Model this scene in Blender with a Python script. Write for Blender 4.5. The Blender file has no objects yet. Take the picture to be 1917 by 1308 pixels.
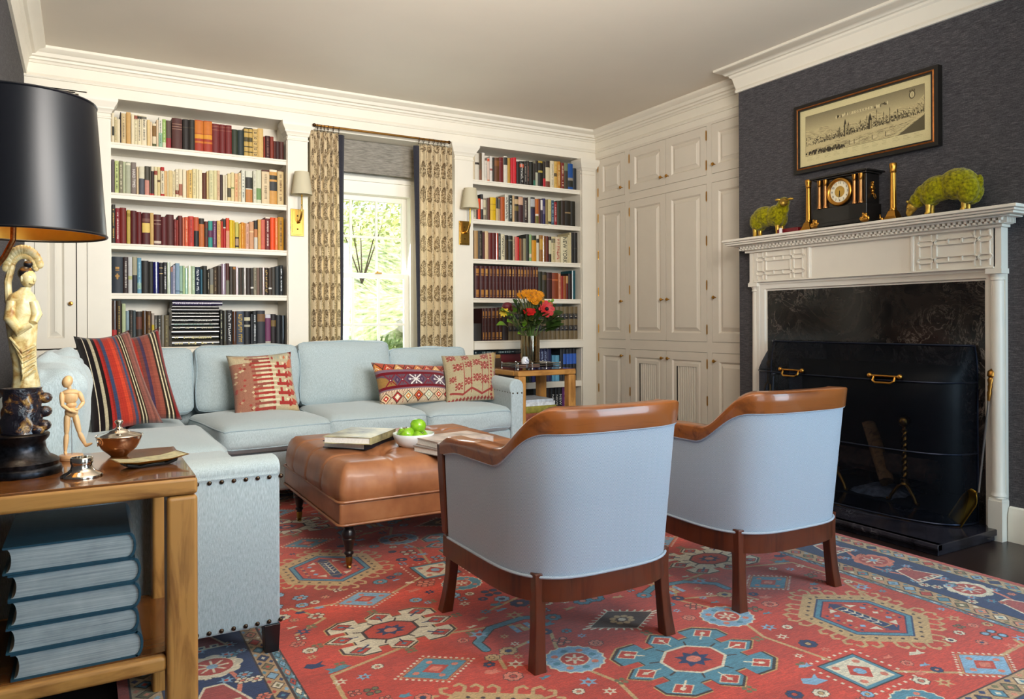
import bpy, bmesh, math, random
import numpy as np
from mathutils import Vector, Matrix, Euler

random.seed(7)
SC = bpy.context.scene
COL = SC.collection
PI = math.pi

# ---------------------------------------------------------------- camera
def make_camera():
    yaw, roll, f = math.radians(30.09), math.radians(0.25), 1392.0
    F = Vector((math.sin(yaw), math.cos(yaw), 0))
    R0 = Vector((math.cos(yaw), -math.sin(yaw), 0)); U0 = Vector((0, 0, 1))
    R = R0 * math.cos(roll) - U0 * math.sin(roll)
    U = U0 * math.cos(roll) + R0 * math.sin(roll)
    cam = bpy.data.cameras.new('camera')
    o = bpy.data.objects.new('camera', cam); COL.objects.link(o)
    m = Matrix(((R.x, U.x, -F.x, 0), (R.y, U.y, -F.y, 0), (R.z, U.z, -F.z, 1.05), (0, 0, 0, 1)))
    o.matrix_world = m
    cam.sensor_fit = 'HORIZONTAL'; cam.sensor_width = 36.0
    cam.lens = f / 1917 * 36.0
    cam.shift_y = -(654 - 601.8) / 1917
    cam.clip_start = 0.05
    SC.camera = o
make_camera()

# ---------------------------------------------------------------- light
SC.view_settings.view_transform = 'Standard'
SC.view_settings.look = 'None'
SC.view_settings.gamma = 1.0
SC.view_settings.use_curve_mapping = False
SC.view_settings.exposure = 0.0
SC.cycles.use_denoising = True
SC.cycles.max_bounces = 8
SC.cycles.diffuse_bounces = 5
SC.cycles.glossy_bounces = 4
SC.cycles.transmission_bounces = 6
SC.cycles.transparent_max_bounces = 12
SC.cycles.caustics_reflective = False
SC.cycles.caustics_refractive = False
SC.cycles.sample_clamp_indirect = 4.0

def set_world():
    w = bpy.data.worlds.new('sky'); SC.world = w; w.use_nodes = True
    nt = w.node_tree; nt.nodes.clear()
    out = nt.nodes.new('ShaderNodeOutputWorld'); bg = nt.nodes.new('ShaderNodeBackground')
    bg.inputs[0].default_value = (0.80, 0.92, 1.0, 1); bg.inputs[1].default_value = 2.2
    nt.links.new(bg.outputs[0], out.inputs[0])
set_world()

def area(name, loc, target, size, power, color, spread=PI):
    l = bpy.data.lights.new(name, 'AREA'); l.shape = 'RECTANGLE'
    l.size, l.size_y = size; l.energy = power; l.color = color; l.spread = spread
    o = bpy.data.objects.new(name, l); COL.objects.link(o); o.location = loc
    d = Vector(target) - Vector(loc)
    o.rotation_euler = d.to_track_quat('-Z', 'Y').to_euler()
    return o
# assumed daylight behind the camera: area lights added inside the room, no windows there
area('added_daylight', (3.70, -0.55, 1.40), (0.5, 3.5, 0.85), (2.0, 1.9), 140, (0.60, 0.83, 1.0))  # main light, added by the right wall; its window is assumed, none built
area('added_daylight', (1.1, -1.80, 1.40), (1.2, 3.0, 0.9), (1.2, 1.9), 26, (0.62, 0.84, 1.0))  # weaker added fill in front of the solid rear wall
# added warm fill, no fixtures: one washes the ceiling, one the back frieze
area('warm_fill_light', (1.2, 0.5, 1.95), (1.1, 2.3, 2.735), (1.3, 1.0), 128, (1.0, 0.94, 0.86), 2.3)
area('warm_fill_light', (1.1, -0.6, 2.35), (1.2, 5.0, 2.1), (1.4, 0.5), 10, (1.0, 0.93, 0.84), 1.6)
# daylight of the garden window
area('added_daylight', (2.03, 5.72, 1.5), (2.03, 3.0, 0.6), (0.6, 1.1), 10, (0.85, 0.95, 1.0))
def sun():
    l = bpy.data.lights.new('sun', 'SUN'); l.energy = 9.0; l.angle = 0.02; l.color = (1.0, 0.95, 0.85)
    o = bpy.data.objects.new('sun', l); COL.objects.link(o)
    o.rotation_euler = Vector((-0.9, 0.30, -0.9)).to_track_quat('-Z', 'Y').to_euler()
    o.location = (6, 7, 8)
sun()

# ---------------------------------------------------------------- materials
def lin(h, a=1.0):
    h = h.lstrip('#'); v = [int(h[i:i+2], 16) / 255 for i in (0, 2, 4)]
    return tuple((c / 12.92 if c <= .04045 else ((c + .055) / 1.055) ** 2.4) for c in v) + (a,)

MATS = {}
class NT:
    def __init__(s, m):
        s.m = m; m.use_nodes = True; s.t = m.node_tree; s.t.nodes.clear()
        s.out = s.n('ShaderNodeOutputMaterial'); s.p = s.n('ShaderNodeBsdfPrincipled')
        s.l(s.p.outputs[0], s.out.inputs[0])
    def n(s, k): return s.t.nodes.new(k)
    def l(s, a, b): s.t.links.new(a, b)
    def math(s, op, a, b=None, c=None):
        n = s.n('ShaderNodeMath'); n.operation = op
        for i, v in enumerate((a, b, c)):
            if v is None: continue
            if isinstance(v, (int, float)): n.inputs[i].default_value = v
            else: s.l(v, n.inputs[i])
        return n.outputs[0]
    def coord(s, which='Object', scale=(1, 1, 1), rot=(0, 0, 0)):
        tc = s.n('ShaderNodeTexCoord'); mp = s.n('ShaderNodeMapping')
        mp.inputs['Scale'].default_value = scale; mp.inputs['Rotation'].default_value = rot
        s.l(tc.outputs[which], mp.inputs[0]); return mp.outputs[0]
    def noise(s, vec, scale, detail=3, rough=.55, dist=0):
        n = s.n('ShaderNodeTexNoise'); n.inputs['Scale'].default_value = scale
        n.inputs['Detail'].default_value = detail; n.inputs['Roughness'].default_value = rough
        n.inputs['Distortion'].default_value = dist
        s.l(vec, n.inputs['Vector']); return n.outputs[0]
    def ramp(s, fac, stops, interp='LINEAR'):
        r = s.n('ShaderNodeValToRGB'); cr = r.color_ramp; cr.interpolation = interp
        while len(cr.elements) < len(stops): cr.elements.new(0.5)
        for e, (p, c) in zip(cr.elements, stops):
            e.position = p; e.color = lin(c) if isinstance(c, str) else c
        s.l(fac, r.inputs[0]); return r.outputs[0]
    def mix(s, fac, a, b, mode='MIX'):
        n = s.n('ShaderNodeMix'); n.data_type = 'RGBA'; n.blend_type = mode
        for i, v in ((0, fac), (6, a), (7, b)):
            if isinstance(v, (int, float)): n.inputs[i].default_value = v
            elif isinstance(v, str): n.inputs[i].default_value = lin(v)
            elif isinstance(v, tuple): n.inputs[i].default_value = v
            else: s.l(v, n.inputs[i])
        return n.outputs[2]
    def bump(s, h, strength=.2, dist=.002):
        b = s.n('ShaderNodeBump'); b.inputs['Strength'].default_value = strength
        b.inputs['Distance'].default_value = dist
        s.l(h, b.inputs['Height']); s.l(b.outputs[0], s.p.inputs['Normal'])
    def base(s, c):
        if isinstance(c, str): s.p.inputs['Base Color'].default_value = lin(c)
        else: s.l(c, s.p.inputs['Base Color'])
    def set(s, rough=.5, metal=0, spec=.5, coat=0, sheen=0, trans=0, ior=1.45):
        p = s.p.inputs
        p['Roughness'].default_value = rough; p['Metallic'].default_value = metal
        p['Specular IOR Level'].default_value = spec; p['Coat Weight'].default_value = coat
        p['Sheen Weight'].default_value = sheen; p['Transmission Weight'].default_value = trans
        p['IOR'].default_value = ior

def M(name, hexc, rough=.5, metal=0, spec=.5, var=0.06, scale=30, coat=0, sheen=0, bump=0):
    if name in MATS: return MATS[name]
    m = bpy.data.materials.new(name); t = NT(m)
    if var:
        c = t.coord(); nz = t.noise(c, scale)
        a = lin(hexc)
        d = tuple(max(0, x * (1 - var * 2)) for x in a[:3]) + (1,)
        b = tuple(min(1, x * (1 + var)) for x in a[:3]) + (1,)
        t.base(t.ramp(nz, [(.3, d), (.7, b)]))
        if bump: t.bump(nz, bump, .001)
    else: t.base(hexc)
    t.set(rough, metal, spec, coat, sheen)
    MATS[name] = m; return m

def fabric(name, hexa, hexb, scale=900, rough=.9, bump=.25, big=.0):
    if name in MATS: return MATS[name]
    m = bpy.data.materials.new(name); t = NT(m)
    c = t.coord(); nz = t.noise(c, scale, 2, .6)
    c2 = t.coord(scale=(1, 1, .12)); n2 = t.noise(c2, scale * .6, 1, .5)
    f = t.math('MULTIPLY', t.math('ADD', nz, n2), .5)
    colr = t.ramp(f, [(.38, hexa), (.62, hexb)])
    t.base(colr); t.set(rough, 0, .25, 0, .25); t.bump(f, bump, .0015)
    MATS[name] = m; return m

def wood(name, dark, light, axis='x', scale=8, rough=.35, coat=.2, figure=.5):
    if name in MATS: return MATS[name]
    m = bpy.data.materials.new(name); t = NT(m)
    s = {'x': (.12, 1, 1), 'y': (1, .12, 1), 'z': (1, 1, .12)}[axis]
    c = t.coord(scale=s); n1 = t.noise(c, scale * 5, 5, .6, figure)
    n2 = t.noise(t.coord(), scale * .8, 3, .5, .4)
    f = t.math('ADD', t.math('MULTIPLY', n1, .7), t.math('MULTIPLY', n2, .3))
    t.base(t.ramp(f, [(.32, dark), (.5, light), (.66, light), (.75, dark)]))
    t.set(rough, 0, .5, coat); t.bump(n1, .05, .001)
    MATS[name] = m; return m

# ---------------------------------------------------------------- mesh builder
class MB:
    def __init__(s): s.v = []; s.f = []; s.m = []; s.uv = {}
    def add(s, verts, faces, mi=0, uvs=None):
        b = len(s.v); s.v += [tuple(p) for p in verts]
        for k, f in enumerate(faces):
            if uvs is not None: s.uv[len(s.f)] = [uvs[i] for i in f]
            s.f.append(tuple(i + b for i in f)); s.m.append(mi)
        return b
    def box(s, x0, x1, y0, y1, z0, z1, mi=0):
        v = [(x, y, z) for z in (z0, z1) for y in (y0, y1) for x in (x0, x1)]
        s.add(v, [(0, 2, 3, 1), (4, 5, 7, 6), (0, 1, 5, 4), (2, 6, 7, 3), (0, 4, 6, 2), (1, 3, 7, 5)], mi); return s
    def quad(s, a, b, c, d, mi=0, uv=None): s.add([a, b, c, d], [(0, 1, 2, 3)], mi, uv); return s
    def rings(s, rings, close=True, cap=True, mi=0, uv=False):
        n = len(rings[0]); V = [p for r in rings for p in r]; Fc = []
        for i in range(len(rings) - 1):
            for j in range(n if close else n - 1):
                k = (j + 1) % n
                Fc.append((i * n + j, i * n + k, (i + 1) * n + k, (i + 1) * n + j))
        if cap and close:
            Fc.append(tuple(range(n - 1, -1, -1))); Fc.append(tuple((len(rings) - 1) * n + j for j in range(n)))
        s.add(V, Fc, mi); return s
    def lathe(s, prof, c=(0, 0, 0), seg=24, mi=0, cap=True, sx=1, sy=1):
        s.rings([[(c[0] + r * sx * math.cos(2 * PI * j / seg), c[1] + r * sy * math.sin(2 * PI * j / seg), c[2] + z) for j in range(seg)] for r, z in prof], True, cap, mi); return s
    def tube(s, path, rad, seg=8, mi=0, cap=True, flat=1.0):
        P = [Vector(p) for p in path]; n = len(P)
        if not hasattr(rad, '__len__'): rad = [rad] * n
        R = []; up = None
        for i in range(n):
            t = (P[min(i + 1, n - 1)] - P[max(i - 1, 0)])
            t = t.normalized() if t.length > 1e-9 else Vector((0, 0, 1))
            if up is None:
                up = Vector((0, 0, 1)) if abs(t.z) < .9 else Vector((1, 0, 0))
            a = t.cross(up)
            a = a.normalized() if a.length > 1e-6 else Vector((1, 0, 0))
            b = a.cross(t).normalized(); up = b
            R.append([tuple(P[i] + a * (rad[i] * math.cos(2 * PI * j / seg)) + b * (rad[i] * flat * math.sin(2 * PI * j / seg))) for j in range(seg)])
        s.rings(R, True, cap, mi); return s
    def loop_tube(s, path, rad, seg=6, mi=0):
        P = [Vector(p) for p in path]; n = len(P); R = []
        for i in range(n):
            t = (P[(i + 1) % n] - P[i - 1]).normalized()
            up = Vector((0, 0, 1)) if abs(t.z) < .95 else Vector((0, 1, 0))
            a = t.cross(up).normalized(); b = a.cross(t)
            R.append([tuple(P[i] + a * (rad * math.cos(2 * PI * j / seg)) + b * (rad * math.sin(2 * PI * j / seg))) for j in range(seg)])
        R.append(R[0]); s.rings(R, True, False, mi); return s
    def ball(s, c, r, mi=0, seg=14, ring=9, rot=None):
        if not hasattr(r, '__len__'): r = (r, r, r)
        V = [Vector((0, 0, r[2]))]
        for i in range(1, ring):
            a = PI * i / ring
            for j in range(seg):
                b = 2 * PI * j / seg
                V.append(Vector((r[0] * math.sin(a) * math.cos(b), r[1] * math.sin(a) * math.sin(b), r[2] * math.cos(a))))
        V.append(Vector((0, 0, -r[2])))
        Fc = [(0, 1 + j, 1 + (j + 1) % seg) for j in range(seg)]
        for i in range(ring - 2):
            for j in range(seg):
                a = 1 + i * seg + j; b = 1 + i * seg + (j + 1) % seg
                Fc.append((a, a + seg, b + seg, b))
        e = len(V) - 1; o = 1 + (ring - 2) * seg
        Fc += [(o + j, e, o + (j + 1) % seg) for j in range(seg)]
        if rot is not None: V = [rot @ p for p in V]
        s.add([p + Vector(c) for p in V], Fc, mi); return s
    def extr(s, poly, axis, a, b, mi=0):
        """extrude a 2-D polygon along an axis; poly is in the other two axes in xyz order"""
        def P(p, t):
            return {'x': (t, p[0], p[1]), 'y': (p[0], t, p[1]), 'z': (p[0], p[1], t)}[axis]
        n = len(poly); V = [P(p, a) for p in poly] + [P(p, b) for p in poly]
        Fc = [(i, (i + 1) % n, n + (i + 1) % n, n + i) for i in range(n)] + [tuple(range(n - 1, -1, -1)), tuple(range(n, 2 * n))]
        s.add(V, Fc, mi); return s
    def sweep(s, prof, path, closed=False, mi=0):
        """prof: (out, z) pairs; path: plan points (x, y); 'out' is to the left of travel"""
        n = len(path); R = []
        for i in range(n):
            p = Vector(path[i])
            a = Vector(path[i - 1]) if (i > 0 or closed) else None
            b = Vector(path[(i + 1) % n]) if (i < n - 1 or closed) else None
            d1 = (p - a).normalized() if a is not None else (b - p).normalized()
            d2 = (b - p).normalized() if b is not None else d1
            n1 = Vector((-d1.y, d1.x)); n2 = Vector((-d2.y, d2.x))
            m = (n1 + n2); m = m / max(.2, m.dot(n1)) if m.length > 1e-6 else n1
            R.append([(p.x + m.x * o, p.y + m.y * o, z) for o, z in prof])
        if closed: R.append(R[0])
        s.rings(R, True, not closed, mi); return s
    def grid(s, fn, nu, nv, mi=0, uv=True, flip=False):
        V = []; U = []
        for i in range(nu + 1):
            for j in range(nv + 1):
                u, v = i / nu, j / nv; V.append(fn(u, v)); U.append((u, v))
        Fc = []
        for i in range(nu):
            for j in range(nv):
                a = i * (nv + 1) + j; q = (a, a + nv + 1, a + nv + 2, a + 1)
                Fc.append(q[::-1] if flip else q)
        s.add(V, Fc, mi, U if uv else None); return s
    def build(s, name, mats, parent=None, smooth=False, bevel=0, seg=2, sub=0, weld=0, angle=40):
        me = bpy.data.meshes.new(name); me.from_pydata(s.v, [], s.f)
        if not isinstance(mats, (list, tuple)): mats = [mats]
        for m in mats: me.materials.append(m)
        me.polygons.foreach_set('material_index', s.m)
        if s.uv:
            L = me.uv_layers.new(name='UVMap'); li = 0
            for k, f in enumerate(s.f):
                u = s.uv.get(k)
                for j in range(len(f)):
                    if u: L.data[li + j].uv = u[j]
                li += len(f)
        bm = bmesh.new(); bm.from_mesh(me)
        if weld: bmesh.ops.remove_doubles(bm, verts=bm.verts, dist=weld)
        bmesh.ops.recalc_face_normals(bm, faces=bm.faces)
        bm.to_mesh(me); bm.free()
        if smooth:
            me.polygons.foreach_set('use_smooth', [True] * len(me.polygons))
            if angle < 180:
                try: me.set_sharp_from_angle(angle=math.radians(angle))
                except Exception: pass
        o = bpy.data.objects.new(name, me); COL.objects.link(o)
        if bevel:
            b = o.modifiers.new('bevel', 'BEVEL'); b.width = bevel; b.segments = seg; b.limit_method = 'ANGLE'; b.angle_limit = math.radians(40)
            if not smooth:
                me.polygons.foreach_set('use_smooth', [True] * len(me.polygons)); b.harden_normals = True
        if sub:
            b = o.modifiers.new('sub', 'SUBSURF'); b.levels = sub; b.render_levels = sub
        if parent is not None:
            o.parent = parent
            if parent.type == 'EMPTY': o.matrix_parent_inverse = parent.matrix_basis.inverted()
        return o

def thing(name, label, cat, loc, group=None):
    o = bpy.data.objects.new(name, None); COL.objects.link(o); o.location = loc
    o.empty_display_size = .05
    o.matrix_basis = Matrix.Translation(Vector(loc))
    o['label'] = label; o['category'] = cat
    if group: o['group'] = group
    return o
def tag(o, label, cat, group=None, kind=None):
    o['label'] = label; o['category'] = cat
    if group: o['group'] = group
    if kind: o['kind'] = kind
    return o
def struct(o, label=None):
    o['kind'] = 'structure'
    if label: o['label'] = label
    return o
def kids(o): return [c for c in bpy.data.objects if c.parent == o]
def dup(root, loc, rotz=0, label=None):
    def cp(o, par):
        c = o.copy(); COL.objects.link(c)
        if par is not None:
            mpi = o.matrix_parent_inverse.copy(); c.parent = par; c.matrix_parent_inverse = mpi
        for k in kids(o): cp(k, c)
        return c
    r = cp(root, None)
    r.matrix_basis = Matrix.Translation(Vector(loc)) @ Matrix.Rotation(rotz, 4, 'Z')
    if label: r['label'] = label
    return r

def cushion(mb, c, h, r, crown=(0, 0, 0), n=10, rot=None, mi=0, wob=0.0, seed=0):
    """soft rounded box: centre, half sizes, edge radius, crown per axis"""
    rnd = random.Random(seed); ph = [rnd.uniform(0, 6.3) for _ in range(6)]
    h = Vector(h); c = Vector(c)
    def place(p):
        q = Vector((p[0] * h.x, p[1] * h.y, p[2] * h.z))
        inner = Vector([max(-(h[i] - r), min(h[i] - r, q[i])) for i in range(3)])
        d = q - inner
        if d.length > 1e-9: q = inner + d.normalized() * r if d.length > 0 else q
        u, v, w = p
        k = [(1 - v * v) * (1 - w * w), (1 - u * u) * (1 - w * w), (1 - u * u) * (1 - v * v)]
        for i in range(3):
            s_ = p[i]
            q[i] += s_ * crown[i] * k[i]
        if wob:
            q.x += wob * math.sin(5 * v + ph[0]) * math.sin(4 * w + ph[1]); q.z += wob * math.sin(5 * u + ph[2]) * math.sin(4 * v + ph[3])
            q.y += wob * math.sin(4 * u + ph[4]) * math.sin(5 * w + ph[5])
        if rot is not None: q = rot @ q
        return q + c
    for ax in range(3):
        for sgn in (-1, 1):
            def fn(a, b, ax=ax, sgn=sgn):
                # denser toward edges
                e = lambda t: math.sin((t - .5) * PI) * .35 + (2 * t - 1) * .65
                p = [0, 0, 0]; p[ax] = sgn; p[(ax + 1) % 3] = e(a); p[(ax + 2) % 3] = e(b)
                return place(p)
            mb.grid(fn, n, n, mi, uv=False, flip=(sgn < 0))
    return place

def pillow(name, corners, thick, matf, matb, parent=None, n=22, pinch=.06, pw=2.4):
    """square cushion from its four corner points TL, TR, BR, BL"""
    TL, TR, BR, BL = [Vector(p) for p in corners]
    nrm = (TR - TL).cross(BL - TL).normalized()
    mb = MB()
    def P(u, v, s):
        a, b = 2 * u - 1, 2 * v - 1
        uu = .5 + .5 * a * (1 - pinch * (1 - b * b)); vv = .5 + .5 * b * (1 - pinch * (1 - a * a))
        p = (TL * (1 - uu) + TR * uu) * (1 - vv) + (BL * (1 - uu) + BR * uu) * vv
        t = (max(0, 1 - abs(a) ** pw) * max(0, 1 - abs(b) ** pw)) ** .55
        return p + nrm * (s * thick * .5 * t)
    mb.grid(lambda u, v: P(u, v, -1), n, n, 0)
    mb.grid(lambda u, v: P(u, v, 1), n, n, 1, flip=True)
    # flip v so that image bottom is pillow bottom
    for k in mb.uv: mb.uv[k] = [(a, 1 - b) for a, b in mb.uv[k]]
    return mb.build(name, [matf, matb], parent, smooth=True, weld=.0008, angle=180)

# ---------------------------------------------------------------- computed cloth patterns
class Canvas:
    def __init__(s, w, h, bg, sx=1.0, sy=1.0, x0=0, y0=0):
        s.a = np.empty((h, w, 3), np.float32); s.a[:] = s.c(bg); s.w, s.h = w, h
        s.sx, s.sy, s.x0, s.y0 = w / sx, h / sy, x0, y0
    @staticmethod
    def c(h):
        if not isinstance(h, str): return np.array(h, np.float32)
        return np.array([int(h[i:i+2], 16) / 255 for i in (0, 2, 4)], np.float32)
    def _box(s, x0, x1, y0, y1):
        i0 = max(0, int((x0 - s.x0) * s.sx) - 1); i1 = min(s.w, int((x1 - s.x0) * s.sx) + 2)
        j0 = max(0, int((y0 - s.y0) * s.sy) - 1); j1 = min(s.h, int((y1 - s.y0) * s.sy) + 2)
        if i1 <= i0 or j1 <= j0: return None
        X = (np.arange(i0, i1) + .5) / s.sx + s.x0; Y = (np.arange(j0, j1) + .5) / s.sy + s.y0
        return i0, i1, j0, j1, X[None, :], Y[:, None]
    def put(s, b, mask, col): s.a[b[2]:b[3], b[0]:b[1]][mask] = s.c(col)
    def poly(s, pts, col):
        xs = [p[0] for p in pts]; ys = [p[1] for p in pts]
        b = s._box(min(xs), max(xs), min(ys), max(ys))
        if b is None: return
        X, Y = b[4], b[5]; m = np.zeros((Y.shape[0], X.shape[1]), bool); n = len(pts)
        for i in range(n):
            (xa, ya), (xb, yb) = pts[i], pts[(i + 1) % n]
            if ya == yb: continue
            m ^= ((ya > Y) != (yb > Y)) & (X < (xb - xa) * (Y - ya) / (yb - ya) + xa)
        s.put(b, m, col)
    def ell(s, cx, cy, rx, ry, col, inner=0):
        b = s._box(cx - rx, cx + rx, cy - ry, cy + ry)
        if b is None: return
        d = ((b[4] - cx) / rx) ** 2 + ((b[5] - cy) / ry) ** 2
        s.put(b, (d <= 1) & (d >= inner * inner), col)
    def rect(s, x0, x1, y0, y1, col):
        b = s._box(x0, x1, y0, y1)
        if b is None: return
        m = (b[4] >= x0) & (b[4] < x1) & (b[5] >= y0) & (b[5] < y1); s.put(b, m, col)
    def line(s, pts, w, col):
        for (xa, ya), (xb, yb) in zip(pts, pts[1:]):
            b = s._box(min(xa, xb) - w, max(xa, xb) + w, min(ya, yb) - w, max(ya, yb) + w)
            if b is None: continue
            dx, dy = xb - xa, yb - ya; L = max(1e-12, dx * dx + dy * dy)
            t = np.clip(((b[4] - xa) * dx + (b[5] - ya) * dy) / L, 0, 1)
            d = (b[4] - xa - t * dx) ** 2 + (b[5] - ya - t * dy) ** 2
            s.put(b, d <= (w / 2) ** 2, col)
    def dia(s, cx, cy, rx, ry, col): s.poly([(cx - rx, cy), (cx, cy + ry), (cx + rx, cy), (cx, cy - ry)], col)
    def grain(s, amt, seed=1, rows=0.0, cols=0.0):
        r = np.random.default_rng(seed)
        g = 1 + (r.random((s.h, s.w, 1), np.float32) - .5) * amt
        if rows: g = g * (1 + (r.random((s.h, 1, 1), np.float32) - .5) * rows)
        if cols: g = g * (1 + (r.random((1, s.w, 1), np.float32) - .5) * cols)
        s.a = np.clip(s.a * g, 0, 1).astype(np.float32)
    def image(s, name):
        im = bpy.data.images.new(name, s.w, s.h)
        px = np.ones((s.h, s.w, 4), np.float32); px[:, :, :3] = s.a
        im.pixels.foreach_set(px.ravel()); im.update(); im.pack()
        return im
def pattern_mat(name, canvas, rough=.9, bump=.2, spec=.2, sheen=.2, scale=700):
    m = bpy.data.materials.new(name); t = NT(m)
    tx = t.n('ShaderNodeTexImage'); tx.image = canvas.image(name); tx.extension = 'EXTEND'
    tc = t.n('ShaderNodeTexCoord'); t.l(tc.outputs['UV'], tx.inputs[0])
    t.base(tx.outputs[0]); t.set(rough, 0, spec, 0, sheen)
    if bump: t.bump(t.noise(t.coord(), scale, 2), bump, .002)
    return m
# ---------------------------------------------------------------- the room
XL, XR, XC, YB, YR, ZC = -0.296, 3.812, 4.005, 5.40, -2.0, 2.735
paint = M('cream_paint', 'e6dfd0', .42, var=.012, scale=6)
paint2 = M('door_paint', 'dad1c2', .42, var=.012, scale=6)
ceil_m = M('ceiling_paint', 'ddd3c4', .7, var=.015, scale=2)
brass = M('brass', 'c08a3c', .28, 1, var=.05)
brass_d = M('aged_brass', '9a6a30', .35, 1, var=.08)
bronze = M('dark_bronze', '4a3420', .4, 1, var=.1)
gap_m = M('shadow_gap', '2a211a', .9, var=0)
black_m = M('black_satin', '121112', .35, var=.02)

def grasscloth():
    m = bpy.data.materials.new('grasscloth_wallpaper'); t = NT(m)
    c = t.coord(scale=(22, 22, 240)); n1 = t.noise(c, 1.0, 4, .7, .3)
    c2 = t.coord(scale=(160, 160, 160)); n2 = t.noise(c2, 1.0, 2, .5)
    f = t.math('ADD', t.math('MULTIPLY', n1, .7), t.math('MULTIPLY', n2, .3))
    t.base(t.ramp(f, [(.34, '302e31'), (.52, '49474b'), (.7, '6c6a69')]))
    t.set(.8, 0, .3); t.bump(f, .3, .002); return m
grass = grasscloth()

def floor_boards():
    m = bpy.data.materials.new('dark_floorboards'); t = NT(m)
    b = t.n('ShaderNodeTexBrick'); c = t.coord()
    b.inputs['Scale'].default_value = 1; b.inputs['Brick Width'].default_value = 1.4; b.inputs['Row Height'].default_value = .13
    b.inputs['Mortar Size'].default_value = .0022; b.offset = .37
    b.inputs['Color1'].default_value = lin('241a18'); b.inputs['Color2'].default_value = lin('2e2220'); b.inputs['Mortar'].default_value = lin('0a0706')
    t.l(c, b.inputs['Vector'])
    g = t.noise(t.coord(scale=(2, 30, 1)), 3, 4, .6)
    t.base(t.mix(.35, b.outputs[0], t.ramp(g, [(.3, '140e0d'), (.7, '3a2b28')]))); t.set(.28, 0, .5)
    return m
fl = MB(); fl.box(XL - .2, 5.0, YR - .2, 6.0, -.1, 0); struct(fl.build('floor', floor_boards()))
ce = MB(); ce.box(XL - .2, 5.0, YR - .2, 6.0, ZC, ZC + .1); struct(ce.build('ceiling', ceil_m))
w = MB(); w.box(XL - .12, XL, YR, 5.9, 0, ZC); struct(w.build('wall_left', grass))
w = MB(); w.box(XL - .12, 4.6, YR - .12, YR, 0, ZC); struct(w.build('wall_rear', paint))
# right wall with the firebox opening in the chimney breast
FY0, FY1, FZ = 2.08, 3.14, .82
w = MB()
w.box(XR, XR + .12, YR, FY0, 0, ZC); w.box(XR, XR + .12, FY1, 3.541, 0, ZC); w.box(XR, XR + .12, FY0, FY1, FZ, ZC)
w.box(XR + .12, 4.45, 3.50, 3.541, 0, ZC); w.box(4.40, 4.52, 3.541, 5.9, 0, ZC)
struct(w.build('wall_right', grass))
w = MB(); fire_m = M('sooty_firebrick', '17161a', .9, var=.25, scale=14, bump=.4)
w.box(XR + .121, 4.32, FY0 - .06, FY0, 0, .95); w.box(XR + .121, 4.32, FY1, FY1 + .06, 0, .95)
w.box(4.30, 4.36, FY0 - .06, FY1 + .06, 0, .95); w.box(XR + .121, 4.32, FY0 - .06, FY1 + .06, .92, .97)
w.box(XR, 4.32, FY0, FY1, .0, .055)
tag(w.build('firebox', fire_m), 'dark sooty firebox behind the curved mesh fire screen', 'fireplace', kind='structure')
# back wall: outer wall with the window opening
WX0, WX1, WZ0, WZ1 = 1.585, 2.335, .62, 2.06
w = MB()
w.box(XL - .12, WX0, 5.72, 5.86, 0, ZC); w.box(WX1, 4.6, 5.72, 5.86, 0, ZC)
w.box(WX0, WX1, 5.72, 5.86, 0, WZ0); w.box(WX0, WX1, 5.72, 5.86, WZ1, ZC)
# frieze board above the bays and stiles between them
w.box(XL, XC, YB, 5.72, 2.49, ZC)

w.box(XL, .165, YB + .022, 5.72, 0, 2.49)
w.box(1.278, 1.420, YB, 5.72, 0, 2.49); w.box(2.595, 2.757, YB, 5.72, 0, 2.49); w.box(3.842, XC, YB, 5.72, 0, 2.49)
w.box(1.42, 2.595, YB, 5.72, 2.455, 2.49)
struct(w.build('wall_back', paint, bevel=.002, seg=1))

# crown mouldings
big = [(0, 2.573), (.014, 2.573), (.018, 2.585), (.012, 2.600), (.016, 2.606), (.030, 2.668), (.042, 2.676), (.046, 2.688), (.062, 2.690), (.080, 2.708), (.108, 2.716), (.117, 2.722), (.117, ZC), (0, ZC)]
small = [(0, 2.648), (.010, 2.648), (.018, 2.660), (.030, 2.664), (.034, 2.676), (.052, 2.680), (.062, 2.700), (.092, 2.712), (.100, 2.720), (.100, ZC), (0, ZC)]
bead = [(0, 2.556), (.008, 2.558), (.012, 2.566), (.008, 2.574), (.004, 2.582), (0, 2.586)]
def trim(n, prof, path, m=paint):
    t = MB(); t.sweep(prof, path); return struct(t.build('trim_%d' % n, m, smooth=True, angle=35))
trim(1, big, [(XR, YR), (XR, 3.541), (XC + .05, 3.541)])
trim(2, small, [(XC, 3.50), (XC, YB), (XL, YB)])
trim(3, bead, [(XC, 3.541), (XC, YB), (XL, YB)])
trim(4, big, [(XL, YB - .0), (XL, YR)])
# frieze board behind the cupboards' cornice
w = MB(); w.box(XC, 4.40, 3.541, YB, 2.505, ZC); struct(w.build('trim_5', paint))
# baseboards
bb = [(0, 0), (.022, 0), (.022, .125), (.016, .140), (.012, .158), (0, .165)]
t = MB(); t.sweep(bb, [(XR, YR), (XR, 1.87)]); struct(t.build('baseboard_right', paint, smooth=True, angle=35))
t = MB(); t.sweep(bb, [(XL, 5.38), (XL, YR)]); struct(t.build('baseboard_left', paint, smooth=True, angle=35))
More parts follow.
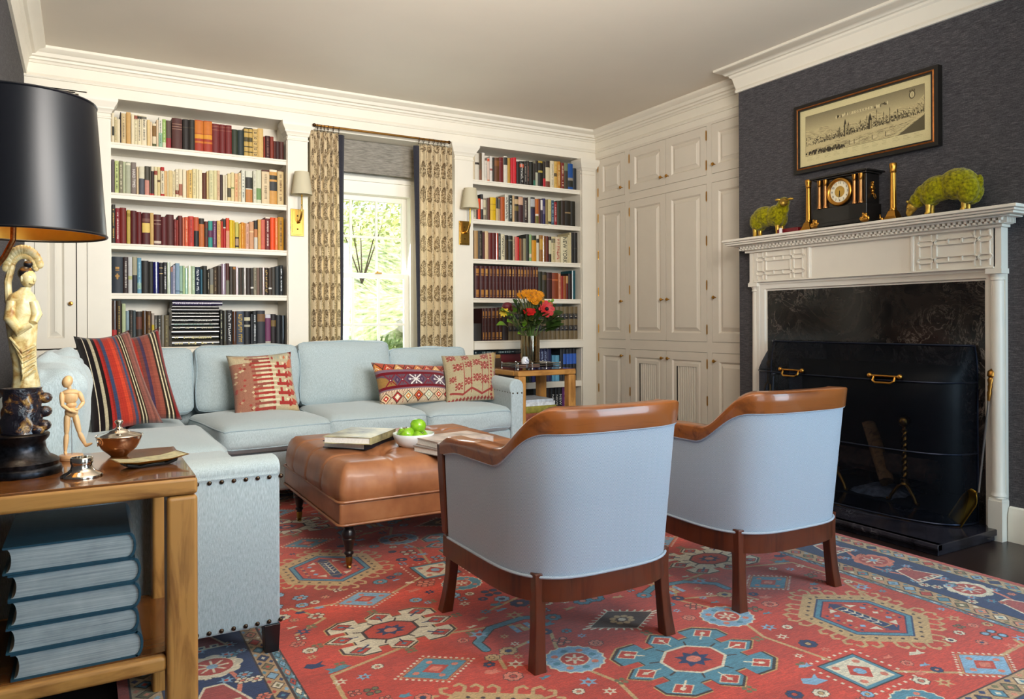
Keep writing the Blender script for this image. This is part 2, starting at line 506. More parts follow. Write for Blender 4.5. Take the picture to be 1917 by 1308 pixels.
# pilasters between the bays with moulded capitals
def pilaster(n, x0, x1, left=True, right=True):
    y = YB - .018; p = MB()
    p.box(x0, x1, y, YB + .004, .10, 2.48); p.box(x0 - .004, x1 + .004, y - .008, YB + .004, 0, .12)
    cap = [(-.004, 2.350), (.006, 2.354), (.006, 2.362), (.001, 2.366), (.001, 2.384), (.008, 2.388), (.012, 2.402), (.022, 2.412), (.024, 2.424), (.040, 2.450), (.044, 2.462), (.044, 2.482), (-.004, 2.486)]
    path = [(x1, YB + (.09 if right else .0)), (x1, y), (x0, y), (x0, YB + (.09 if left else .0))]
    p.sweep(cap, path); struct(p.build('trim_%d' % n, paint, smooth=True, angle=30))
pilaster(6, .036, .165, False, True); pilaster(7, 1.278, 1.420); pilaster(8, 2.595, 2.757); pilaster(9, 3.842, 3.972, True, False)

# ---------------------------------------------------------------- panelled cupboard doors
def panel_door(name, parent, O, A, Z0, Z1, L, hinge=0, nh=3, knob=0, kz=0, louver=False, nrm=None, matl=None, kpos=.035):
    """door in a vertical plane: O plan origin, A unit plan direction, from 0..L; nrm = plan normal into the room"""
    O = Vector((O[0], O[1], 0)); A = Vector((A[0], A[1], 0)); N = Vector((nrm[0], nrm[1], 0)); Z = Vector((0, 0, 1))
    P = lambda a, n, z: O + A * a + N * n + Z * z
    st = .062; e = .0025; m = MB()
    def bx(a0, a1, n0, n1, z0, z1, mi=0):
        v = [P(a, n, z) for z in (z0, z1) for n in (n0, n1) for a in (a0, a1)]
        m.add(v, [(0, 2, 3, 1), (4, 5, 7, 6), (0, 1, 5, 4), (2, 6, 7, 3), (0, 4, 6, 2), (1, 3, 7, 5)], mi)
    a0, a1, z0, z1 = e, L - e, Z0 + e, Z1 - e
    bx(a0, a0 + st, -.018, .001, z0, z1); bx(a1 - st, a1, -.018, .001, z0, z1)
    bx(a0 + st, a1 - st, -.018, .001, z0, z0 + st); bx(a0 + st, a1 - st, -.018, .001, z1 - st, z1)
    # sloped edge and field of the raised panel
    i0, i1, j0, j1 = a0 + st, a1 - st, z0 + st, z1 - st
    q = [(i0, j0), (i1, j0), (i1, j1), (i0, j1)]
    def ring(off, n): return [P(min(max(a, i0 + off), i1 - off), n, min(max(z, j0 + off), j1 - off)) for a, z in q]
    prof = [(0, .001), (.006, -.004), (.010, -.010), (.014, -.012), (.040, -.001), (.042, .0015)]
    if louver: prof = [(0, .001), (.006, -.004), (.010, -.010), (.018, -.008), (.026, -.003), (.05, -.003)]
    R = [ring(o, n) for o, n in prof]
    m.rings([[tuple(p) for p in r] for r in R], True, False)
    if not louver: m.add([tuple(p) for p in R[-1]], [(0, 1, 2, 3)])
    else:
        k0, k1, l0, l1 = i0 + .05, i1 - .05, j0 + .05, j1 - .05
        bx(k0, k1, -.03, -.024, l0, l1)
        ns = 9; wd = (k1 - k0) / ns
        for i in range(ns):
            c = k0 + (i + .5) * wd
            v = [P(c + s_ * wd * .40, n, z) for z in (l0, l1) for s_, n in ((-1, -.024), (-.55, -.008), (.55, -.008), (1, -.024))]
            m.add(v, [(0, 1, 5, 4), (1, 2, 6, 5), (2, 3, 7, 6)])
    d = m.build(name, matl or paint2, parent, smooth=True, angle=25)
    if knob:
        ka = kpos if knob < 0 else L - kpos
        k = MB(); prof = [(.004, 0), (.004, .010), (.0035, .014), (.011, .020), (.013, .026), (.010, .032), (.0, .034)]
        rr = [[tuple(P(ka + r * math.cos(2 * PI * j / 12), n, kz + r * math.sin(2 * PI * j / 12))) for j in range(12)] for r, n in prof]
        k.rings(rr); k.build('knob', brass, d, smooth=True)
    if hinge:
        ha = .0 if hinge < 0 else L
        hs = [Z0 + (Z1 - Z0) * f for f in ({2: (.2, .8), 3: (.12, .5, .88), 4: (.08, .36, .64, .92)}[nh])]
        for hz in hs:
            h = MB(); hh = .032
            h.tube([P(ha, .004, hz - hh), P(ha, .004, hz + hh)], .0048, 8)
            h.tube([P(ha, .004, hz + hh), P(ha, .004, hz + hh + .006)], .0032, 6); h.tube([P(ha, .004, hz - hh - .006), P(ha, .004, hz - hh)], .0032, 6)
            h.build('hinge', brass, d, smooth=True)
    return d

def cupboard_bay(label, y0, y1, frame_y0, frame_y1, doors):
    r = thing('built_in_cupboard', label, 'cupboard', (XC, (y0 + y1) / 2, 0), 'built-in cupboards beside the chimney breast')
    f = MB()
    zz = [(0, .10), (.815, .892), (2.062, 2.125), (2.490, 2.510)]
    for a, b in zz: f.box(XC - .0005, XC + .03, frame_y0, frame_y1, a, b)
    for a, b in ((.10, .815), (.892, 2.062), (2.125, 2.490)):
        f.box(XC - .0005, XC + .03, frame_y0, y0, a, b); f.box(XC - .0005, XC + .03, y1, frame_y1, a, b)
    f.build('face_frame', paint2, r)
    g = MB(); g.box(XC + .03, XC + .032, y0 - .004, y1 + .004, .09, 2.50); g.build('shade_backing', gap_m, r)  # thin dark sheet behind the doors, gap shade put into its colour
    n = doors; L = (y1 - y0) / n
    for (z0, z1, kz, lou, nh) in ((.10, .815, .755, True, 3), (.892, 2.062, 1.22, False, 4), (2.125, 2.490, 2.19, False, 2)):
        for i in range(n):
            # doors listed from the far end (large y) towards the camera
            if n == 2: hg, kb = ((1, -1), (-1, 1))[i]
            else: hg, kb = ((1, -1) if y1 > 4.6 else (-1, 1))
            oy = y0 + (n - 1 - i) * L
            panel_door('door', r, (XC, oy), (0, 1), z0, z1, L, hg, nh, kb, kz, lou and n == 2, nrm=(-1, 0))
    return r
cupboard_bay('narrow cream panelled cupboard in the corner next to the right bookcase', 4.985, 5.362, 4.955, YB, 1)
cupboard_bay('wide cream double-door cupboard with reeded lower doors', 4.032, 4.925, 4.008, 4.955, 2)
cupboard_bay('cream panelled cupboard half hidden by the chimney breast', 3.60, 3.982, 3.541, 4.008, 1)

# jib cupboard at the left end of the back wall
r = thing('tall_cupboard', 'tall narrow cream cupboard behind the black lamp at the left wall', 'cupboard', (-.13, YB, 0))
f = MB(); yy = YB
f.box(XL, -.247, yy, yy + .021, 0, 2.49); f.box(-.247, .036, yy, yy + .021, 2.504 - .001, 2.51); f.box(-.247, .036, yy, yy + .021, 0, .885)
f.box(-.0215, .036, yy - .006, yy + .021, .885, 2.43); f.build('face_frame', paint, r)
g = MB(); g.box(-.25, -.015, yy + .018, yy + .0205, .88, 2.508)
g.add([(-.026, yy - .0065, 2.435), (.036, yy - .0065, 2.398), (.036, yy - .0065, 2.404), (-.026, yy - .0065, 2.442)], [(0, 1, 2, 3)])
g.box(.0345, .037, yy - .0075, yy, .885, 2.40)
g.build('gap', gap_m, r)
panel_door('door', r, (-.247, yy + .001), (1, 0), .893, 2.503, .222, -1, 4, 1, 1.175, nrm=(0, -1), matl=paint, kpos=.030)

# ---------------------------------------------------------------- bookcases
SH = [2.213, 1.890, 1.565, 1.244]
def bookcase(label, x0, x1, low):
    r = thing('bookcase', label, 'bookcase', ((x0 + x1) / 2, 5.6, 0), 'built-in bookcases either side of the window')
    c = MB(); c.box(x0, x1, 5.70, 5.719, 0, 2.49); c.build('back_panel', paint, r)
    for a, b in ((x0, x0 + .004), (x1 - .004, x1)):
        c = MB(); c.box(a, b, 5.40, 5.70, 0, 2.49); c.build('side_panel', paint, r)
    for z in SH:
        c = MB(); c.box(x0 + .004, x1 - .004, 5.425, 5.70, z - .030, z)
        c.extr([(5.425, z - .038), (5.425, z), (5.409, z), (5.407, z - .012), (5.411, z - .014), (5.411, z - .036), (5.414, z - .038)], 'x', x0 + .004, x1 - .004)
        c.build('shelf', paint, r)
    z = .892; c = MB(); c.extr([(5.70, z - .04), (5.70, z), (5.372, z), (5.366, z - .008), (5.370, z - .016), (5.370, z - .066), (5.374, z - .072), (5.43, z - .072), (5.43, z - .04)], 'x', x0 + .002, x1 - .002)
    c.build('counter_ledge', paint, r)
    for z in low:
        c = MB(); c.box(x0 + .004, x1 - .004, 5.40, 5.70, z - .05, z); c.build('shelf', paint, r)
    return r
bookcase('left cream bookcase with five shelves of books behind the sofa', .165, 1.278, [.10])
bookcase('right cream bookcase between the curtains and the corner cupboard', 2.757, 3.842, [.527, .13])

# ---------------------------------------------------------------- window
glass_m = bpy.data.materials.new('window_glass'); t = NT(glass_m)
mx = t.n('ShaderNodeMixShader'); tr = t.n('ShaderNodeBsdfTransparent'); gl = t.n('ShaderNodeBsdfGlossy'); gl.inputs['Roughness'].default_value = .03
mx.inputs[0].default_value = .06; t.l(tr.outputs[0], mx.inputs[1]); t.l(gl.outputs[0], mx.inputs[2]); t.l(mx.outputs[0], t.out.inputs[0])
win_m = M('window_paint', 'f4f1e6', .4, var=0)
r = bpy.data.objects.new('window_1', None); COL.objects.link(r); r.location = (1.96, 5.70, WZ0); r.matrix_basis = Matrix.Translation((1.96, 5.70, WZ0))
struct(r, 'white sash window between the curtains')
c = MB(); y0, y1 = 5.655, 5.72
c.box(WX0 - .07, WX0 + .012, y0, y1 + .06, WZ0 - .05, WZ1 + .10); c.box(WX1 - .012, WX1 + .07, y0, y1 + .06, WZ0 - .05, WZ1 + .10)
c.box(WX0 + .012, WX1 - .012, y0, y1 + .06, WZ1 + .002, WZ1 + .10); c.box(WX0 - .07, WX1 + .07, y0 - .012, y1, WZ1 + .10, WZ1 + .135); c.box(WX0 - .09, WX1 + .09, y0 - .03, y1, WZ0 - .05, WZ0 + .004)
c.box(1.421, WX0 - .07, 5.700, 5.719, WZ0 - .05, WZ1 + .135); c.box(WX1 + .07, 2.594, 5.700, 5.719, WZ0 - .05, WZ1 + .135); c.box(1.421, 2.594, 5.70, 5.719, WZ1 + .135, 2.455); c.box(1.421, 2.594, 5.69, 5.719, 0, WZ0 - .05)
c.build('casing', win_m, r, bevel=.003, seg=1)
def sash(nm, z0, z1, ya, yb):
    s = MB(); st = .042; a, b = WX0 + .012, WX1 - .012
    s.box(a, a + st, ya, yb, z0, z1); s.box(b - st, b, ya, yb, z0, z1); s.box(a + st, b - st, ya, yb, z0, z0 + .038); s.box(a + st, b - st, ya, yb, z1 - .04, z1)
    for k in (1, 2):
        x = a + st + (b - a - 2 * st) * k / 3; s.box(x - .010, x + .010, ya + .004, yb - .004, z0 + .03, z1 - .03)
    z = (z0 + z1) / 2; s.box(a + st, b - st, ya + .005, yb - .005, z - .010, z + .010)
    o = s.build(nm, win_m, r, bevel=.002, seg=1)
    g = MB(); ym = (ya + yb) / 2; g.box(a + st, b - st, ym - .0015, ym + .0015, z0 + .038, z1 - .04); g.build('glass_pane', glass_m, o)
    return o
sash('upper_sash', 1.405, WZ1, 5.735, 5.765)
lo = sash('lower_sash', WZ0, 1.44, 5.69, 5.72)
k = MB(); k.box(2.03, 2.085, 5.672, 5.692, 1.437, 1.447); k.ball((2.05, 5.68, 1.452), (.008, .008, .006)); k.build('sash_lock', brass, lo, smooth=True)

# garden beyond the window
ground_m = bpy.data.materials.new('sunny_bank'); t = NT(ground_m); c_ = t.coord()
nz = t.noise(c_, 9, 5, .7); n2 = t.noise(c_, 2.2, 3)
t.base(t.mix(n2, t.ramp(nz, [(.35, '58703a'), (.5, 'a8b07a'), (.68, 'dcd8c0')]), t.ramp(nz, [(.3, '7a8a50'), (.6, 'c8c8a0'), (.75, 'e6e2d2')]))); t.set(.95, 0, .1)
def gz(x, y):
    s_ = (y - 6.2)
    return .35 + .36 * s_ + .12 * math.sin(x * 1.7 + y) * min(1, s_) + .09 * math.sin(x * 4.1 - y * 3)
g = MB(); g.grid(lambda u, v: (-4 + 22 * u, 5.95 + 9 * v, gz(-4 + 22 * u, 5.95 + 9 * v) - .05), 60, 36, uv=False)
struct(tag(g.build('ground', ground_m, smooth=True), 'sunlit planted garden bank beyond the window', 'ground'))
stone_m = M('pale_stone', 'cfc9bc', .9, var=.12, scale=9, bump=.4)
for i, (x, y, s_) in enumerate([(3.2, 7.6, .26), (3.75, 8.0, .34), (4.4, 8.3, .28), (2.35, 7.5, .2), (5.0, 8.7, .3), (4.35, 7.5, .18)]):
    b = MB(); rr = random.Random(i)
    cushion(b, (x, y, gz(x, y) + s_ * .22), (s_ * .8, s_ * .5, s_ * .28), s_ * .16, n=5, wob=s_ * .08, seed=i, rot=Euler((0, .1, rr.uniform(-.5, .5))).to_matrix())
    tag(b.build('garden_stone', stone_m, smooth=True), 'pale ledge stone on the garden bank seen through the window', 'stone', 'ledge stones on the garden bank')
leafm = [M('leaf_sunny', 'b8c070', .6, var=.15, scale=4), M('leaf_mid', '7f9a56', .6, var=.2, scale=4), M('leaf_blue', '6f9a98', .6, var=.15, scale=4)]
def shrub(x, y, rad, h, n, mi, lab, seed):
    rd = random.Random(seed); m = MB(); base = gz(x, y)
    for i in range(n):
        th, ph = rd.uniform(0, 2 * PI), math.acos(rd.uniform(-.4, 1)); k = rd.uniform(.6, 1.0)
        p = Vector((x + rad * k * math.sin(ph) * math.cos(th), y + rad * k * math.sin(ph) * math.sin(th), base + h * .5 + h * .5 * k * math.cos(ph)))
        a = rd.uniform(.03, .06); d = Vector((rd.uniform(-1, 1), rd.uniform(-1, 1), rd.uniform(-.3, 1))).normalized(); e = d.orthogonal().normalized()
        m.quad(p, p + d * a + e * a * .45, p + d * a * 2, p + d * a - e * a * .45)
    r_ = thing('garden_shrub', lab, 'shrub', (x, y, base))
    m.build('foliage', leafm[mi], r_)
    s_ = MB()
    for i in range(5):
        a = i * 1.3; s_.tube([(x, y, base - .05), (x + rad * .3 * math.cos(a), y + rad * .3 * math.sin(a), base + h * .5)], [.012, .005], 5)
    s_.build('stem', M('bark', '5a4a38', .9), r_)
shrub(3.25, 9.6, .95, 1.5, 1500, 0, 'round pale yellow-green shrub in the upper window panes', 1)
shrub(1.35, 8.6, .75, 2.3, 1300, 2, 'blue-green shrub at the upper left of the window', 2)
shrub(5.6, 10.2, 1.15, 2.2, 1600, 0, 'large sunlit shrub high on the bank at the right of the window', 3)
shrub(3.55, 7.0, .35, .5, 600, 1, 'low mid-green groundcover plant below the middle panes', 4)
shrub(2.55, 6.6, .40, .45, 600, 1, 'low green plant close to the lower left panes', 5)
# ---------------------------------------------------------------- fireplace
mant = M('mantel_paint', 'e4ddd0', .38, var=.01, scale=8)
def marble(name, dark, mid, vein, rough=.12):
    m = bpy.data.materials.new(name); t = NT(m); c = t.coord()
    n0 = t.noise(c, 2.6, 6, .62, 1.6); n1 = t.noise(t.coord(rot=(.4, .7, .2)), 5.5, 6, .65, 2.2)
    a = t.ramp(n0, [(.3, dark), (.52, mid), (.62, dark)])
    v = t.math('ABSOLUTE', t.math('SUBTRACT', n1, .5))
    vm = t.ramp(v, [(.0, (1, 1, 1, 1)), (.006, (.5, .5, .5, 1)), (.022, (0, 0, 0, 1))])
    patch = t.ramp(t.noise(c, 1.9, 2), [(.45, (0, 0, 0, 1)), (.65, (1, 1, 1, 1))])
    t.base(t.mix(t.math('MULTIPLY', t.math('MULTIPLY', vm, patch), .7), a, vein)); t.set(rough, 0, .5); return m
marb = marble('black_marble', '0d0c0c', '25201d', '8c8178')
hearthm = marble('hearth_marble', '15141a', '2a2830', 'a8a4a8', .16)

hb = MB(); hb.box(3.268, XR, 1.897, 3.37, .026, .056); hb.extr([(3.262, .040), (3.268, .056), (3.30, .056), (3.30, .026), (3.268, .026)], 'y', 1.897, 3.37)
hb.box(3.285, XR, 1.908, 3.36, 0, .026)
tag(hb.build('hearth_slab', hearthm, bevel=.004), 'raised grey-black marble hearth slab in front of the fireplace', 'hearth', kind='structure')

mr = thing('fireplace_mantel', 'cream carved fireplace mantel with fretwork frieze round black marble', 'fireplace', (3.75, 2.64, 0))
s_ = MB(); X0, X1 = 3.790, 3.8118
s_.box(X0, X1, 1.955, FY0, .056, 1.24); s_.box(X0, X1, FY1, 3.30, .056, 1.24); s_.box(X0, X1, FY0, FY1, FZ, 1.24)
s_.build('marble_surround', marb, mr)
# mantel shelf with moulded edge
sh = MB(); prof = [(.0, 1.530), (.128, 1.530), (.132, 1.540), (.150, 1.544), (.156, 1.552), (.160, 1.560), (.172, 1.563), (.172, 1.576), (.0, 1.576)]
sh.sweep(prof, [(XR, 1.86), (XR, 1.868), (XR, 3.412), (XR, 3.42)])
sh = MB()
for (o, z0, z1) in ((.120, 1.528, 1.536), (.150, 1.536, 1.548), (.160, 1.548, 1.560), (.172, 1.560, 1.576)):
    sh.box(XR - o, XR - .0005, 1.755 + (.172 - o), 3.535 - (.172 - o), z0, z1)
sh.build('mantel_shelf', mant, mr, bevel=.004)
# cornice bed and dentils
bd = MB()
bd.box(3.722, XR - .0005, 1.848, 3.438, 1.500, 1.530); bd.box(3.735, XR - .0005, 1.862, 3.424, 1.486, 1.500)
bd.build('bed_moulding', mant, mr, bevel=.003)
dn = MB(); y = 1.850
while y < 3.43:
    dn.box(3.702, 3.724, y, y + .0125, 1.514, 1.530); dn.box(3.706, 3.724, y + .0125, y + .025, 1.503, 1.514); y += .0262
dn.box(3.700, 3.73, 1.846, 3.44, 1.526, 1.532)
for k in range(6): dn.box(3.722 + k * .014, 3.730 + k * .014, 1.835, 1.85, 1.503, 1.530)
dn.build('dentil_moulding', mant, mr)
# frieze board, panels and fretwork
fr = MB(); fr.box(3.757, XR - .0005, 1.905, 3.362, 1.296, 1.490); fr.build('frieze', mant, mr)
pn = MB()
def hbar(y0, y1, z, w=.0065): pn.box(3.7465, 3.758, y0, y1, z - w / 2, z + w / 2)
def vbar(y, z0, z1, w=.0065): pn.box(3.7465, 3.758, y - w / 2, y + w / 2, z0, z1)
def dbar(y0, z0, y1, z1):
    d = Vector((y1 - y0, z1 - z0)).normalized() * .0033; q = Vector((-d.y, d.x))
    pts = [(y0 + q.x, z0 + q.y), (y1 + q.x, z1 + q.y), (y1 - q.x, z1 - q.y), (y0 - q.x, z0 - q.y)]
    pn.extr(pts, 'x', 3.7468, 3.758)
for c, sg in ((2.110, 1), (3.150, -1)):
    Y = lambda o: c + sg * o
    hb_ = lambda a, b, z: hbar(min(Y(a), Y(b)), max(Y(a), Y(b)), z)
    z0, z1 = 1.310, 1.482; zu, zd = (1.455, 1.428), (1.367, 1.340)
    for pr_ in ((.097, .071), (-.115, -.141)):
        for v in pr_:
            vbar(Y(v), zu[0], z1); vbar(Y(v), zd[0], zu[1]); vbar(Y(v), z0, zd[1])
        for (a, b) in (zu, zd): dbar(Y(pr_[0]), a, Y(pr_[1]), b); dbar(Y(pr_[1]), a, Y(pr_[0]), b)
    for e in (.160, -.184): 
        vbar(Y(e), zu[0], z1); vbar(Y(e), zd[0], zu[1]); vbar(Y(e), z0, zd[1])
        o = .013 if e > 0 else -.013
        for (a, b) in (zu, zd): dbar(Y(e), a, Y(e + o), (a + b) / 2); dbar(Y(e), b, Y(e + o), (a + b) / 2)
    for z in zu + zd: hb_(.160, .097, z); hb_(.071, -.115, z); hb_(-.141, -.184, z)
    for q in (.013, -.055):
        vbar(Y(q), zu[1], zu[0]); vbar(Y(q), zd[1], zd[0])
pn.build('fretwork', mant, mr)
pf = MB()
for y in (2.306, 2.944): pf.box(3.744, 3.758, y - .007, y + .007, 1.302, 1.486); pf.box(3.750, 3.758, y - .013, y + .013, 1.300, 1.488)
pf.box(3.748, 3.758, 1.905, 3.362, 1.484, 1.490); pf.box(3.744, 3.758, 1.905, 3.362, 1.294, 1.302); pf.build('panel_moulding', mant, mr, bevel=.002)
# splayed casing round the marble
cs = MB(); prof = [(0, 3.800), (.004, 3.790), (.012, 3.788), (.016, 3.776), (.040, 3.768), (.046, 3.762), (.062, 3.758), (.066, 3.790), (.066, 3.8115), (0, 3.8115)]
y0, y1, z1 = 1.972, 3.284, 1.235
R = []
for o, x in prof: R.append([(x, y0 - o, .056), (x, y0 - o, z1 + o), (x, y1 + o, z1 + o), (x, y1 + o, .056)])
R.append(R[0]); cs.rings(R, False, False); cs.build('casing', mant, mr, smooth=True, angle=30)
# engaged columns on plinths
for yc in (1.906, 3.368):
    cl = MB()
    cl.lathe([(.031, .20), (.031, .205), (.034, .212), (.030, .222), (.0275, .23), (.0285, .5), (.0265, 1.20), (.026, 1.235), (.030, 1.238), (.030, 1.246), (.027, 1.250), (.031, 1.262), (.035, 1.27)], (3.782, yc, 0), 20)
    cl.box(3.742, XR - .0005, yc - .036, yc + .036, 1.268, 1.292); cl.box(3.748, XR - .0005, yc - .031, yc + .031, 1.292, 1.30)
    cl.box(3.752, XR - .0005, yc - .031, yc - .004, 1.30, 1.492); cl.box(3.757, XR - .0005, yc - .004, yc + .004, 1.30, 1.492); cl.box(3.752, XR - .0005, yc + .004, yc + .031, 1.30, 1.492)
    cl.box(3.748, XR - .0005, yc - .032, yc + .032, 0, .19); cl.box(3.752, XR - .0005, yc - .030, yc + .030, .19, .202); cl.box(3.790, XR - .0005, yc - .030, yc + .030, .20, 1.27)
    cl.build('column', mant, mr, smooth=True, angle=35)

# fire screen: bowed black mesh with brass handles
mesh_m = bpy.data.materials.new('screen_mesh'); t = NT(mesh_m)
mx = t.n('ShaderNodeMixShader'); tr = t.n('ShaderNodeBsdfTransparent'); mx.inputs[0].default_value = .34
tr.inputs[0].default_value = lin('b0b8c8')
t.base('10141c'); t.set(.45, .2, .4); t.l(tr.outputs[0], mx.inputs[1]); t.l(t.p.outputs[0], mx.inputs[2]); t.l(mx.outputs[0], t.out.inputs[0])
rodm = M('screen_rod', '2a3040', .3, .9, var=0)
sc_ = thing('fire_screen', 'bowed dark mesh fire screen with two brass handles on the hearth', 'fire screen', (3.6, 2.62, .056))
def bow(t, z):
    a = PI * t; y = 2.62 - .625 * (1 if math.cos(a) > 0 else -1) * abs(math.cos(a)) ** .55
    d = .265 * math.sin(a) ** .6
    if z > .76: d *= 1 - .80 * ((z - .76) / .165) ** 1.2; y = 2.62 + (y - 2.62) * (1 - .03 * ((z - .76) / .165) ** 2)
    return Vector((3.783 - d, y, z))
zs = [.060, .2, .4, .6, .76, .80, .84, .88, .91, .925]
mb = MB(); mb.rings([[tuple(bow(.001 + .998 * i / 40, z)) for i in range(41)] for z in zs], False, False); mb.build('mesh_panel', mesh_m, sc_, smooth=True, angle=180)
for z in (.064, .40, .745, .922):
    mb = MB(); mb.tube([bow(.002 + .996 * i / 40, z) - Vector((.003, 0, 0)) for i in range(41)], .004 if z < .9 else .006, 6); mb.build('frame_rod', rodm, sc_, smooth=True)
for tt in (.002, .998, ):
    mb = MB(); mb.tube([bow(tt, z) for z in zs], .005, 6); mb.build('frame_rod', rodm, sc_, smooth=True)
for ya in (2.31, 2.88):
    tb = min((abs(bow(i / 200, .75).y - ya), i / 200) for i in range(1, 200))[1]
    p = bow(tb, .755); q0, q1 = bow(tb - .06, .755), bow(tb + .06, .755); d = (q1 - q0).normalized(); n = Vector((-1, 0, 0))
    p = p + n * .010; mb = MB()
    mb.tube([p - d * .085 + Vector((0, 0, .012)), p + d * .085 + Vector((0, 0, .012))], .009, 8, flat=.6)
    for s2 in (-.078, .078): mb.ball(p + d * s2 + Vector((0, 0, .012)), .013)
    mb.tube([p - d * .055 + Vector((0, 0, .010)), p - d * .055 + n * .012 - Vector((0, 0, .012)), p - d * .04 + n * .016 - Vector((0, 0, .022)), p + d * .04 + n * .016 - Vector((0, 0, .022)), p + d * .055 + n * .012 - Vector((0, 0, .012)), p + d * .055 + Vector((0, 0, .010))], .0055, 8)
    mb.build('handle', brass, sc_, smooth=True)

# andirons and logs
for i, ya in enumerate((2.435, 2.86)):
    a = thing('andiron', ['brass ball-topped twisted andiron nearer the camera inside the fireplace', 'brass ball-topped twisted andiron half hidden behind the right armchair'][i], 'andiron', (3.88, ya, .0555), 'pair of brass andirons')
    mb = MB(); mb.lathe([(.0, .42), (.012, .418), (.010, .400), (.014, .395), (.008, .388)], (3.88, ya, .056), 14); mb.ball((3.88, ya, .056 + .44), .030)
    R = []
    for k in range(60):
        z = .14 + k * .0043; a_ = k * .42
        R.append([(3.88 + (.011 + .004 * math.cos(2 * (b - a_))) * math.cos(b), ya + (.011 + .004 * math.cos(2 * (b - a_))) * math.sin(b), .056 + z) for b in [2 * PI * j / 12 for j in range(12)]])
    mb.rings(R); mb.lathe([(.016, .13), (.022, .125), (.018, .11), (.024, .10), (.014, .095)], (3.88, ya, .056), 14); mb.build('post', brass, a, smooth=True)
    mb = MB(); 
    for sg in (-1, 1): mb.tube([(3.88, ya, .16), (3.868, ya + sg * .03, .14), (3.862, ya + sg * .065, .09), (3.86, ya + sg * .075, .066), (3.858, ya + sg * .09, .064)], .009, 8)
    mb.build('foot', brass, a, smooth=True)
    mb = MB(); mb.box(3.89, 4.22, ya - .009, ya + .009, .135, .153); mb.box(4.20, 4.22, ya - .009, ya + .009, .056, .136); mb.build('log_bar', black_m, a)
bark_m = M('log_bark', '5a4334', .9, var=.3, scale=26, bump=.6); split_m = wood('split_wood', '5c3a1e', 'a87848', 'x', 10, .8, 0)
ash_m = M('pale_ash', '8c9098', .95, var=.25, scale=30, bump=.5)
def log(p0, p1, r, m, lab, seed):
    mb = MB(); rd = random.Random(seed); P0, P1 = Vector(p0), Vector(p1); rr = [rd.uniform(.8, 1.15) for _ in range(12)]
    d = (P1 - P0).normalized(); a = d.orthogonal().normalized(); b = d.cross(a); R = []
    for i in range(7):
        c = P0.lerp(P1, i / 6); R.append([tuple(c + (a * math.cos(2 * PI * j / 12) + b * math.sin(2 * PI * j / 12)) * r * rr[j] * (1 + .06 * rd.uniform(-1, 1))) for j in range(12)])
    mb.rings(R); tag(mb.build('fire_log', m, smooth=True, angle=60), lab, 'log', 'logs in the fireplace')
log((3.99, 2.35, .225), (4.06, 2.96, .215), .062, bark_m, 'thick bark log lying across the andirons behind the fire screen', 1)
log((3.94, 2.58, .135), (4.10, 2.80, .42), .042, split_m, 'split brown log leaning on the bark log behind the screen', 2)
log((4.14, 2.40, .205), (4.16, 2.95, .205), .05, bark_m, 'dark log at the back of the fireplace', 3)
a_ = MB(); a_.grid(lambda u, v: (3.86 + .36 * u, 2.5 + .30 * v, .056 + .045 * math.sin(PI * u) * math.sin(PI * v) + .008 * math.sin(17 * u + 9 * v)), 14, 14, uv=False)
tag(a_.build('ash_heap', ash_m, smooth=True), 'heap of pale grey ash under the logs', 'ash', kind='stuff')

# fire tools
sv = thing('fire_shovel', 'long brass fire shovel leaning at the right end of the hearth', 'fire shovel', (3.70, 2.02, .056))
mb = MB(); p0, p1 = Vector((3.76, 1.928, .76)), Vector((3.705, 1.957, .225)); dd = (p0 - p1).normalized()
mb.tube([p0 + dd * .055, p0 + dd * .045, p0 + dd * .04, p0 + dd * .02, p0 + dd * .012, p0, p0 - dd * .02, p0 - dd * .03, p0 - dd * .05, p0 - dd * .06, p0 - dd * .09, p0 - dd * .10], [.004, .014, .018, .018, .010, .015, .009, .011, .008, .010, .007, .006], 12); mb.build('handle', brass_d, sv, smooth=True)
mb = MB(); mb.tube([p0 - dd * .095, p1], .0048, 8); mb.build('rod', M('steel_rod', '9a9490', .3, 1, var=0), sv, smooth=True)
mb = MB(); q = Vector((3.665, 2.045, .062)); ax = (q - p1).normalized(); wv = Vector((.25, 1, 0)).normalized(); wv = (wv - ax * wv.dot(ax)).normalized(); nn = ax.cross(wv)
if nn.x > 0: nn = -nn
L = (q - p1).length
def scoop(u, v):
    w_ = .048 * min(1, (u / .30 + .12)) ** .5; e = abs(2 * v - 1)
    return tuple(p1 + ax * (L * u) + wv * (w_ * (2 * v - 1)) + nn * (.020 * e ** 3 * (1 - .5 * u)) + nn * (.012 * max(0, .2 - u) / .2))
mb.grid(scoop, 14, 12, uv=False); o = mb.build('scoop', M('antique_gold', '8a6a24', .32, 1, var=.05), sv, smooth=True, angle=180)
sd = o.modifiers.new('solid', 'SOLIDIFY'); sd.thickness = .003
tg = thing('fire_tongs', 'brass-handled fire tongs leaning at the far end of the mantel', 'fire tongs', (3.71, 3.26, .056))
mb = MB(); T0 = Vector((3.770, 3.262, .80))
mb.tube([T0, T0 - Vector((0, 0, .015)), T0 - Vector((0, 0, .03)), T0 - Vector((.001, 0, .04)), T0 - Vector((.003, 0, .07)), T0 - Vector((.005, 0, .10)), T0 - Vector((.006, 0, .13))], [.006, .014, .014, .008, .011, .007, .009], 12); mb.build('handle', brass_d, tg, smooth=True)
mb = MB()
for sg in (-1, 1): mb.tube([T0 - Vector((.006, 0, .13)), T0 + Vector((-.010, sg * .018, -.16)), T0 + Vector((-.014, sg * .022, -.20)), T0 + Vector((-.03, sg * .012, -.45)), T0 + Vector((-.05, sg * .006, -.735))], .005, 8)
mb.build('arm', brass, tg, smooth=True)
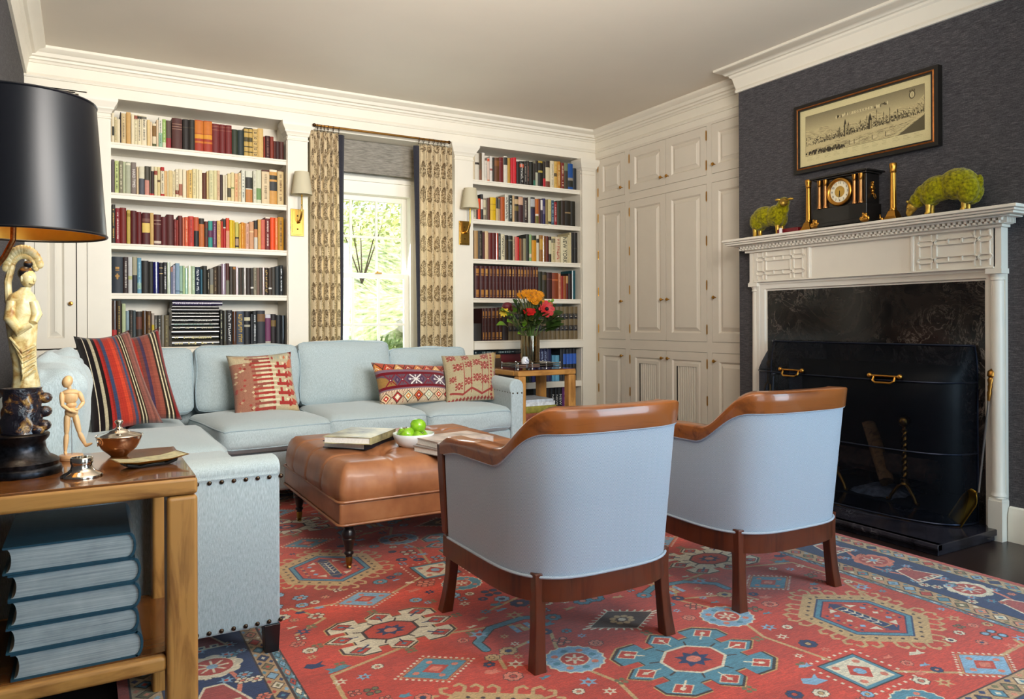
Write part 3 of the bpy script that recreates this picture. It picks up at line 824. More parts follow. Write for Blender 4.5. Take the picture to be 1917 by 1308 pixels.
mb = MB(); mb.tube([(3.768, 3.225, .70), (3.72, 3.228, .062)], .005, 8); mb.ball((3.768, 3.225, .715), .012)
tag(mb.build('fire_poker', M('steel_rod', '9a9490', .3, 1), smooth=True), 'thin steel poker beside the fire tongs', 'poker')

# ---------------------------------------------------------------- on the mantel shelf
ZM = 1.5765
moss = M('moss_wool', '8a8206', .95, var=.35, scale=70, bump=.9, spec=.1, sheen=.2); goldleaf = M('gilt', 'c8a044', .38, .75, var=.2, scale=60, bump=.2)
def blob(name, balls, mat, parent, voxel=.004, smooth_it=6, disp=0, tubes=()):
    mb = MB()
    for b in balls: mb.ball(b[0], b[1], rot=b[2] if len(b) > 2 else None, seg=18, ring=12)
    for p, r_ in tubes: mb.tube(p, r_, 12)
    o = mb.build(name, mat, parent, smooth=True, angle=180)
    m = o.modifiers.new('remesh', 'REMESH'); m.mode = 'VOXEL'; m.voxel_size = voxel; m.use_smooth_shade = True
    s = o.modifiers.new('smooth', 'SMOOTH'); s.iterations = smooth_it; s.factor = .6
    if disp:
        tx = bpy.data.textures.new(name + '_tex', 'CLOUDS'); tx.noise_scale = .012
        d = o.modifiers.new('disp', 'DISPLACE'); d.texture = tx; d.strength = disp; d.mid_level = .5; d.texture_coords = 'LOCAL'
    return o
def V3(*a): return Vector(a)
def sheep(label, org, ang, graze):
    r = thing('sheep_figurine', label, 'figurine', org, 'pair of moss sheep on the mantel')
    Rm = Matrix.Rotation(ang, 3, 'Z'); O = Vector(org)
    W = lambda x, y, z: O + Rm @ Vector((x, y, z))   # x forward
    E = lambda x, y, z, rx, ry, rz: (W(x, y, z), (rx, ry, rz), Rm)
    if not graze:
        body = [E(-.03, 0, .120, .085, .062, .066), E(.05, 0, .118, .070, .058, .066), E(-.075, .022, .095, .048, .036, .058), E(-.075, -.022, .095, .048, .036, .058), E(.075, .020, .10, .040, .034, .055), E(.075, -.020, .10, .040, .034, .055), E(.095, 0, .155, .042, .040, .050), E(.108, 0, .190, .036, .038, .034), E(-.118, 0, .115, .014, .014, .03)]
        hc = W(.125, -.02, .192); fdir = Rm @ Vector((.45, -.9, -.35)).normalized(); sc = 1.0
    else:
        body = [E(-.05, 0, .135, .090, .072, .078), E(.04, 0, .125, .080, .064, .066), E(-.10, .028, .10, .052, .044, .070), E(-.10, -.028, .10, .052, .044, .070), E(.075, .022, .09, .040, .034, .048), E(.075, -.022, .09, .040, .034, .048), E(.105, 0, .110, .046, .042, .046), E(.140, 0, .078, .036, .036, .040), E(-.145, 0, .13, .016, .016, .04)]
        hc = W(.158, 0, .062); fdir = Rm @ Vector((.42, 0, -.9)).normalized(); sc = 1.0
    blob('wool_body', body, moss, r, .005, 4, .006)
    side = fdir.cross(Vector((0, 0, 1))).normalized(); up = side.cross(fdir)
    rot = Matrix((side, fdir, up)).transposed()
    face = [(hc + fdir * .012, (.025, .034, .026), rot), (hc + fdir * .042, (.017, .022, .018), rot)]
    h = blob('face', face, goldleaf, r, .003, 3)
    for sg in (-1, 1):
        e = MB(); ec = hc + side * (sg * .036) + up * .014 - fdir * .004
        e.ball(ec, (.018, .008, .008), rot=Matrix.Rotation(0, 3, 'Z') @ Matrix((side * sg, fdir, up)).transposed()); e.build('ear', goldleaf, r, smooth=True)
        e = MB(); e.ball(hc + fdir * .026 + side * (sg * .019) + up * .008, .0035); e.build('eye', black_m, h, smooth=True)
    for lx, ly in ((-.085, .026), (-.085, -.026), (.078, .022), (.078, -.022)):
        b = W(lx, ly, 0); l = MB(); l.tube([b + V3(0, 0, .062), b + V3(0, 0, .04), b + V3(0, 0, .014), b + Rm @ V3(.004, 0, .006), b], [.017, .0135, .0125, .015, .0145], 10); l.build('leg', goldleaf, r, smooth=True)
sheep('mossy green sheep standing at the left end of the mantel, face turned to the room', (3.70, 3.195, ZM), math.radians(-86), False)
sheep('mossy green sheep grazing with its head down at the right end of the mantel', (3.695, 2.095, ZM), math.radians(99), True)

cands = None
for i, yc in enumerate((2.897, 2.372)):
    c = thing('column_candlestick', ['brass column candlestick between the clock and the standing sheep', 'brass column candlestick between the clock and the grazing sheep'][i], 'candlestick', (3.69, yc, ZM), 'pair of brass column candlesticks')
    mb = MB()
    for (h_, z0, z1) in ((.034, 0, .008), (.030, .008, .014)): mb.box(3.69 - h_, 3.69 + h_, yc - h_, yc + h_, ZM + z0, ZM + z1)
    mb.rings([[(3.69 + a * q, yc + b * q, ZM + z) for a, b in ((-1, -1), (1, -1), (1, 1), (-1, 1))] for q, z in ((.028, .014), (.020, .040), (.016, .048))]); mb.build('base', brass, c, bevel=.002)
    mb = MB(); R = [[(3.69 + r * (1 - .10 * (j % 2)) * math.cos(2 * PI * j / 24), yc + r * (1 - .10 * (j % 2)) * math.sin(2 * PI * j / 24), ZM + z) for j in range(24)] for r, z in ((.0165, .058), (.0155, .065), (.0135, .245))]
    mb.rings(R); mb.lathe([(.018, .048), (.019, .053), (.017, .059)], (3.69, yc, ZM), 20); mb.build('shaft', brass, c, smooth=True)
    mb = MB(); mb.lathe([(.014, .244), (.017, .252), (.015, .257), (.018, .275), (.019, .290), (.016, .296), (.010, .296), (.009, .285)], (3.69, yc, ZM), 20); mb.build('capital', brass, c, smooth=True)

# mantel clock
ck = thing('mantel_clock', 'black mantel clock with gilt columns and round dial', 'clock', (3.69, 2.655, ZM))
blk = M('black_enamel_wood', '14110f', .3, var=.03, coat=.3)
mb = MB(); xF = 3.635
mb.box(xF, 3.765, 2.488, 2.822, ZM + .020, ZM + .105); mb.box(xF - .006, 3.770, 2.480, 2.830, ZM + .004, ZM + .022); mb.box(xF + .014, 3.762, 2.498, 2.812, ZM + .105, ZM + .265)
mb.box(xF - .004, 3.772, 2.486, 2.824, ZM + .265, ZM + .274); mb.box(xF - .016, 3.780, 2.474, 2.836, ZM + .274, ZM + .284); mb.box(xF + .004, 3.77, 2.494, 2.816, ZM + .284, ZM + .290)
mb.build('case', blk, ck, bevel=.003)
dz, dy, dx = ZM + .186, 2.655, xF + .013
def disc(mb, r0, r1, x0, x1, mi=0, seg=40, wob=0):
    R = []
    for r, x in ((r0, x0), (r1, x1)):
        R.append([(x, dy + r * (1 + wob * (j % 2)) * math.cos(2 * PI * j / seg), dz + r * (1 + wob * (j % 2)) * math.sin(2 * PI * j / seg)) for j in range(seg)])
    mb.rings(R, True, True, mi)
mb = MB(); n = 64
for r, x, q in ((.079, 0, 0), ): pass
R = [[(dx - x, dy + r * (1 + (w_ if j % 2 else 0)) * math.cos(2 * PI * j / n), dz + r * (1 + (w_ if j % 2 else 0)) * math.sin(2 * PI * j / n)) for j in range(n)] for r, x, w_ in ((.074, -.002, 0), (.079, .006, 0), (.078, .014, .03), (.070, .020, .03), (.064, .018, 0), (.060, .012, 0), (.058, .004, 0))]
mb.rings(R, True, False); mb.build('bezel', brass, ck, smooth=True, angle=60)
dial = MB(); disc(dial, .0605, .0605, dx - .003, dx - .006)
dl = dial.build('dial', M('ivory_dial', 'e8dfc4', .4, var=.03), ck)
g = MB(); disc(g, .031, .031, dx - .006, dx - .0068); g.build('dial_centre', M('gilt_dial', 'c8a04c', .4, .5, var=.1), dl)
def text_mesh(s, size, M4, mat, name, parent, ext=.0004, sx=1.0):
    cu = bpy.data.curves.new(name, 'FONT'); cu.body = s; cu.size = size; cu.extrude = ext; cu.align_x = 'CENTER'; cu.align_y = 'CENTER'
    to = bpy.data.objects.new(name, cu); COL.objects.link(to)
    dg = bpy.context.evaluated_depsgraph_get(); dg.update(); me = bpy.data.meshes.new_from_object(to.evaluated_get(dg)); bpy.data.objects.remove(to); bpy.data.curves.remove(cu)
    me.name = name; me.transform(M4 @ Matrix.Diagonal((sx, 1, 1, 1))); me.materials.clear(); me.materials.append(mat)
    o = bpy.data.objects.new(name, me); COL.objects.link(o); o.parent = parent
    if parent is not None and parent.type == 'EMPTY': o.matrix_parent_inverse = parent.matrix_basis.inverted()
    return o
def join_meshes(objs, name, parent):
    mb = MB()
    for o in objs:
        me = o.data; mb.add([tuple(v.co) for v in me.vertices], [tuple(p.vertices) for p in me.polygons])
        mt = me.materials[0]; bpy.data.objects.remove(o)
    return mb.build(name, mt, parent)
B3 = lambda p, x, y, z: Matrix(((x[0], y[0], z[0], p[0]), (x[1], y[1], z[1], p[1]), (x[2], y[2], z[2], p[2]), (0, 0, 0, 1)))
ink = M('black_ink', '17120e', .7, var=0)
ns = []
for k in range(1, 13):
    a = PI / 2 - k * PI / 6; p = (dx - .0064, dy - .0485 * math.cos(a), dz + .0485 * math.sin(a))
    ns.append(text_mesh(str(k), .017, B3(p, (0, -1, 0), (0, 0, 1), (-1, 0, 0)), ink, 'n', None))
join_meshes(ns, 'numerals', dl)
hd = MB()
for a, L_, w_ in ((-PI / 2 + .04, .030, .0022), (-PI / 2 - .10, .046, .0016)):
    c_, s2 = math.cos(a), math.sin(a); p = lambda l, o: (dx - .0078, dy - (l * c_ - o * s2), dz + l * s2 + o * c_)
    hd.quad(p(-.006, -w_), p(L_, -w_ * .4), p(L_, w_ * .4), p(-.006, w_))
hd.build('hands', ink, dl)
for yc in (2.783, 2.744, 2.562, 2.524):
    mb = MB(); mb.lathe([(.0125, .106), (.0125, .112), (.010, .118), (.0088, .130), (.0082, .225), (.009, .232)], (xF + .004, yc, ZM), 16); mb.build('column', M('copper_gilt', 'b8804c', .35, .8, var=.1), ck, smooth=True)
    mb = MB(); mb.lathe([(.009, .230), (.011, .236), (.009, .240), (.0125, .256), (.013, .265)], (xF + .004, yc, ZM), 16); mb.build('capital', brass_d, ck, smooth=True)
for yc, xx in ((2.812, xF + .0), (2.500, xF + .0), (2.812, 3.755), (2.500, 3.755)):
    balls = [(V3(xx, yc, ZM + .012), (.010, .030, .012)), (V3(xx, yc, ZM + .028), (.009, .016, .020)), (V3(xx, yc - .020, ZM + .018), (.008, .010, .014)), (V3(xx, yc + .020, ZM + .018), (.008, .010, .014)), (V3(xx, yc - .010, ZM + .040), (.006, .006, .008)), (V3(xx, yc + .008, ZM + .044), (.006, .006, .008))]
    mb = MB()
    for c_, r_ in balls: mb.ball(c_, r_, seg=10, ring=7)
    mb.build('foot', brass, ck, smooth=True)
mb = MB()
for (dx_, dz_, r_) in ((0, .19, .014), (0, .205, .009), (.008, .185, .008), (-.008, .185, .008), (0, .17, .010), (0, .155, .007), (0, .217, .006)): mb.ball((3.70 + dx_, 2.496, ZM + dz_), (r_, .010, r_), seg=10, ring=7)
mb.tube([(3.694, 2.486, ZM + .155), (3.690, 2.482, ZM + .135), (3.70, 2.482, ZM + .125), (3.71, 2.482, ZM + .135), (3.706, 2.486, ZM + .155)], .0022, 6); mb.build('lion_mask', brass, ck, smooth=True)
# small box and card
mb = MB(); mb.box(3.665, 3.735, 2.955, 3.105, ZM, ZM + .026); tag(mb.build('trinket_box', M('oxblood_box', '6a1018', .4, var=.05), bevel=.003), 'low dark red box between the sheep and the candlestick', 'box')
mb = MB(); mb.box(3.650, 3.652, 3.055, 3.075, ZM, ZM + .030); mb.box(3.652, 3.660, 3.055, 3.075, ZM, ZM + .001); tag(mb.build('place_card', M('white_card', 'f2ecf0', .6, var=0)), 'small white card standing in front of the red box', 'card')

# ---------------------------------------------------------------- framed engraving over the mantel
def engraving():
    W_, H_ = .805, .328
    c = Canvas(1208, 492, 'cfc394', W_, H_); r = random.Random(5)
    x0, x1, y0, y1 = .040, .765, .060, .290
    c.rect(x0 - .002, x1 + .002, y0 - .002, y1 + .002, '6c6248'); c.rect(x0, x1, y0, y1, 'b4a67c')
    for i in range(46):
        t = i / 45; y = y1 - t * .085; s_ = Canvas.c('7f7558') * (1 - t) + Canvas.c('b4a67c') * t; c.rect(x0, x1, y - .002, y, s_)
    horizon = lambda x: .190 + .020 * math.sin(x * 17) + .012 * math.sin(x * 41 + 1) + (.028 if x > .55 else 0) * min(1, (x - .55) / .1)
    pts = [(x0, y0)] + [(x0 + (x1 - x0) * i / 80, horizon(x0 + (x1 - x0) * i / 80)) for i in range(81)] + [(x1, y0)]
    c.poly(pts, 'bdae82')
    for k in range(220):
        x = r.uniform(x0, x1); yb = horizon(x) - r.uniform(0, .055); L = r.uniform(.008, .04)
        c.line([(x, yb), (min(x1, x + L), yb - r.uniform(0.002, .012))], .0011, r.choice(['5c5238', '7c7050', '4a4230']))
    mid = lambda x: .118 + .030 * (x - x0) / (x1 - x0)
    for k in range(1500):
        x = min(x1 - .008, max(x0 + .004, r.gauss(.42, .22))); y = mid(x) + abs(r.gauss(0, .016)) - .004
        w = r.uniform(.002, .006); h = r.uniform(.003, .010)
        c.rect(x, x + w, y, y + h, r.choice(['3c3424', '5a5038', '2c2618', 'cbbd90', '8c8060', '463e2a']))
    for x, h, w in ((.305, .072, .014), (.325, .06, .008), (.50, .085, .004), (.44, .07, .004), (.575, .075, .004), (.46, .05, .022), (.27, .05, .006), (.40, .055, .005), (.62, .05, .006), (.54, .06, .005)):
        yb = mid(x) - .006; c.rect(x - w / 2, x + w / 2, yb, yb + h, '453d2a'); c.poly([(x - w / 2, yb + h), (x, yb + h + w * 1.4 + .006), (x + w / 2, yb + h)], '3a3322'); c.rect(x, x + w / 2.5, yb, yb + h * .9, 'a89a70')
    for k in range(420):
        x = r.uniform(x0 + .002, x1 - .03); y = y0 + r.uniform(.002, .052) * (.5 + x); L = r.uniform(.01, .05)
        c.line([(x, y), (min(x1, x + L), y + r.uniform(.0, .006))], .0010, r.choice(['6c6248', '8c8060', '544a34', 'c6b88a']))
    c.poly([(.62, y0), (x1, y0 + .075), (x1, y0)], '5a523c'); c.line([(.60, y0), (x1, y0 + .085)], .006, 'c4b688')
    for k in range(90):
        x = r.uniform(x0, .30); y = y0 + r.uniform(0, .020); c.ell(x, y + .004, r.uniform(.003, .006), r.uniform(.004, .009), r.choice(['2c2618', '40382a', '5c5238']))
    for x in (.33, .36, .47, .55): c.rect(x, x + .03, y0 + .016, y0 + .024, 'cabc90'); c.rect(x, x + .004, y0 + .01, y0 + .036, '4a4230')
    for k in range(10):
        for sg in (-1, 1): c.ell(.405 + sg * (.085 + k * .008), .242 + r.uniform(-.006, .006), .004, r.uniform(.004, .011), r.choice(['4a4230', 'cabc90', '6c6248']))
    c.rect(.335, .475, .236, .250, 'c6b88c')
    gl = {'F': [((0, 0), (0, 1)), ((0, 1), (.7, 1)), ((0, .5), (.6, .5))], 'I': [((.35, 0), (.35, 1))], 'O': [((0, .2), (0, .8)), ((0, .8), (.35, 1)), ((.35, 1), (.7, .8)), ((.7, .8), (.7, .2)), ((.7, .2), (.35, 0)), ((.35, 0), (0, .2))], 'R': [((0, 0), (0, 1)), ((0, 1), (.6, .9)), ((.6, .9), (.6, .55)), ((.6, .55), (0, .5)), ((.2, .5), (.7, 0))], 'E': [((0, 0), (0, 1)), ((0, 1), (.7, 1)), ((0, .5), (.6, .5)), ((0, 0), (.7, 0))], 'N': [((0, 0), (0, 1)), ((0, 1), (.7, 0)), ((.7, 0), (.7, 1))], 'Z': [((0, 1), (.7, 1)), ((.7, 1), (0, 0)), ((0, 0), (.7, 0))], 'A': [((0, 0), (.35, 1)), ((.35, 1), (.7, 0)), ((.15, .4), (.55, .4))]}
    for i, ch in enumerate('FIORENZA'):
        for (a, b), (d, e) in gl[ch]: c.line([(.341 + i * .0165 + a * .010, .238 + b * .010), (.341 + i * .0165 + d * .010, .238 + e * .010)], .0018, '4a4230')
    c.ell(.700, .252, .017, .021, '4a4230'); c.ell(.700, .252, .012, .016, 'c6b88c'); c.line([(.700, .242), (.700, .262)], .003, '6c6248'); c.poly([(.683, .268), (.688, .282), (.694, .271), (.700, .284), (.706, .271), (.712, .282), (.717, .268)], '5c5238')
    for k in range(12):
        for j in range(4):
            x = .05 + k * .06; c.line([(x, .050 - j * .007), (x + r.uniform(.02, .045), .050 - j * .007)], .0009, '8f845e')
    c.grain(.16, 3); return c
pr_ = thing('framed_print', 'framed antique engraving of a hill town over the mantel', 'picture', (3.80, 2.62, 2.14))
PY0, PY1, PZ0, PZ1 = 2.182, 3.064, 1.938, 2.349
mb = MB(); xf = 3.772; bw = .036
for a, b, c_, d in ((PY0, PY0 + bw, PZ0, PZ1), (PY1 - bw, PY1, PZ0, PZ1), (PY0 + bw, PY1 - bw, PZ0, PZ0 + bw), (PY0 + bw, PY1 - bw, PZ1 - bw, PZ1)): mb.box(xf, 3.811, a, b, c_, d)
mb.build('frame', M('black_lacquer', '17130f', .3, var=.03), pr_)
mb = MB(); prof = [(0, xf - .001), (.006, xf - .004), (.010, xf + .002), (.016, xf + .010)]
R = [[(x, PY0 + .020 + o, PZ0 + .020 + o), (x, PY1 - .020 - o, PZ0 + .020 + o), (x, PY1 - .020 - o, PZ1 - .020 - o), (x, PY0 + .020 + o, PZ1 - .020 - o)] for o, x in prof]
mb.rings(R, True, False); mb.build('gilt_slip', M('red_gilt', '9a5a24', .35, .6, var=.2, scale=40), pr_)
a, b, c_, d = PY0 + .037, PY1 - .037, PZ0 + .037, PZ1 - .037
mb = MB(); mb.quad((3.783, b, c_), (3.783, a, c_), (3.783, a, d), (3.783, b, d), 0, [(0, 0), (1, 0), (1, 1), (0, 1)]); mb.build('print', pattern_mat('engraved_town_view', engraving(), .6, 0), pr_)
# ---------------------------------------------------------------- sofa
linen = fabric('sofa_linen', '98a6aa', 'bccace', 950, .92, .25)
linen_p = fabric('sofa_piping', '8a9ca4', 'aabcc4', 950, .92, .2)
darkwood = wood('ebony_leg', '0c0809', '1d1416', 'z', 8, .35, .3)
sofa = thing('sectional_sofa', 'pale blue-grey linen sectional sofa with nailhead trim', 'sofa', (1.1, 4.2, 0))
mb = MB()
mb.box(-.262, .530, 2.44, 5.10, .098, .335); mb.box(.40, 2.48, 4.295, 5.10, .098, .335)
mb.box(-.285, -.15, 2.54, 5.28, .098, .76); mb.box(-.285, 2.55, 5.12, 5.28, .098, .76)
mb.build('frame', linen, sofa, bevel=.02, seg=3)
ap = [(2.408, .098), (2.404, .12), (2.403, .570), (2.397, .576), (2.393, .588), (2.394, .602), (2.402, .614), (2.420, .622), (2.45, .626), (2.49, .625), (2.515, .619), (2.532, .608), (2.540, .592), (2.540, .098)]
mb = MB(); mb.extr(ap, 'x', -.280, .542); a1 = mb.build('arm', linen, sofa, smooth=True, bevel=.012, seg=3, angle=50)
ap2 = [(2.478, .30), (2.476, .575), (2.470, .585), (2.464, .605), (2.466, .630), (2.478, .650), (2.500, .662), (2.53, .664), (2.556, .652), (2.570, .63), (2.572, .60), (2.568, .30), (2.568, .098), (2.478, .098)]
def arm2():
    R = []
    for i in range(9):
        y = 4.285 + i * .12; k = .035 * (i / 8) ** 1.2
        R.append([(x, y, z + (k if z > .5 else 0)) for x, z in ap2])
    m = MB(); m.rings(R); return m
a2 = arm2().build('arm', linen, sofa, smooth=True, bevel=.01, seg=3, angle=50)
nail_m = M('bronze_nailhead', '4e4034', .3, 1, var=0)
def nail(p, n, par, r=.0072):
    m = MB(); n = Vector(n); q = Vector((0, 0, 1)).rotation_difference(n).to_matrix()
    R = [[tuple(Vector(p) + q @ Vector((a * r * math.cos(2 * PI * j / 10), a * r * math.sin(2 * PI * j / 10), b * r))) for j in range(10)] for a, b in ((1, 0), (.92, .3), (.6, .55), (.15, .65))]
    m.rings(R); return m.build('nailhead', nail_m, par, smooth=True)
for i in range(8):
    x = .298 + i * .0352; nail((x - .0, 2.4015, .566), (0, -1, 0), a1); nail((x - .002, 2.4038, .112), (0, -1, 0), a1)
nail((.5425, 2.43, .566), (1, 0, 0), a1); nail((.5425, 2.47, .566), (1, 0, 0), a1)
for i in range(12): nail((2.4775, 4.30 + i * .036, .576 + .0012 * i), (-1, 0, 0), a2, .006)
for i in range(3): nail((2.488 + i * .034, 4.284, .572), (0, -1, 0), a2, .006)
for x, y in ((.517, 2.428), (.505, 4.33), (2.44, 4.33), (-.24, 2.45), (2.44, 5.05), (-.24, 5.05)):
    m = MB(); m.rings([[(x + s * a, y + s * b, z) for a, b in ((-1, -1), (1, -1), (1, 1), (-1, 1))] for s, z in ((.020, 0), (.025, .10))]); m.build('leg', darkwood, sofa, bevel=.002)
def seat(c, h, r, crown, seed, rotz=0, nm='seat_cushion', rot=None, wob=.004, pipes=True):
    m = MB(); R_ = rot if rot is not None else Matrix.Rotation(rotz, 3, 'Z')
    pl_ = cushion(m, c, h, r, crown, 12, R_, wob=wob, seed=seed)
    o = m.build(nm, linen, sofa, smooth=True, weld=.0006, angle=180)
    if pipes:
        ax = 2 if nm == 'seat_cushion' else pipes
        for s_ in ((.72, -.72) if nm == 'seat_cushion' else (.80, -.80)):
            pts = []
            for k in range(56):
                t = 4 * k / 56; e = int(t); f = 2 * (t - e) - 1
                a, b = [(f, -1), (1, f), (-f, 1), (-1, -f)][e]
                p = {2: (a, b, s_), 1: (a, s_, b), 0: (s_, a, b)}[ax]
                pts.append(pl_(p))
            m2 = MB(); m2.loop_tube(pts, .0042, 6); m2.build('piping', linen_p, o, smooth=True)
    return o
# left run: two seat cushions
seat((.225, 3.02, .415), (.335, .455, .082), .045, (.008, .006, .026), 1)
seat((.225, 3.91, .418), (.340, .425, .084), .045, (.010, .008, .028), 2)
# back run
seat((.915, 4.60, .417), (.318, .385, .076), .05, (.0, .022, .034), 3, math.radians(7))
seat((1.552, 4.62, .425), (.315, .37, .076), .045, (0, .008, .030), 4)
seat((2.172, 4.615, .408), (.302, .365, .078), .045, (0, .010, .032), 5)
seat((.20, 4.72, .41), (.32, .34, .075), .05, (0, 0, .02), 6, pipes=False)
def back(c, h, seed, lean, crown=.035, top=0, rotz=0):
    R_ = Matrix.Rotation(rotz, 3, 'Z') @ Matrix.Rotation(lean, 3, 'X')
    return seat(c, h, .045, (.004, crown, .012), seed, nm='back_cushion', rot=R_, wob=.006, pipes=1)
back((.925, 5.00, .695), (.318, .078, .205), 11, -.14)
back((1.558, 5.00, .702), (.318, .080, .212), 12, -.14)
back((2.195, 5.03, .672), (.305, .070, .185), 13, -.16, .028)
back((.285, 5.01, .69), (.315, .075, .200), 14, -.14)
# cushions along the left wall: the crumpled one next to the arm
def crumple():
    m = MB(); R_ = Matrix.Rotation(.17, 3, 'Y')
    pl_ = cushion(m, (-.100, 3.03, .705), (.085, .43, .235), .07, (.035, .01, .02), 26, R_, wob=.008, seed=21)
    # gathers along the top edge
    V = []
    for x, y, z in m.v:
        k = max(0, (z - .80) / .15); d = .016 * k * (math.sin(y * 46 + 3 * math.sin(y * 13)) + .5 * math.sin(y * 83 + x * 40))
        V.append((x + d, y, z - .03 * k * abs(math.sin(y * 9.0)) + d * .7))
    m.v = V; return m
crumple().build('back_cushion', linen, sofa, smooth=True, weld=.0006, angle=180)
seat((-.115, 3.98, .70), (.085, .43, .215), .06, (.03, .01, .015), 22, nm='back_cushion', rot=Matrix.Rotation(.15, 3, 'Y'), pipes=0)

# ---------------------------------------------------------------- cushions on the sofa
def stripes(seq, seed, W_=1.0):
    c = Canvas(360, 360, '8a3a2a', W_, W_); x = 0; tot = sum(w for _, w in seq); r = random.Random(seed)
    for col, w in seq:
        c.rect(x / tot * W_, (x + w) / tot * W_, 0, W_, col); x += w
    rr = np.random.default_rng(seed); n = rr.random((360, 1, 1)).astype(np.float32) * .18 + .91
    c.a = c.a * n; c.grain(.22, seed, .06, .16); return c
k1 = [('1c1413', 10), ('d8cbb0', 1.2), ('181214', 7), ('b0a488', 5), ('1c1413', 5), ('9c2822', 4), ('7a241e', 3), ('36405c', 5.5), ('8e3a30', 2), ('a03024', 9), ('b8402a', 6), ('8c3c34', 4), ('3c4660', 4), ('8a4034', 3), ('33261c', 3), ('cfc2a0', 1.6), ('2c2018', 3), ('c8ba98', 1.6), ('33261c', 2), ('7a4a40', 5), ('8c5448', 4), ('6e423a', 4), ('905a4a', 3), ('7c3028', 3)]
k2 = [('5c2a22', 4), ('7a3a30', 6), ('4a3430', 4), ('8c3024', 8), ('9c3428', 6), ('6c3a34', 5), ('40324a', 4), ('7c4036', 5), ('8a4a3c', 6), ('2c2018', 3), ('cfc2a0', 2), ('2c2018', 3), ('c8ba98', 1.8), ('2c2018', 2.5), ('7c1c1c', 6)]
km1 = pattern_mat('kilim_stripe_a', stripes(k1, 4), .95, .35, .1); km2 = pattern_mat('kilim_stripe_b', stripes(k2, 6), .95, .35, .1)
km3 = M('kilim_plain_back', '2a1c1a', .95, var=.1, scale=60)
GRP = 'kilim cushions on the sofa'
tag(pillow('throw_cushion', [(-.035, 4.45, .985), (.222, 4.50, 1.015), (.372, 4.31, .525), (.045, 4.20, .475)], .17, km1, km3, pinch=.10), 'front striped kilim cushion in black, red and blue on the sofa', 'cushion', GRP)
tag(pillow('throw_cushion', [(.125, 4.66, .975), (.385, 4.72, 1.025), (.480, 4.46, .515), (.20, 4.40, .49)], .16, km2, km3, pinch=.11), 'rust striped kilim cushion tucked behind the black-edged striped one', 'cushion', GRP)
def kilim_comb():
    c = Canvas(300, 340, 'b8a888', 1, 1.12); r = random.Random(3)
    for k in range(24): c.ell(r.uniform(0, .5), r.uniform(0, 1.1), r.uniform(.03, .09), r.uniform(.02, .05), r.choice(['8c5c48', 'a08468', '94604c', 'b49a78', '7c4838']))
    c.rect(0, .36, .05, .92, '9a6a56')
    for k in range(30): c.dia(r.uniform(.03, .34), r.uniform(.06, .9), .028, .024, r.choice(['8a3430', 'c4b08c', 'a04840', 'b89878']))
    for i in range(13):
        y = .04 + i * .085
        c.rect(.30, .60 + .03 * (i % 2), y, y + .040, r.choice(['9c3a34', 'a0443a', '8c4a40'])); c.rect(.58, .62, y - .008, y + .048, '9c3a34')
        c.rect(.44, .70, y + .044, y + .078, 'd0c4a4')
    for i in range(5):
        y = .10 + i * .17
        c.rect(.68, .95, y, y + .055, '9c3430'); c.rect(.72, .76, y, y + .13, '9c3430'); c.rect(.84, .88, y - .03, y + .10, '9c3430'); c.poly([(.90, y), (1.0, y + .06), (.90, y + .12)], 'b04a3c'); c.dia(.83, y + .09, .03, .03, 'd4c8a8')
    c.rect(.62, 1, .92, 1.12, 'b0a88c'); 
    for k in range(7): c.dia(.66 + k * .05, 1.0, .018, .05, r.choice(['9aa090', 'c46a44', 'cabfa0', '9c3a34']))
    c.poly([(.88, .80), (1, .80), (1, .98), (.93, .95)], 'c46a48'); c.poly([(.80, 0), (1, 0), (1, .10), (.85, .08)], 'bca47c'); c.poly([(.93, 1.12), (1, 1.12), (1, 1.0)], 'c05a38')
    c.grain(.25, 5, .05, .05); return c
beige_back = M('cushion_beige_back', 'a8946c', .95, var=.08, scale=80)
tag(pillow('throw_cushion', [(.760, 4.775, .850), (1.150, 4.785, .865), (1.160, 4.60, .505), (.778, 4.59, .485)], .14, pattern_mat('kilim_comb', kilim_comb(), .95, .3, .1), beige_back, pinch=.07), 'square faded red and beige kilim cushion with comb teeth pattern', 'cushion', GRP)
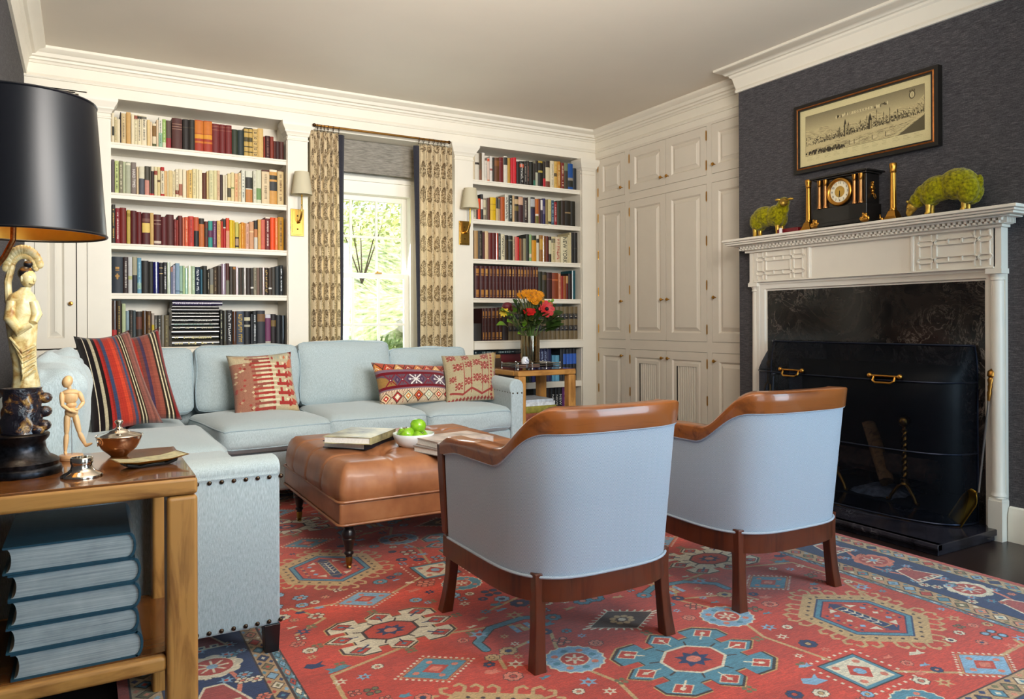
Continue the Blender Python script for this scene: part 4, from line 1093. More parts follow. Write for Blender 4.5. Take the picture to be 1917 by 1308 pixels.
def kilim_lumbar():
    c = Canvas(560, 300, '6a4048', 2, 1.05); r = random.Random(8)
    c.rect(0, 2, 0, .30, 'c0a88c')
    for k in range(60):
        x = k * .035; c.line([(x, .26), (x + .02, .29)], .010, ['7c2420', 'e0d4bc'][k % 2])
    for k in range(7):
        x = .14 + k * .30; col = ['a83028', 'd8cbb0', 'c47c3c', '8c2430', 'b4a888'][k % 5]
        c.dia(x, .14, .145, .125, '3a2420'); c.dia(x, .14, .125, .105, ['d8b890', 'a03030', 'c8c4a4', 'b85c30', 'ccd0b8'][k % 5]); c.dia(x, .14, .075, .065, col); c.dia(x, .14, .030, .028, 'e8dcc4')
        for a in range(6): c.line([(x + .15, .03 + a * .04), (x + .165, .05 + a * .04)], .012, r.choice(['8c2420', 'e0d4b8', '2c1c18']))
    c.rect(0, 2, .30, .335, '77606c'); c.rect(0, 2, .335, .40, '6a1620'); c.rect(0, 2, .40, .68, '5f4a55')
    for k in range(2): c.poly([(0, .40), (.45, .40), (.38, .54), (.30, .48), (.2, .60), (0, .66)], '94703c') if k == 0 else None
    for k, x in enumerate((.30, .62, 1.0, 1.36, 1.74)):
        if k % 2 == 0 and k > 0 or k == 4:
            for sg in (-1, 1): c.line([(x - .15, .54 + sg * .12), (x + .15, .54 - sg * .12)], .036, 'dcd8d4')
            c.line([(x - .17, .54), (x + .17, .54)], .014, 'dcd8d4'); c.line([(x, .44), (x, .64)], .014, 'dcd8d4')
            for q in (-.17, .17): c.ell(x + q, .54, .028, .028, 'e4e0dc', .45); 
            for q in (.10, -.10): c.ell(x, .54 + q, .022, .022, 'e4e0dc', .4)
        else:
            for sg in (-1, 1): c.line([(x - .13, .54 + sg * .13), (x, .54), (x + .13, .54 + sg * .13)], .026, '7c1c2c')
            c.line([(x, .45), (x, .63)], .022, '7c1c2c'); c.ell(x, .54, .014, .014, 'e4dcd0')
        c.dia(x + .18, .54, .07, .10, '4a3050'); c.dia(x + .18, .54, .03, .05, '7c6870')
    c.rect(0, 2, .68, .75, '6a1620'); c.rect(0, 2, .75, .82, '7a6470')
    c.rect(0, 2, .82, 1.05, 'a84c34')
    for k in range(8):
        x = .05 + k * .27; c.poly([(x - .12, .82), (x, 1.0), (x + .12, .82)], ['c87c3c', 'b03c28', 'd0a060', '8c2a24'][k % 4]); c.line([(x - .14, .84), (x, 1.03), (x + .14, .84)], .018, '3c2a1c'); c.line([(x - .05, .84), (x, .90), (x + .05, .84)], .014, 'e4dac8'); c.line([(x, .84), (x, .95)], .012, 'e0b060')
    c.grain(.25, 9, .05, .05); return c
tag(pillow('throw_cushion', [(1.650, 4.70, .785), (2.185, 4.70, .745), (2.150, 4.55, .520), (1.650, 4.53, .505)], .13, pattern_mat('kilim_lumbar', kilim_lumbar(), .95, .3, .1), beige_back, pinch=.05), 'long lumbar kilim cushion with red bands and white crosses', 'cushion', GRP)
def kilim_floral():
    c = Canvas(300, 300, 'aa9c7c', 1, 1)
    red = '8e3a36'
    c.rect(.80, .90, .06, 1, 'b49c78'); 
    for k in range(13): c.dia(.86, .08 + k * .075, .030, .03, red)
    c.rect(.795, .805, .05, 1, red); c.rect(.93, .965, 0, .55, '9c2a2c')
    for x in (.30, .44, .66): c.rect(x - .007, x + .007, .12, .80 - abs(x - .44) * .3, red)
    c.line([(.06, .16), (.28, .10), (.44, .20), (.66, .09), (.88, .20)], .035, red)
    def fl(x, y, s):
        for a in range(4):
            t = a * PI / 2; c.dia(x + s * .55 * math.cos(t), y + s * .55 * math.sin(t), s * .34, s * .30, red)
        for a in range(4):
            t = a * PI / 2 + PI / 4; c.line([(x, y), (x + s * .8 * math.cos(t), y + s * .8 * math.sin(t))], s * .16, red); c.ell(x + s * .9 * math.cos(t), y + s * .9 * math.sin(t), s * .18, s * .18, red, .3)
        c.dia(x, y, s * .35, s * .35, red); c.ell(x, y, s * .14, s * .14, 'dca89c')
    for x, y, s in ((.20, .66, .10), (.20, .26, .085), (.36, .88, .08), (.12, .90, .09), (.40, .70, .085), (.55, .40, .10), (.38, .34, .09), (.56, .74, .09), (.72, .66, .11), (.72, .36, .11), (.72, .88, .09), (.10, .42, .07)): fl(x, y, s)
    for k in range(14): c.dia(.04 + k * .07, .03, .03, .03, red)
    c.rect(.90, 1, .62, 1, 'ac925c'); c.grain(.28, 12, .05, .05); return c
tag(pillow('throw_cushion', [(2.155, 4.70, .815), (2.600, 4.72, .832), (2.500, 4.53, .505), (2.095, 4.49, .50)], .14, pattern_mat('kilim_floral', kilim_floral(), .95, .3, .1), beige_back, pinch=.06), 'square beige kilim cushion with red flower lattice by the right arm', 'cushion', GRP)

# ---------------------------------------------------------------- tufted leather ottoman
def leather():
    m = bpy.data.materials.new('tan_leather'); t = NT(m); c = t.coord()
    n1 = t.noise(c, 5, 4, .6); n2 = t.noise(c, 260, 2, .5)
    t.base(t.ramp(n1, [(.3, '7c4c30'), (.55, '9c6642'), (.75, 'b07c54')])); t.set(.42, 0, .5, .08); t.bump(n2, .12, .001); return m
lea = leather()
ot = thing('ottoman', 'tan leather tufted ottoman on turned legs in front of the sofa', 'ottoman', (1.42, 3.49, 0))
OX0, OX1, OY0, OY1 = .912, 1.932, 3.0, 3.98
mb = MB(); mb.box(OX0 + .006, OX1 - .006, OY0 + .006, OY1 - .006, .208, .305); mb.build('box_frame', lea, ot, bevel=.012, seg=3)
tx = [OX0 + .255 * k for k in (1, 2, 3)]; ty = [OY0 + .245 * k for k in (1, 2, 3)]
def top():
    m = MB(); N = 96; r = .075
    W_, D_ = (OX1 - OX0) / 2, (OY1 - OY0) / 2; cx, cy = (OX0 + OX1) / 2, (OY0 + OY1) / 2
    def fn(u, v):
        # square-to-dome map: outermost ring runs down the sides
        a, b = 2 * u - 1, 2 * v - 1
        k = max(abs(a), abs(b)); sd = max(0, (k - .86) / .14)
        if k > .86:
            s_ = .86 / k; A, B = a * s_, b * s_
        else: A, B = a, b
        A /= .86; B /= .86
        th = sd * PI / 2
        px = A * (W_ - r * .9); py = B * (D_ - r * .9)
        mx_ = max(abs(A), abs(B)); n = Vector((A ** 7 if abs(A) > 0 else 0, B ** 7, 0)); n = n.normalized() if n.length > 1e-9 else Vector((0, 0, 0))
        q = min(1, sd / .62); th = q * PI / 2; dn = max(0, (sd - .62) / .38)
        x = cx + px + n.x * r * .9 * math.sin(th); y = cy + py + n.y * r * .9 * math.sin(th)
        z = .385 + .075 * math.cos(th) - .080 * dn
        z += .022 * (1 - A * A) * (1 - B * B) * (1 - sd)
        # tufts and pleats
        dz = 0
        for X in tx:
            for Y in ty:
                d = math.hypot(x - X, y - Y); dz -= .048 * math.exp(-(d / .040) ** 2) + .014 * math.exp(-(d / .10) ** 2)
                an = math.atan2(y - Y, x - X); dz += .0022 * math.sin(an * 9 + X * 7) * math.exp(-((d - .07) / .05) ** 2)
        def groove(d): return math.exp(-(d / .010) ** 2)
        g = 0
        for X in tx:
            if y < ty[0] or y > ty[-1]: g = max(g, groove(x - X))
        for Y in ty:
            if x < tx[0] or x > tx[-1]: g = max(g, groove(y - Y))
        dx_ = x - OX0; dy_ = y - OY0; 
        for X, Y in ((OX0, OY0), (OX1, OY0), (OX0, OY1), (OX1, OY1)):
            pass
        if sd > .3:
            for (ax_, ay_) in ((OX0, OY0), (OX1, OY0), (OX0, OY1), (OX1, OY1)):
                d1 = abs(math.hypot(x - ax_, y - ay_) - .060); g = max(g, .7 * math.exp(-(d1 / .008) ** 2) * min(1, (sd - .3) * 2))
        z += dz * (1 - .9 * min(1, sd * 1.4)) - .010 * g * (1 - min(1, sd * 1.2))
        x -= n.x * .007 * g * min(1, sd); y -= n.y * .007 * g * min(1, sd)
        bulge = .010 * math.sin(PI * min(1, dn)); x += n.x * bulge; y += n.y * bulge
        return (x, y, z)
    m.grid(fn, N, N, uv=False); return m
top().build('tufted_top', lea, ot, smooth=True, angle=180)
for X in tx:
    for Y in ty:
        m = MB(); m.ball((X, Y, .418), (.011, .011, .006)); m.build('button', lea, ot, smooth=True)
def welt(z, o):
    m = MB(); c0 = .03; pts = []
    for (sx, sy, a0) in ((OX1 - o - c0, OY0 + o + c0, -PI / 2), (OX1 - o - c0, OY1 - o - c0, 0), (OX0 + o + c0, OY1 - o - c0, PI / 2), (OX0 + o + c0, OY0 + o + c0, PI)):
        for k in range(5): a = a0 + k * PI / 8; pts.append((sx + c0 * math.cos(a), sy + c0 * math.sin(a), z))
    m.loop_tube(pts, .0055, 8); m.build('welt', lea, ot, smooth=True)
welt(.306, .001); welt(.211, .002)
caster = M('brass_caster', 'a88848', .3, 1, var=.05)
for x, y in ((.975, 3.065), (1.87, 3.065), (.985, 3.93), (1.87, 3.93)):
    m = MB(); m.lathe([(.026, .208), (.026, .190), (.018, .184), (.022, .178), (.030, .160), (.030, .150), (.026, .142), (.029, .138), (.024, .125), (.019, .100), (.015, .086), (.020, .080), (.020, .074), (.013, .068), (.014, .060)], (x, y, 0), 20); l = m.build('leg', darkwood, ot, smooth=True, angle=50)
    m = MB(); m.lathe([(.015, .062), (.015, .052), (.012, .030), (.009, .026)], (x, y, 0), 16)
    m.tube([(x - .005, y, .014), (x + .005, y, .014)], .0135, 14); m.tube([(x - .008, y, .028), (x - .008, y, .010)], .003, 6); m.tube([(x + .008, y, .028), (x + .008, y, .010)], .003, 6); m.build('caster', caster, l, smooth=True, angle=50)

# ---------------------------------------------------------------- barrel armchairs
def herring():
    m = bpy.data.materials.new('blue_herringbone'); t = NT(m); tc = t.n('ShaderNodeTexCoord'); sp = t.n('ShaderNodeSeparateXYZ'); t.l(tc.outputs['UV'], sp.inputs[0])
    tri = t.math('PINGPONG', sp.outputs[0], .0125)
    f = t.math('FRACT', t.math('MULTIPLY', t.math('ADD', sp.outputs[1], t.math('MULTIPLY', tri, 1.0)), 230))
    f2 = t.math('PINGPONG', t.math('MULTIPLY', f, 2), 1.0)
    nz = t.noise(t.coord(), 30, 3); n2 = t.noise(t.coord(), 900, 1)
    a = t.mix(n2, '6c7c94', '8492a8'); b = t.mix(n2, 'bccad6', 'd4dfe8')
    s_ = t.ramp(f2, [(.25, (0, 0, 0, 1)), (.6, (1, 1, 1, 1))])
    t.base(t.mix(s_, a, b)); t.set(.92, 0, .2, 0, .2); t.bump(f2, .1, .001); return m
hb_m = herring(); pipe_m = M('pale_piping', 'b4c0cc', .9, var=.05, scale=300)
wood_c = wood('cherry_rail', '5a2c10', '905224', 'x', 4, .28, .35, .8)
wood_d = wood('cherry_dark', '3a190d', '5e2c16', 'z', 6, .3, .3, .6)
plain_b = M('chair_inner_cloth', '9aa6b4', .92, var=.06, scale=300)
def Upath(off=0, n=64):
    a, b, ex, yf = .300 - off, .330 - off, 3.4, .262
    pts = []
    for i in range(9): pts.append((-a, yf * (1 - i / 9)))
    for i in range(n + 1):
        t = PI + PI * i / n; c, s_ = math.cos(t), math.sin(t)
        pts.append((a * (1 if c > 0 else -1) * abs(c) ** (2 / ex), -b * abs(s_) ** (2 / ex)))
    for i in range(1, 10): pts.append((a, yf * i / 9))
    return pts
def flare(p, z): 
    t = (z - .25) / .5; return (p[0] * (1 + .075 * t), .262 + (p[1] - .262) * (1 + .085 * t) if p[1] < .262 else p[1])
def sm(t): t = max(0, min(1, t)); return t * t * (3 - 2 * t)
def z_low(y): return .722 - .118 * sm((y + .285) / .185) - .022 * sm((y - .13) / .13)
def z_top(y): return .796 - .136 * sm((y + .300) / .175) - .010 * sm((y) / .15) - .030 * sm((y - .20) / .07)
def armchair(name, label, loc, rz):
    r = thing(name, label, 'armchair', loc, 'pair of barrel armchairs by the fireplace'); L0 = Vector(loc)
    G = lambda p, z, f=None: (L0.x + flare(p, z if f is None else f)[0], L0.y + flare(p, z if f is None else f)[1], z)
    P0 = Upath(0); Pi = Upath(.055); Po = Upath(-.006); n = len(P0)
    S = [0]
    for i in range(1, n): S.append(S[-1] + math.hypot(P0[i][0] - P0[i-1][0], P0[i][1] - P0[i-1][1]))
    def shell(P, z0, fz, nm, mat, k=14, uv=True, inner=False, lim=None):
        m = MB(); V = []; U = []; ids = [i for i in range(len(P)) if lim is None or P[i][1] <= lim]
        for i in ids:
            for j in range(k + 1):
                z = z0 + (fz(P[i][1]) - z0) * j / k; bul = 0 if inner else .006 * math.sin(PI * j / k)
                q = G(P[i], z); V.append(q); U.append((S[i], z))
        F_ = []
        for a in range(len(ids) - 1):
            for j in range(k): c = a * (k + 1) + j; F_.append((c, c + k + 1, c + k + 2, c + 1))
        m.add(V, F_, 0, U); return m.build(nm, mat, r, smooth=True, angle=180)
    shell(P0, .285, z_low, 'outer_back', hb_m, lim=.245)
    shell(Pi, .30, lambda y: z_low(y) + .01, 'inner_back', hb_m, inner=True, lim=.24)
    # wooden top rail and arms
    m = MB(); R = []
    for i in range(n):
        y = P0[i][1]; zl, zt = z_low(y), z_top(y); o, q = Po[i], Pi[i]
        mid = lambda f: (o[0] + (q[0] - o[0]) * f, o[1] + (q[1] - o[1]) * f)
        R.append([G(o, zl, zl), G(o, zl + (zt - zl) * .5, zl + (zt - zl) * .6), G(o, zt - .006, zt), G(mid(.06), zt - .001, zt), G(mid(.9), zt + .001, zt), G(mid(1.0), zt - .006, zt), G(q, zl, zl)])
    m.rings(R); m.build('top_rail', wood_c, r, smooth=True, angle=50)
    # arm posts
    for sg in (-1, 1):
        m = MB(); R = []
        for z in (.30, .40, .50, .56, .60, .615):
            x = .300 * (1 + .075 * (z - .25) / .5); y0, y1 = .240, .275 + .012 * math.sin((z - .3) * 6)
            R.append([(L0.x + sg * (x + .006), L0.y + y0, z), (L0.x + sg * (x + .006), L0.y + y1, z), (L0.x + sg * (x - .05), L0.y + y1, z), (L0.x + sg * (x - .05), L0.y + y0, z)])
        m.rings(R); m.build('arm_post', wood_d, r, smooth=True, bevel=.004, angle=50)
    # seat rail
    m = MB(); Pa = Upath(-.004); Pb = Upath(.03); loop = Pa + [(x, y) for x, y in reversed(Pb)]
    R = [[G((p[0], p[1] + (.012 if p[1] > .25 else 0)), z, .25) for p in loop] for z in (.215, .288)]
    m.rings(R, True, False)
    nl = len(Pa); 
    for zi in (0, 1): m.add([p for p in R[zi]], [(i, i + 1, 2 * nl - 2 - i, 2 * nl - 1 - i) for i in range(nl - 1)])
    m.box(L0.x - .29, L0.x + .29, L0.y + .245, L0.y + .275, .215, .288); m.build('seat_rail', wood_d, r, smooth=True, angle=40)
    for nm, fz, off in (('piping', z_low, -.002), ('piping', lambda y: .289, -.004)):
        m = MB(); Pp = Upath(off); m.tube([G(p, fz(p[1])) for p in Pp if p[1] <= .246], .0045, 6); m.build(nm, pipe_m, r, smooth=True)
    m = MB()
    cushion(m, (L0.x, L0.y - .0, .375), (.245, .265, .075), .04, (0, .01, .03), 8); m.build('seat_cushion', plain_b, r, smooth=True, weld=.0006, angle=180)
    # sabre legs
    for lx, ly, fx, fy in ((-.240, -.262, -.256, -.282), (.246, -.255, .262, -.272), (-.276, .246, -.292, .288), (.276, .246, .292, .288)):
        m = MB(); R = []
        for t in (0, .25, .5, .75, 1):
            z = .30 * (1 - t); e = t ** 1.9; x, y = lx + (fx - lx) * e, ly + (fy - ly) * e; w_ = .0215 - .004 * math.sin(PI * t)
            d = Vector((lx, ly)).normalized(); 
            R.append([(L0.x + x + w_ * a, L0.y + y + w_ * b, z) for a, b in ((-1, -1), (1, -1), (1, 1), (-1, 1))])
        m.rings(R); m.build('leg', wood_d, r, smooth=True, bevel=.003, angle=50)
    return r
ch1 = armchair('barrel_armchair', 'blue-grey herringbone barrel armchair in front of the leather ottoman', (1.422, 2.155, .0125), 0)
ch2 = dup(ch1, (2.298, 2.170, .0125), math.radians(-1.5), 'blue-grey herringbone barrel armchair standing nearest the fireplace')
# ---------------------------------------------------------------- end tables
def edge_wood(name, axis):
    return wood(name, '7a4a1e', 'c08a48', axis, 5, .38, .25, .9)
tw = {a: edge_wood('table_walnut_' + a, a) for a in 'xyz'}
top_w = wood('table_top_walnut', '4a2a12', '7a4a22', 'x', 4, .18, .5, .8)
TZ = .690
def end_table(label, x0, y0):
    W_, D_, H_ = .515, .485, TZ; lw = .068
    r = thing('end_table', label, 'end table', (x0 + W_ / 2, y0 + D_ / 2, 0), 'pair of walnut end tables')
    m = MB(); m.box(x0 + .004, x0 + W_ - .004, y0 + .004, y0 + D_ - .004, H_ - .012, H_); m.build('table_top', top_w, r, bevel=.002)
    for a, b in ((0, 0), (1, 0), (0, 1), (1, 1)):
        xa = x0 + a * (W_ - lw); ya = y0 + b * (D_ - lw)
        m = MB(); m.box(xa, xa + lw, ya, ya + lw, 0, H_ - .046); m.build('leg', tw['z'], r, bevel=.010, seg=3)
    z0, z1 = H_ - .046, H_ - .004
    for (a, b, c, d, ax) in ((x0, x0 + W_, y0, y0 + lw, 'x'), (x0, x0 + W_, y0 + D_ - lw, y0 + D_, 'x'), (x0, x0 + lw, y0 + lw, y0 + D_ - lw, 'y'), (x0 + W_ - lw, x0 + W_, y0 + lw, y0 + D_ - lw, 'y')):
        m = MB(); m.box(a, b, c, d, z0 + .001, z1); m.build('apron', tw[ax], r, bevel=.009, seg=3)
    for (a, b, c, d, ax) in ((x0 + lw, x0 + W_ - lw, y0 + .008, y0 + .04, 'x'), (x0 + lw, x0 + W_ - lw, y0 + D_ - .04, y0 + D_ - .008, 'x'), (x0 + .008, x0 + .04, y0 + lw, y0 + D_ - lw, 'y'), (x0 + W_ - .04, x0 + W_ - .008, y0 + lw, y0 + D_ - lw, 'y')):
        m = MB(); m.box(a, b, c, d, .237, .273); m.build('shelf_rail', tw[ax], r, bevel=.010, seg=3)
    m = MB(); m.box(x0 + .036, x0 + W_ - .036, y0 + .036, y0 + D_ - .036, .252, .275); m.build('lower_shelf', top_w, r)
    return r
end_table('walnut end table in the left foreground holding the black lamp', -.277, 1.898)
end_table('walnut end table in the far corner by the right sofa arm, flowers on top', 2.770, 4.690)
SZ = .2755

# five big blue volumes on the near table's shelf
blue_c = M('blue_bookcloth', '1c4658', .55, var=.08, scale=90, bump=.1)
def pages_mat():
    m = bpy.data.materials.new('silvered_page_edges'); t = NT(m); c = t.coord(scale=(6, 6, 420)); n = t.noise(c, 1, 3, .6)
    n2 = t.noise(t.coord(), 16, 3); f = t.math('ADD', t.math('MULTIPLY', n, .6), t.math('MULTIPLY', n2, .4))
    t.base(t.ramp(f, [(.3, '7c878c'), (.55, 'a9b2b4'), (.75, 'c6ccca')])); t.set(.6, .1, .4); t.bump(n, .2, .001); return m
pg_m = pages_mat(); wp_m = M('white_pages', 'ece9e2', .8, var=.05, scale=120)
def flat_book(name, label, cat, grp, C, a, W_, D_, H_, cov, pag, z, ct=.004, spine='x+', round_=.0):
    """book lying flat: C centre, a rotation, spine on local +x; W along x, D along y"""
    r = thing(name, label, cat, (C[0], C[1], z), grp); ca, sa = math.cos(a), math.sin(a)
    T = lambda x, y, zz: (C[0] + ca * x - sa * y, C[1] + sa * x + ca * y, z + zz)
    m = MB()
    def bx(x0, x1, y0, y1, z0, z1):
        m.add([T(x, y, q) for q in (z0, z1) for y in (y0, y1) for x in (x0, x1)], [(0, 2, 3, 1), (4, 5, 7, 6), (0, 1, 5, 4), (2, 6, 7, 3), (0, 4, 6, 2), (1, 3, 7, 5)])
    w, d = W_ / 2, D_ / 2
    bx(-w, w - .004, -d, d, 0, ct); bx(-w, w - .004, -d, d, H_ - ct, H_)
    n = 8; R = []
    for i in range(n + 1):
        t = -PI / 2 + PI * i / n; o = round_ * math.cos(t); zz = H_ / 2 + H_ / 2 * math.sin(t)
        R.append((w - .006 + o, zz))
    inner = [(w - .008 + max(0, (p[0] - w + .006) - .004 * 0) - .003, ct + (p[1] - 0) * (H_ - 2 * ct) / H_) for p in R]
    loop = R + inner[::-1]
    V = [T(x, -d, q) for x, q in loop] + [T(x, d, q) for x, q in loop]; k = len(loop)
    F_ = [(i, (i + 1) % k, k + (i + 1) % k, k + i) for i in range(k)]
    for i in range(n): F_ += [(i, k - 1 - i, k - 2 - i, i + 1), (k + i, k + i + 1, 2 * k - 2 - i, 2 * k - 1 - i)]
    m.add(V, F_); m.build('cover', cov, r, smooth=True, angle=40)
    m = MB(); sg = .004; poly = []
    for i in range(n + 1):
        t = -PI / 2 + PI * i / n; poly.append((w - .010 + (round_ * .9) * math.cos(t) , H_ / 2 + (H_ / 2 - ct) * math.sin(t)))
    for i in range(n + 1):
        t = PI / 2 - PI * i / n; poly.append((-w + .006 + round_ * .7 * math.cos(t), H_ / 2 + (H_ / 2 - ct) * math.sin(t)))
    k = len(poly); V = [T(x, -d + sg, q) for x, q in poly] + [T(x, d - sg, q) for x, q in poly]
    m.add(V, [(i, (i + 1) % k, k + (i + 1) % k, k + i) for i in range(k)] + [tuple(range(k)), tuple(range(2 * k - 1, k - 1, -1))])
    m.build('page_block', pag, r, smooth=True, angle=40); return r
z = SZ
ordn = ['bottom', 'second from bottom', 'middle', 'second from top', 'top']
for i in range(5):
    h = (.060, .056, .058, .056, .060)[i]
    flat_book('blue_volume', 'thick dark blue volume, %s of the stack under the near table' % ordn[i], 'book', 'blue volumes stacked under the near end table', (-.016 + (.006, -.004, .003, .0, -.006)[i], 2.098), (.0, .012, -.008, .01, -.012)[i], .250, .330, h, blue_c, pg_m, z, .0045, round_=.014)
    z += h + .0003

# ---------------------------------------------------------------- table lamp with carved figure
lamp = thing('table_lamp', 'black-shaded table lamp with carved ivory figure on a dark stand', 'lamp', (-.125, 2.13, TZ))
LX, LY = -.128, 2.135
bronze_d = M('chased_pewter', '2c2e34', .32, .9, var=.3, scale=90, bump=.4)
m = MB(); m.lathe([(.086, 0), (.088, .006), (.086, .016), (.080, .020), (.082, .030), (.076, .036), (.062, .044), (.054, .060), (.052, .076), (.060, .086), (.062, .094), (.058, .098), (.0, .098)], (LX, LY, TZ + .0003), 40); m.build('base', bronze_d, lamp, smooth=True, angle=50)
rock_m = bpy.data.materials.new('carved_rockwork'); t = NT(rock_m); nz = t.noise(t.coord(), 34, 4, .6, .6); t.base(t.ramp(nz, [(.40, '14121a'), (.52, '231e26'), (.58, '5c3a1c'), (.66, 'b08a4c'), (.75, '2a2028')])); t.set(.25, 0, .5, .4); t.bump(nz, .8, .01)
m = MB(); rd = random.Random(3); R = []
for k in range(16):
    z = .098 + k * .0072; rr = [.047, .046, .046, .045, .044, .043, .042, .041, .041, .040, .039, .039, .039, .040, .042, .043][k]
    R.append([(LX + .004 + rr * (1 + .05 * math.sin(5 * a + k * .8) + .04 * math.sin(9 * a - k)) * math.cos(a) * .98, LY + rr * (1 + .05 * math.cos(4 * a + k)) * math.sin(a) * .9, TZ + z) for a in [2 * PI * j / 32 for j in range(32)]])
m.rings(R)
for i in range(9):
    m.ball((LX + .036 + .014 * math.sin(i * 2), LY - .025 + .006 * i, TZ + .105 + .0105 * i), (.017, .015, .014), seg=9, ring=6)
m.build('rockwork_stand', rock_m, lamp, smooth=True, angle=70)
ivory = bpy.data.materials.new('stained_ivory'); t = NT(ivory); nz = t.noise(t.coord(), 40, 4, .6, .4); t.base(t.ramp(nz, [(.30, '9a6a30'), (.42, 'd2b878'), (.6, 'e6d9a8'), (.8, 'eee4bc')])); t.set(.35, 0, .5, .2); t.bump(nz, .3, .004)
m = MB(); R = []; SX = LX + .012; S0 = TZ + .2075
prof = [(0, .028, .024, 0), (.02, .026, .022, 0), (.035, .025, .022, -.001), (.06, .024, .021, -.003), (.09, .026, .022, -.005), (.12, .029, .023, -.006), (.15, .031, .024, -.006), (.18, .032, .024, -.007), (.205, .030, .022, -.007), (.222, .024, .019, -.006), (.232, .013, .012, -.003), (.240, .010, .010, .001)]
for h, a, b, o in prof:
    R.append([(SX + o + a * (1 + .06 * math.sin(7 * q + h * 30) + .04 * math.sin(13 * q - h * 55)) * math.cos(q), LY + b * (1 + .07 * math.sin(6 * q - h * 42)) * math.sin(q), S0 + h) for q in [2 * PI * j / 36 for j in range(36)]])
m.rings(R)
# draped sleeves, joined hands and robe folds
m.tube([(SX - .026, LY - .010, S0 + .205), (SX - .030, LY - .016, S0 + .165), (SX - .010, LY - .028, S0 + .135), (SX + .012, LY - .028, S0 + .150)], [.012, .014, .013, .007], 10)
m.tube([(SX + .016, LY - .010, S0 + .205), (SX + .024, LY - .014, S0 + .175), (SX + .018, LY - .026, S0 + .155)], [.011, .012, .008], 10)
for i in range(6): m.tube([(SX - .03 + .006 * i, LY - .020, S0 + .12 - .012 * i), (SX - .005, LY - .028, S0 + .085 - .013 * i), (SX + .020, LY - .018, S0 + .10 - .012 * i)], .0035, 6)
m.build('carved_figure', ivory, lamp, smooth=True, angle=70); fig = [o for o in kids(lamp) if o.name.startswith('carved_figure')][0]
m = MB(); hx, hy, hz = SX + .006, LY - .004, S0 + .262
m.ball((hx, hy, hz), (.017, .019, .023)); m.ball((hx + .013, hy - .012, hz - .004), (.0035, .004, .006)); m.ball((hx + .008, hy - .014, hz - .013), (.006, .005, .003)); m.ball((hx + .004, hy - .015, hz + .006), (.005, .003, .002)); m.ball((hx - .012, hy - .012, hz - .002), (.003, .003, .007)); m.build('head', ivory, fig, smooth=True)
m = MB(); m.ball((hx - .004, hy + .004, hz + .012), (.018, .019, .018)); m.ball((hx, hy + .002, hz + .034), (.010, .010, .009)); m.build('hair', M('ink_black_hair', '17161a', .4), fig, smooth=True)
m = MB()
for k in range(15):
    a = .35 + k * .19; p = (hx - .010 + .034 * math.cos(a), hy + .018, hz + .018 + .052 * math.sin(a)); m.ball(p, (.010, .006, .012), seg=9, ring=6)
for k in range(20):
    a = .3 + k * .15; m.ball((hx - .010 + .026 * math.cos(a), hy + .018, hz + .012 + .042 * math.sin(a)), (.007, .005, .007), seg=8, ring=6)
m.tube([(hx - .040, hy + .018, hz - .06), (hx - .042, hy + .018, hz - .01), (hx - .034, hy + .018, hz + .03)], .008, 8); m.build('aureole', ivory, fig, smooth=True)
stem_m = M('copper_stem', '8a5a34', .35, 1, var=.25, scale=120, bump=.3)
m = MB(); zt = 1.30
m.tube([(LX - .055, LY + .02, TZ + .09), (LX - .062, LY + .02, TZ + .22), (LX - .072, LY + .02, TZ + .33), (LX - .074, LY + .02, TZ + .42), (LX - .060, LY + .015, TZ + .475), (LX - .030, LY + .005, TZ + .52), (LX - .012, LY, TZ + .56), (LX - .008, LY, zt + .10)], .0065, 10); m.build('stem', stem_m, lamp, smooth=True)
shade_o = M('navy_black_shade', '0e1016', .33, .25, var=.03, scale=300); gold_i = M('gold_lining', 'c8963c', .3, .85, var=.05)
SCX, SCY = -.113, 2.12
m = MB(); m.rings([[(SCX + r * math.cos(2 * PI * j / 72), SCY + r * math.sin(2 * PI * j / 72), z) for j in range(72)] for r, z in ((.1705, 1.264), (.1485, 1.582))], True, False); sh_ = m.build('lamp_shade', shade_o, lamp, smooth=True, angle=180)
m = MB(); m.rings([[(SCX + r * math.cos(2 * PI * j / 72), SCY + r * math.sin(2 * PI * j / 72), z) for j in range(72)] for r, z in ((.1685, 1.2645), (.1465, 1.5815))], True, False); m.build('gold_lining', gold_i, sh_, smooth=True, angle=180)
m = MB(); 
for r, z in ((.1700, 1.264), (.148, 1.582)): m.loop_tube([(SCX + r * math.cos(2 * PI * j / 72), SCY + r * math.sin(2 * PI * j / 72), z) for j in range(72)], .0032, 6)
m.build('rim', shade_o, sh_, smooth=True)
m = MB()
for k in range(3): a = k * 2.1; m.tube([(LX - .008, LY, 1.40), (SCX + .147 * math.cos(a), SCY + .147 * math.sin(a), 1.57)], .002, 5)
m.build('spider', brass_d, sh_)
m = MB(); m.lathe([(.012, 1.36), (.014, 1.375), (.014, 1.395), (.010, 1.40)], (LX - .008, LY, 0), 14); m.build('socket', brass, lamp, smooth=True)
bulb_m = bpy.data.materials.new('frosted_bulb'); t = NT(bulb_m); t.base('fff0d8'); t.p.inputs['Emission Color'].default_value = (1, .78, .45, 1); t.p.inputs['Emission Strength'].default_value = 9
m = MB(); m.ball((LX - .008, LY, 1.435), (.026, .026, .034)); m.build('bulb', bulb_m, lamp, smooth=True)
pl_ = bpy.data.lights.new('lamp_light', 'POINT'); pl_.energy = 5; pl_.color = (1, .72, .40); pl_.shadow_soft_size = .03
lo_ = bpy.data.objects.new('lamp_light', pl_); COL.objects.link(lo_); lo_.location = (SCX, SCY - .0, 1.50)

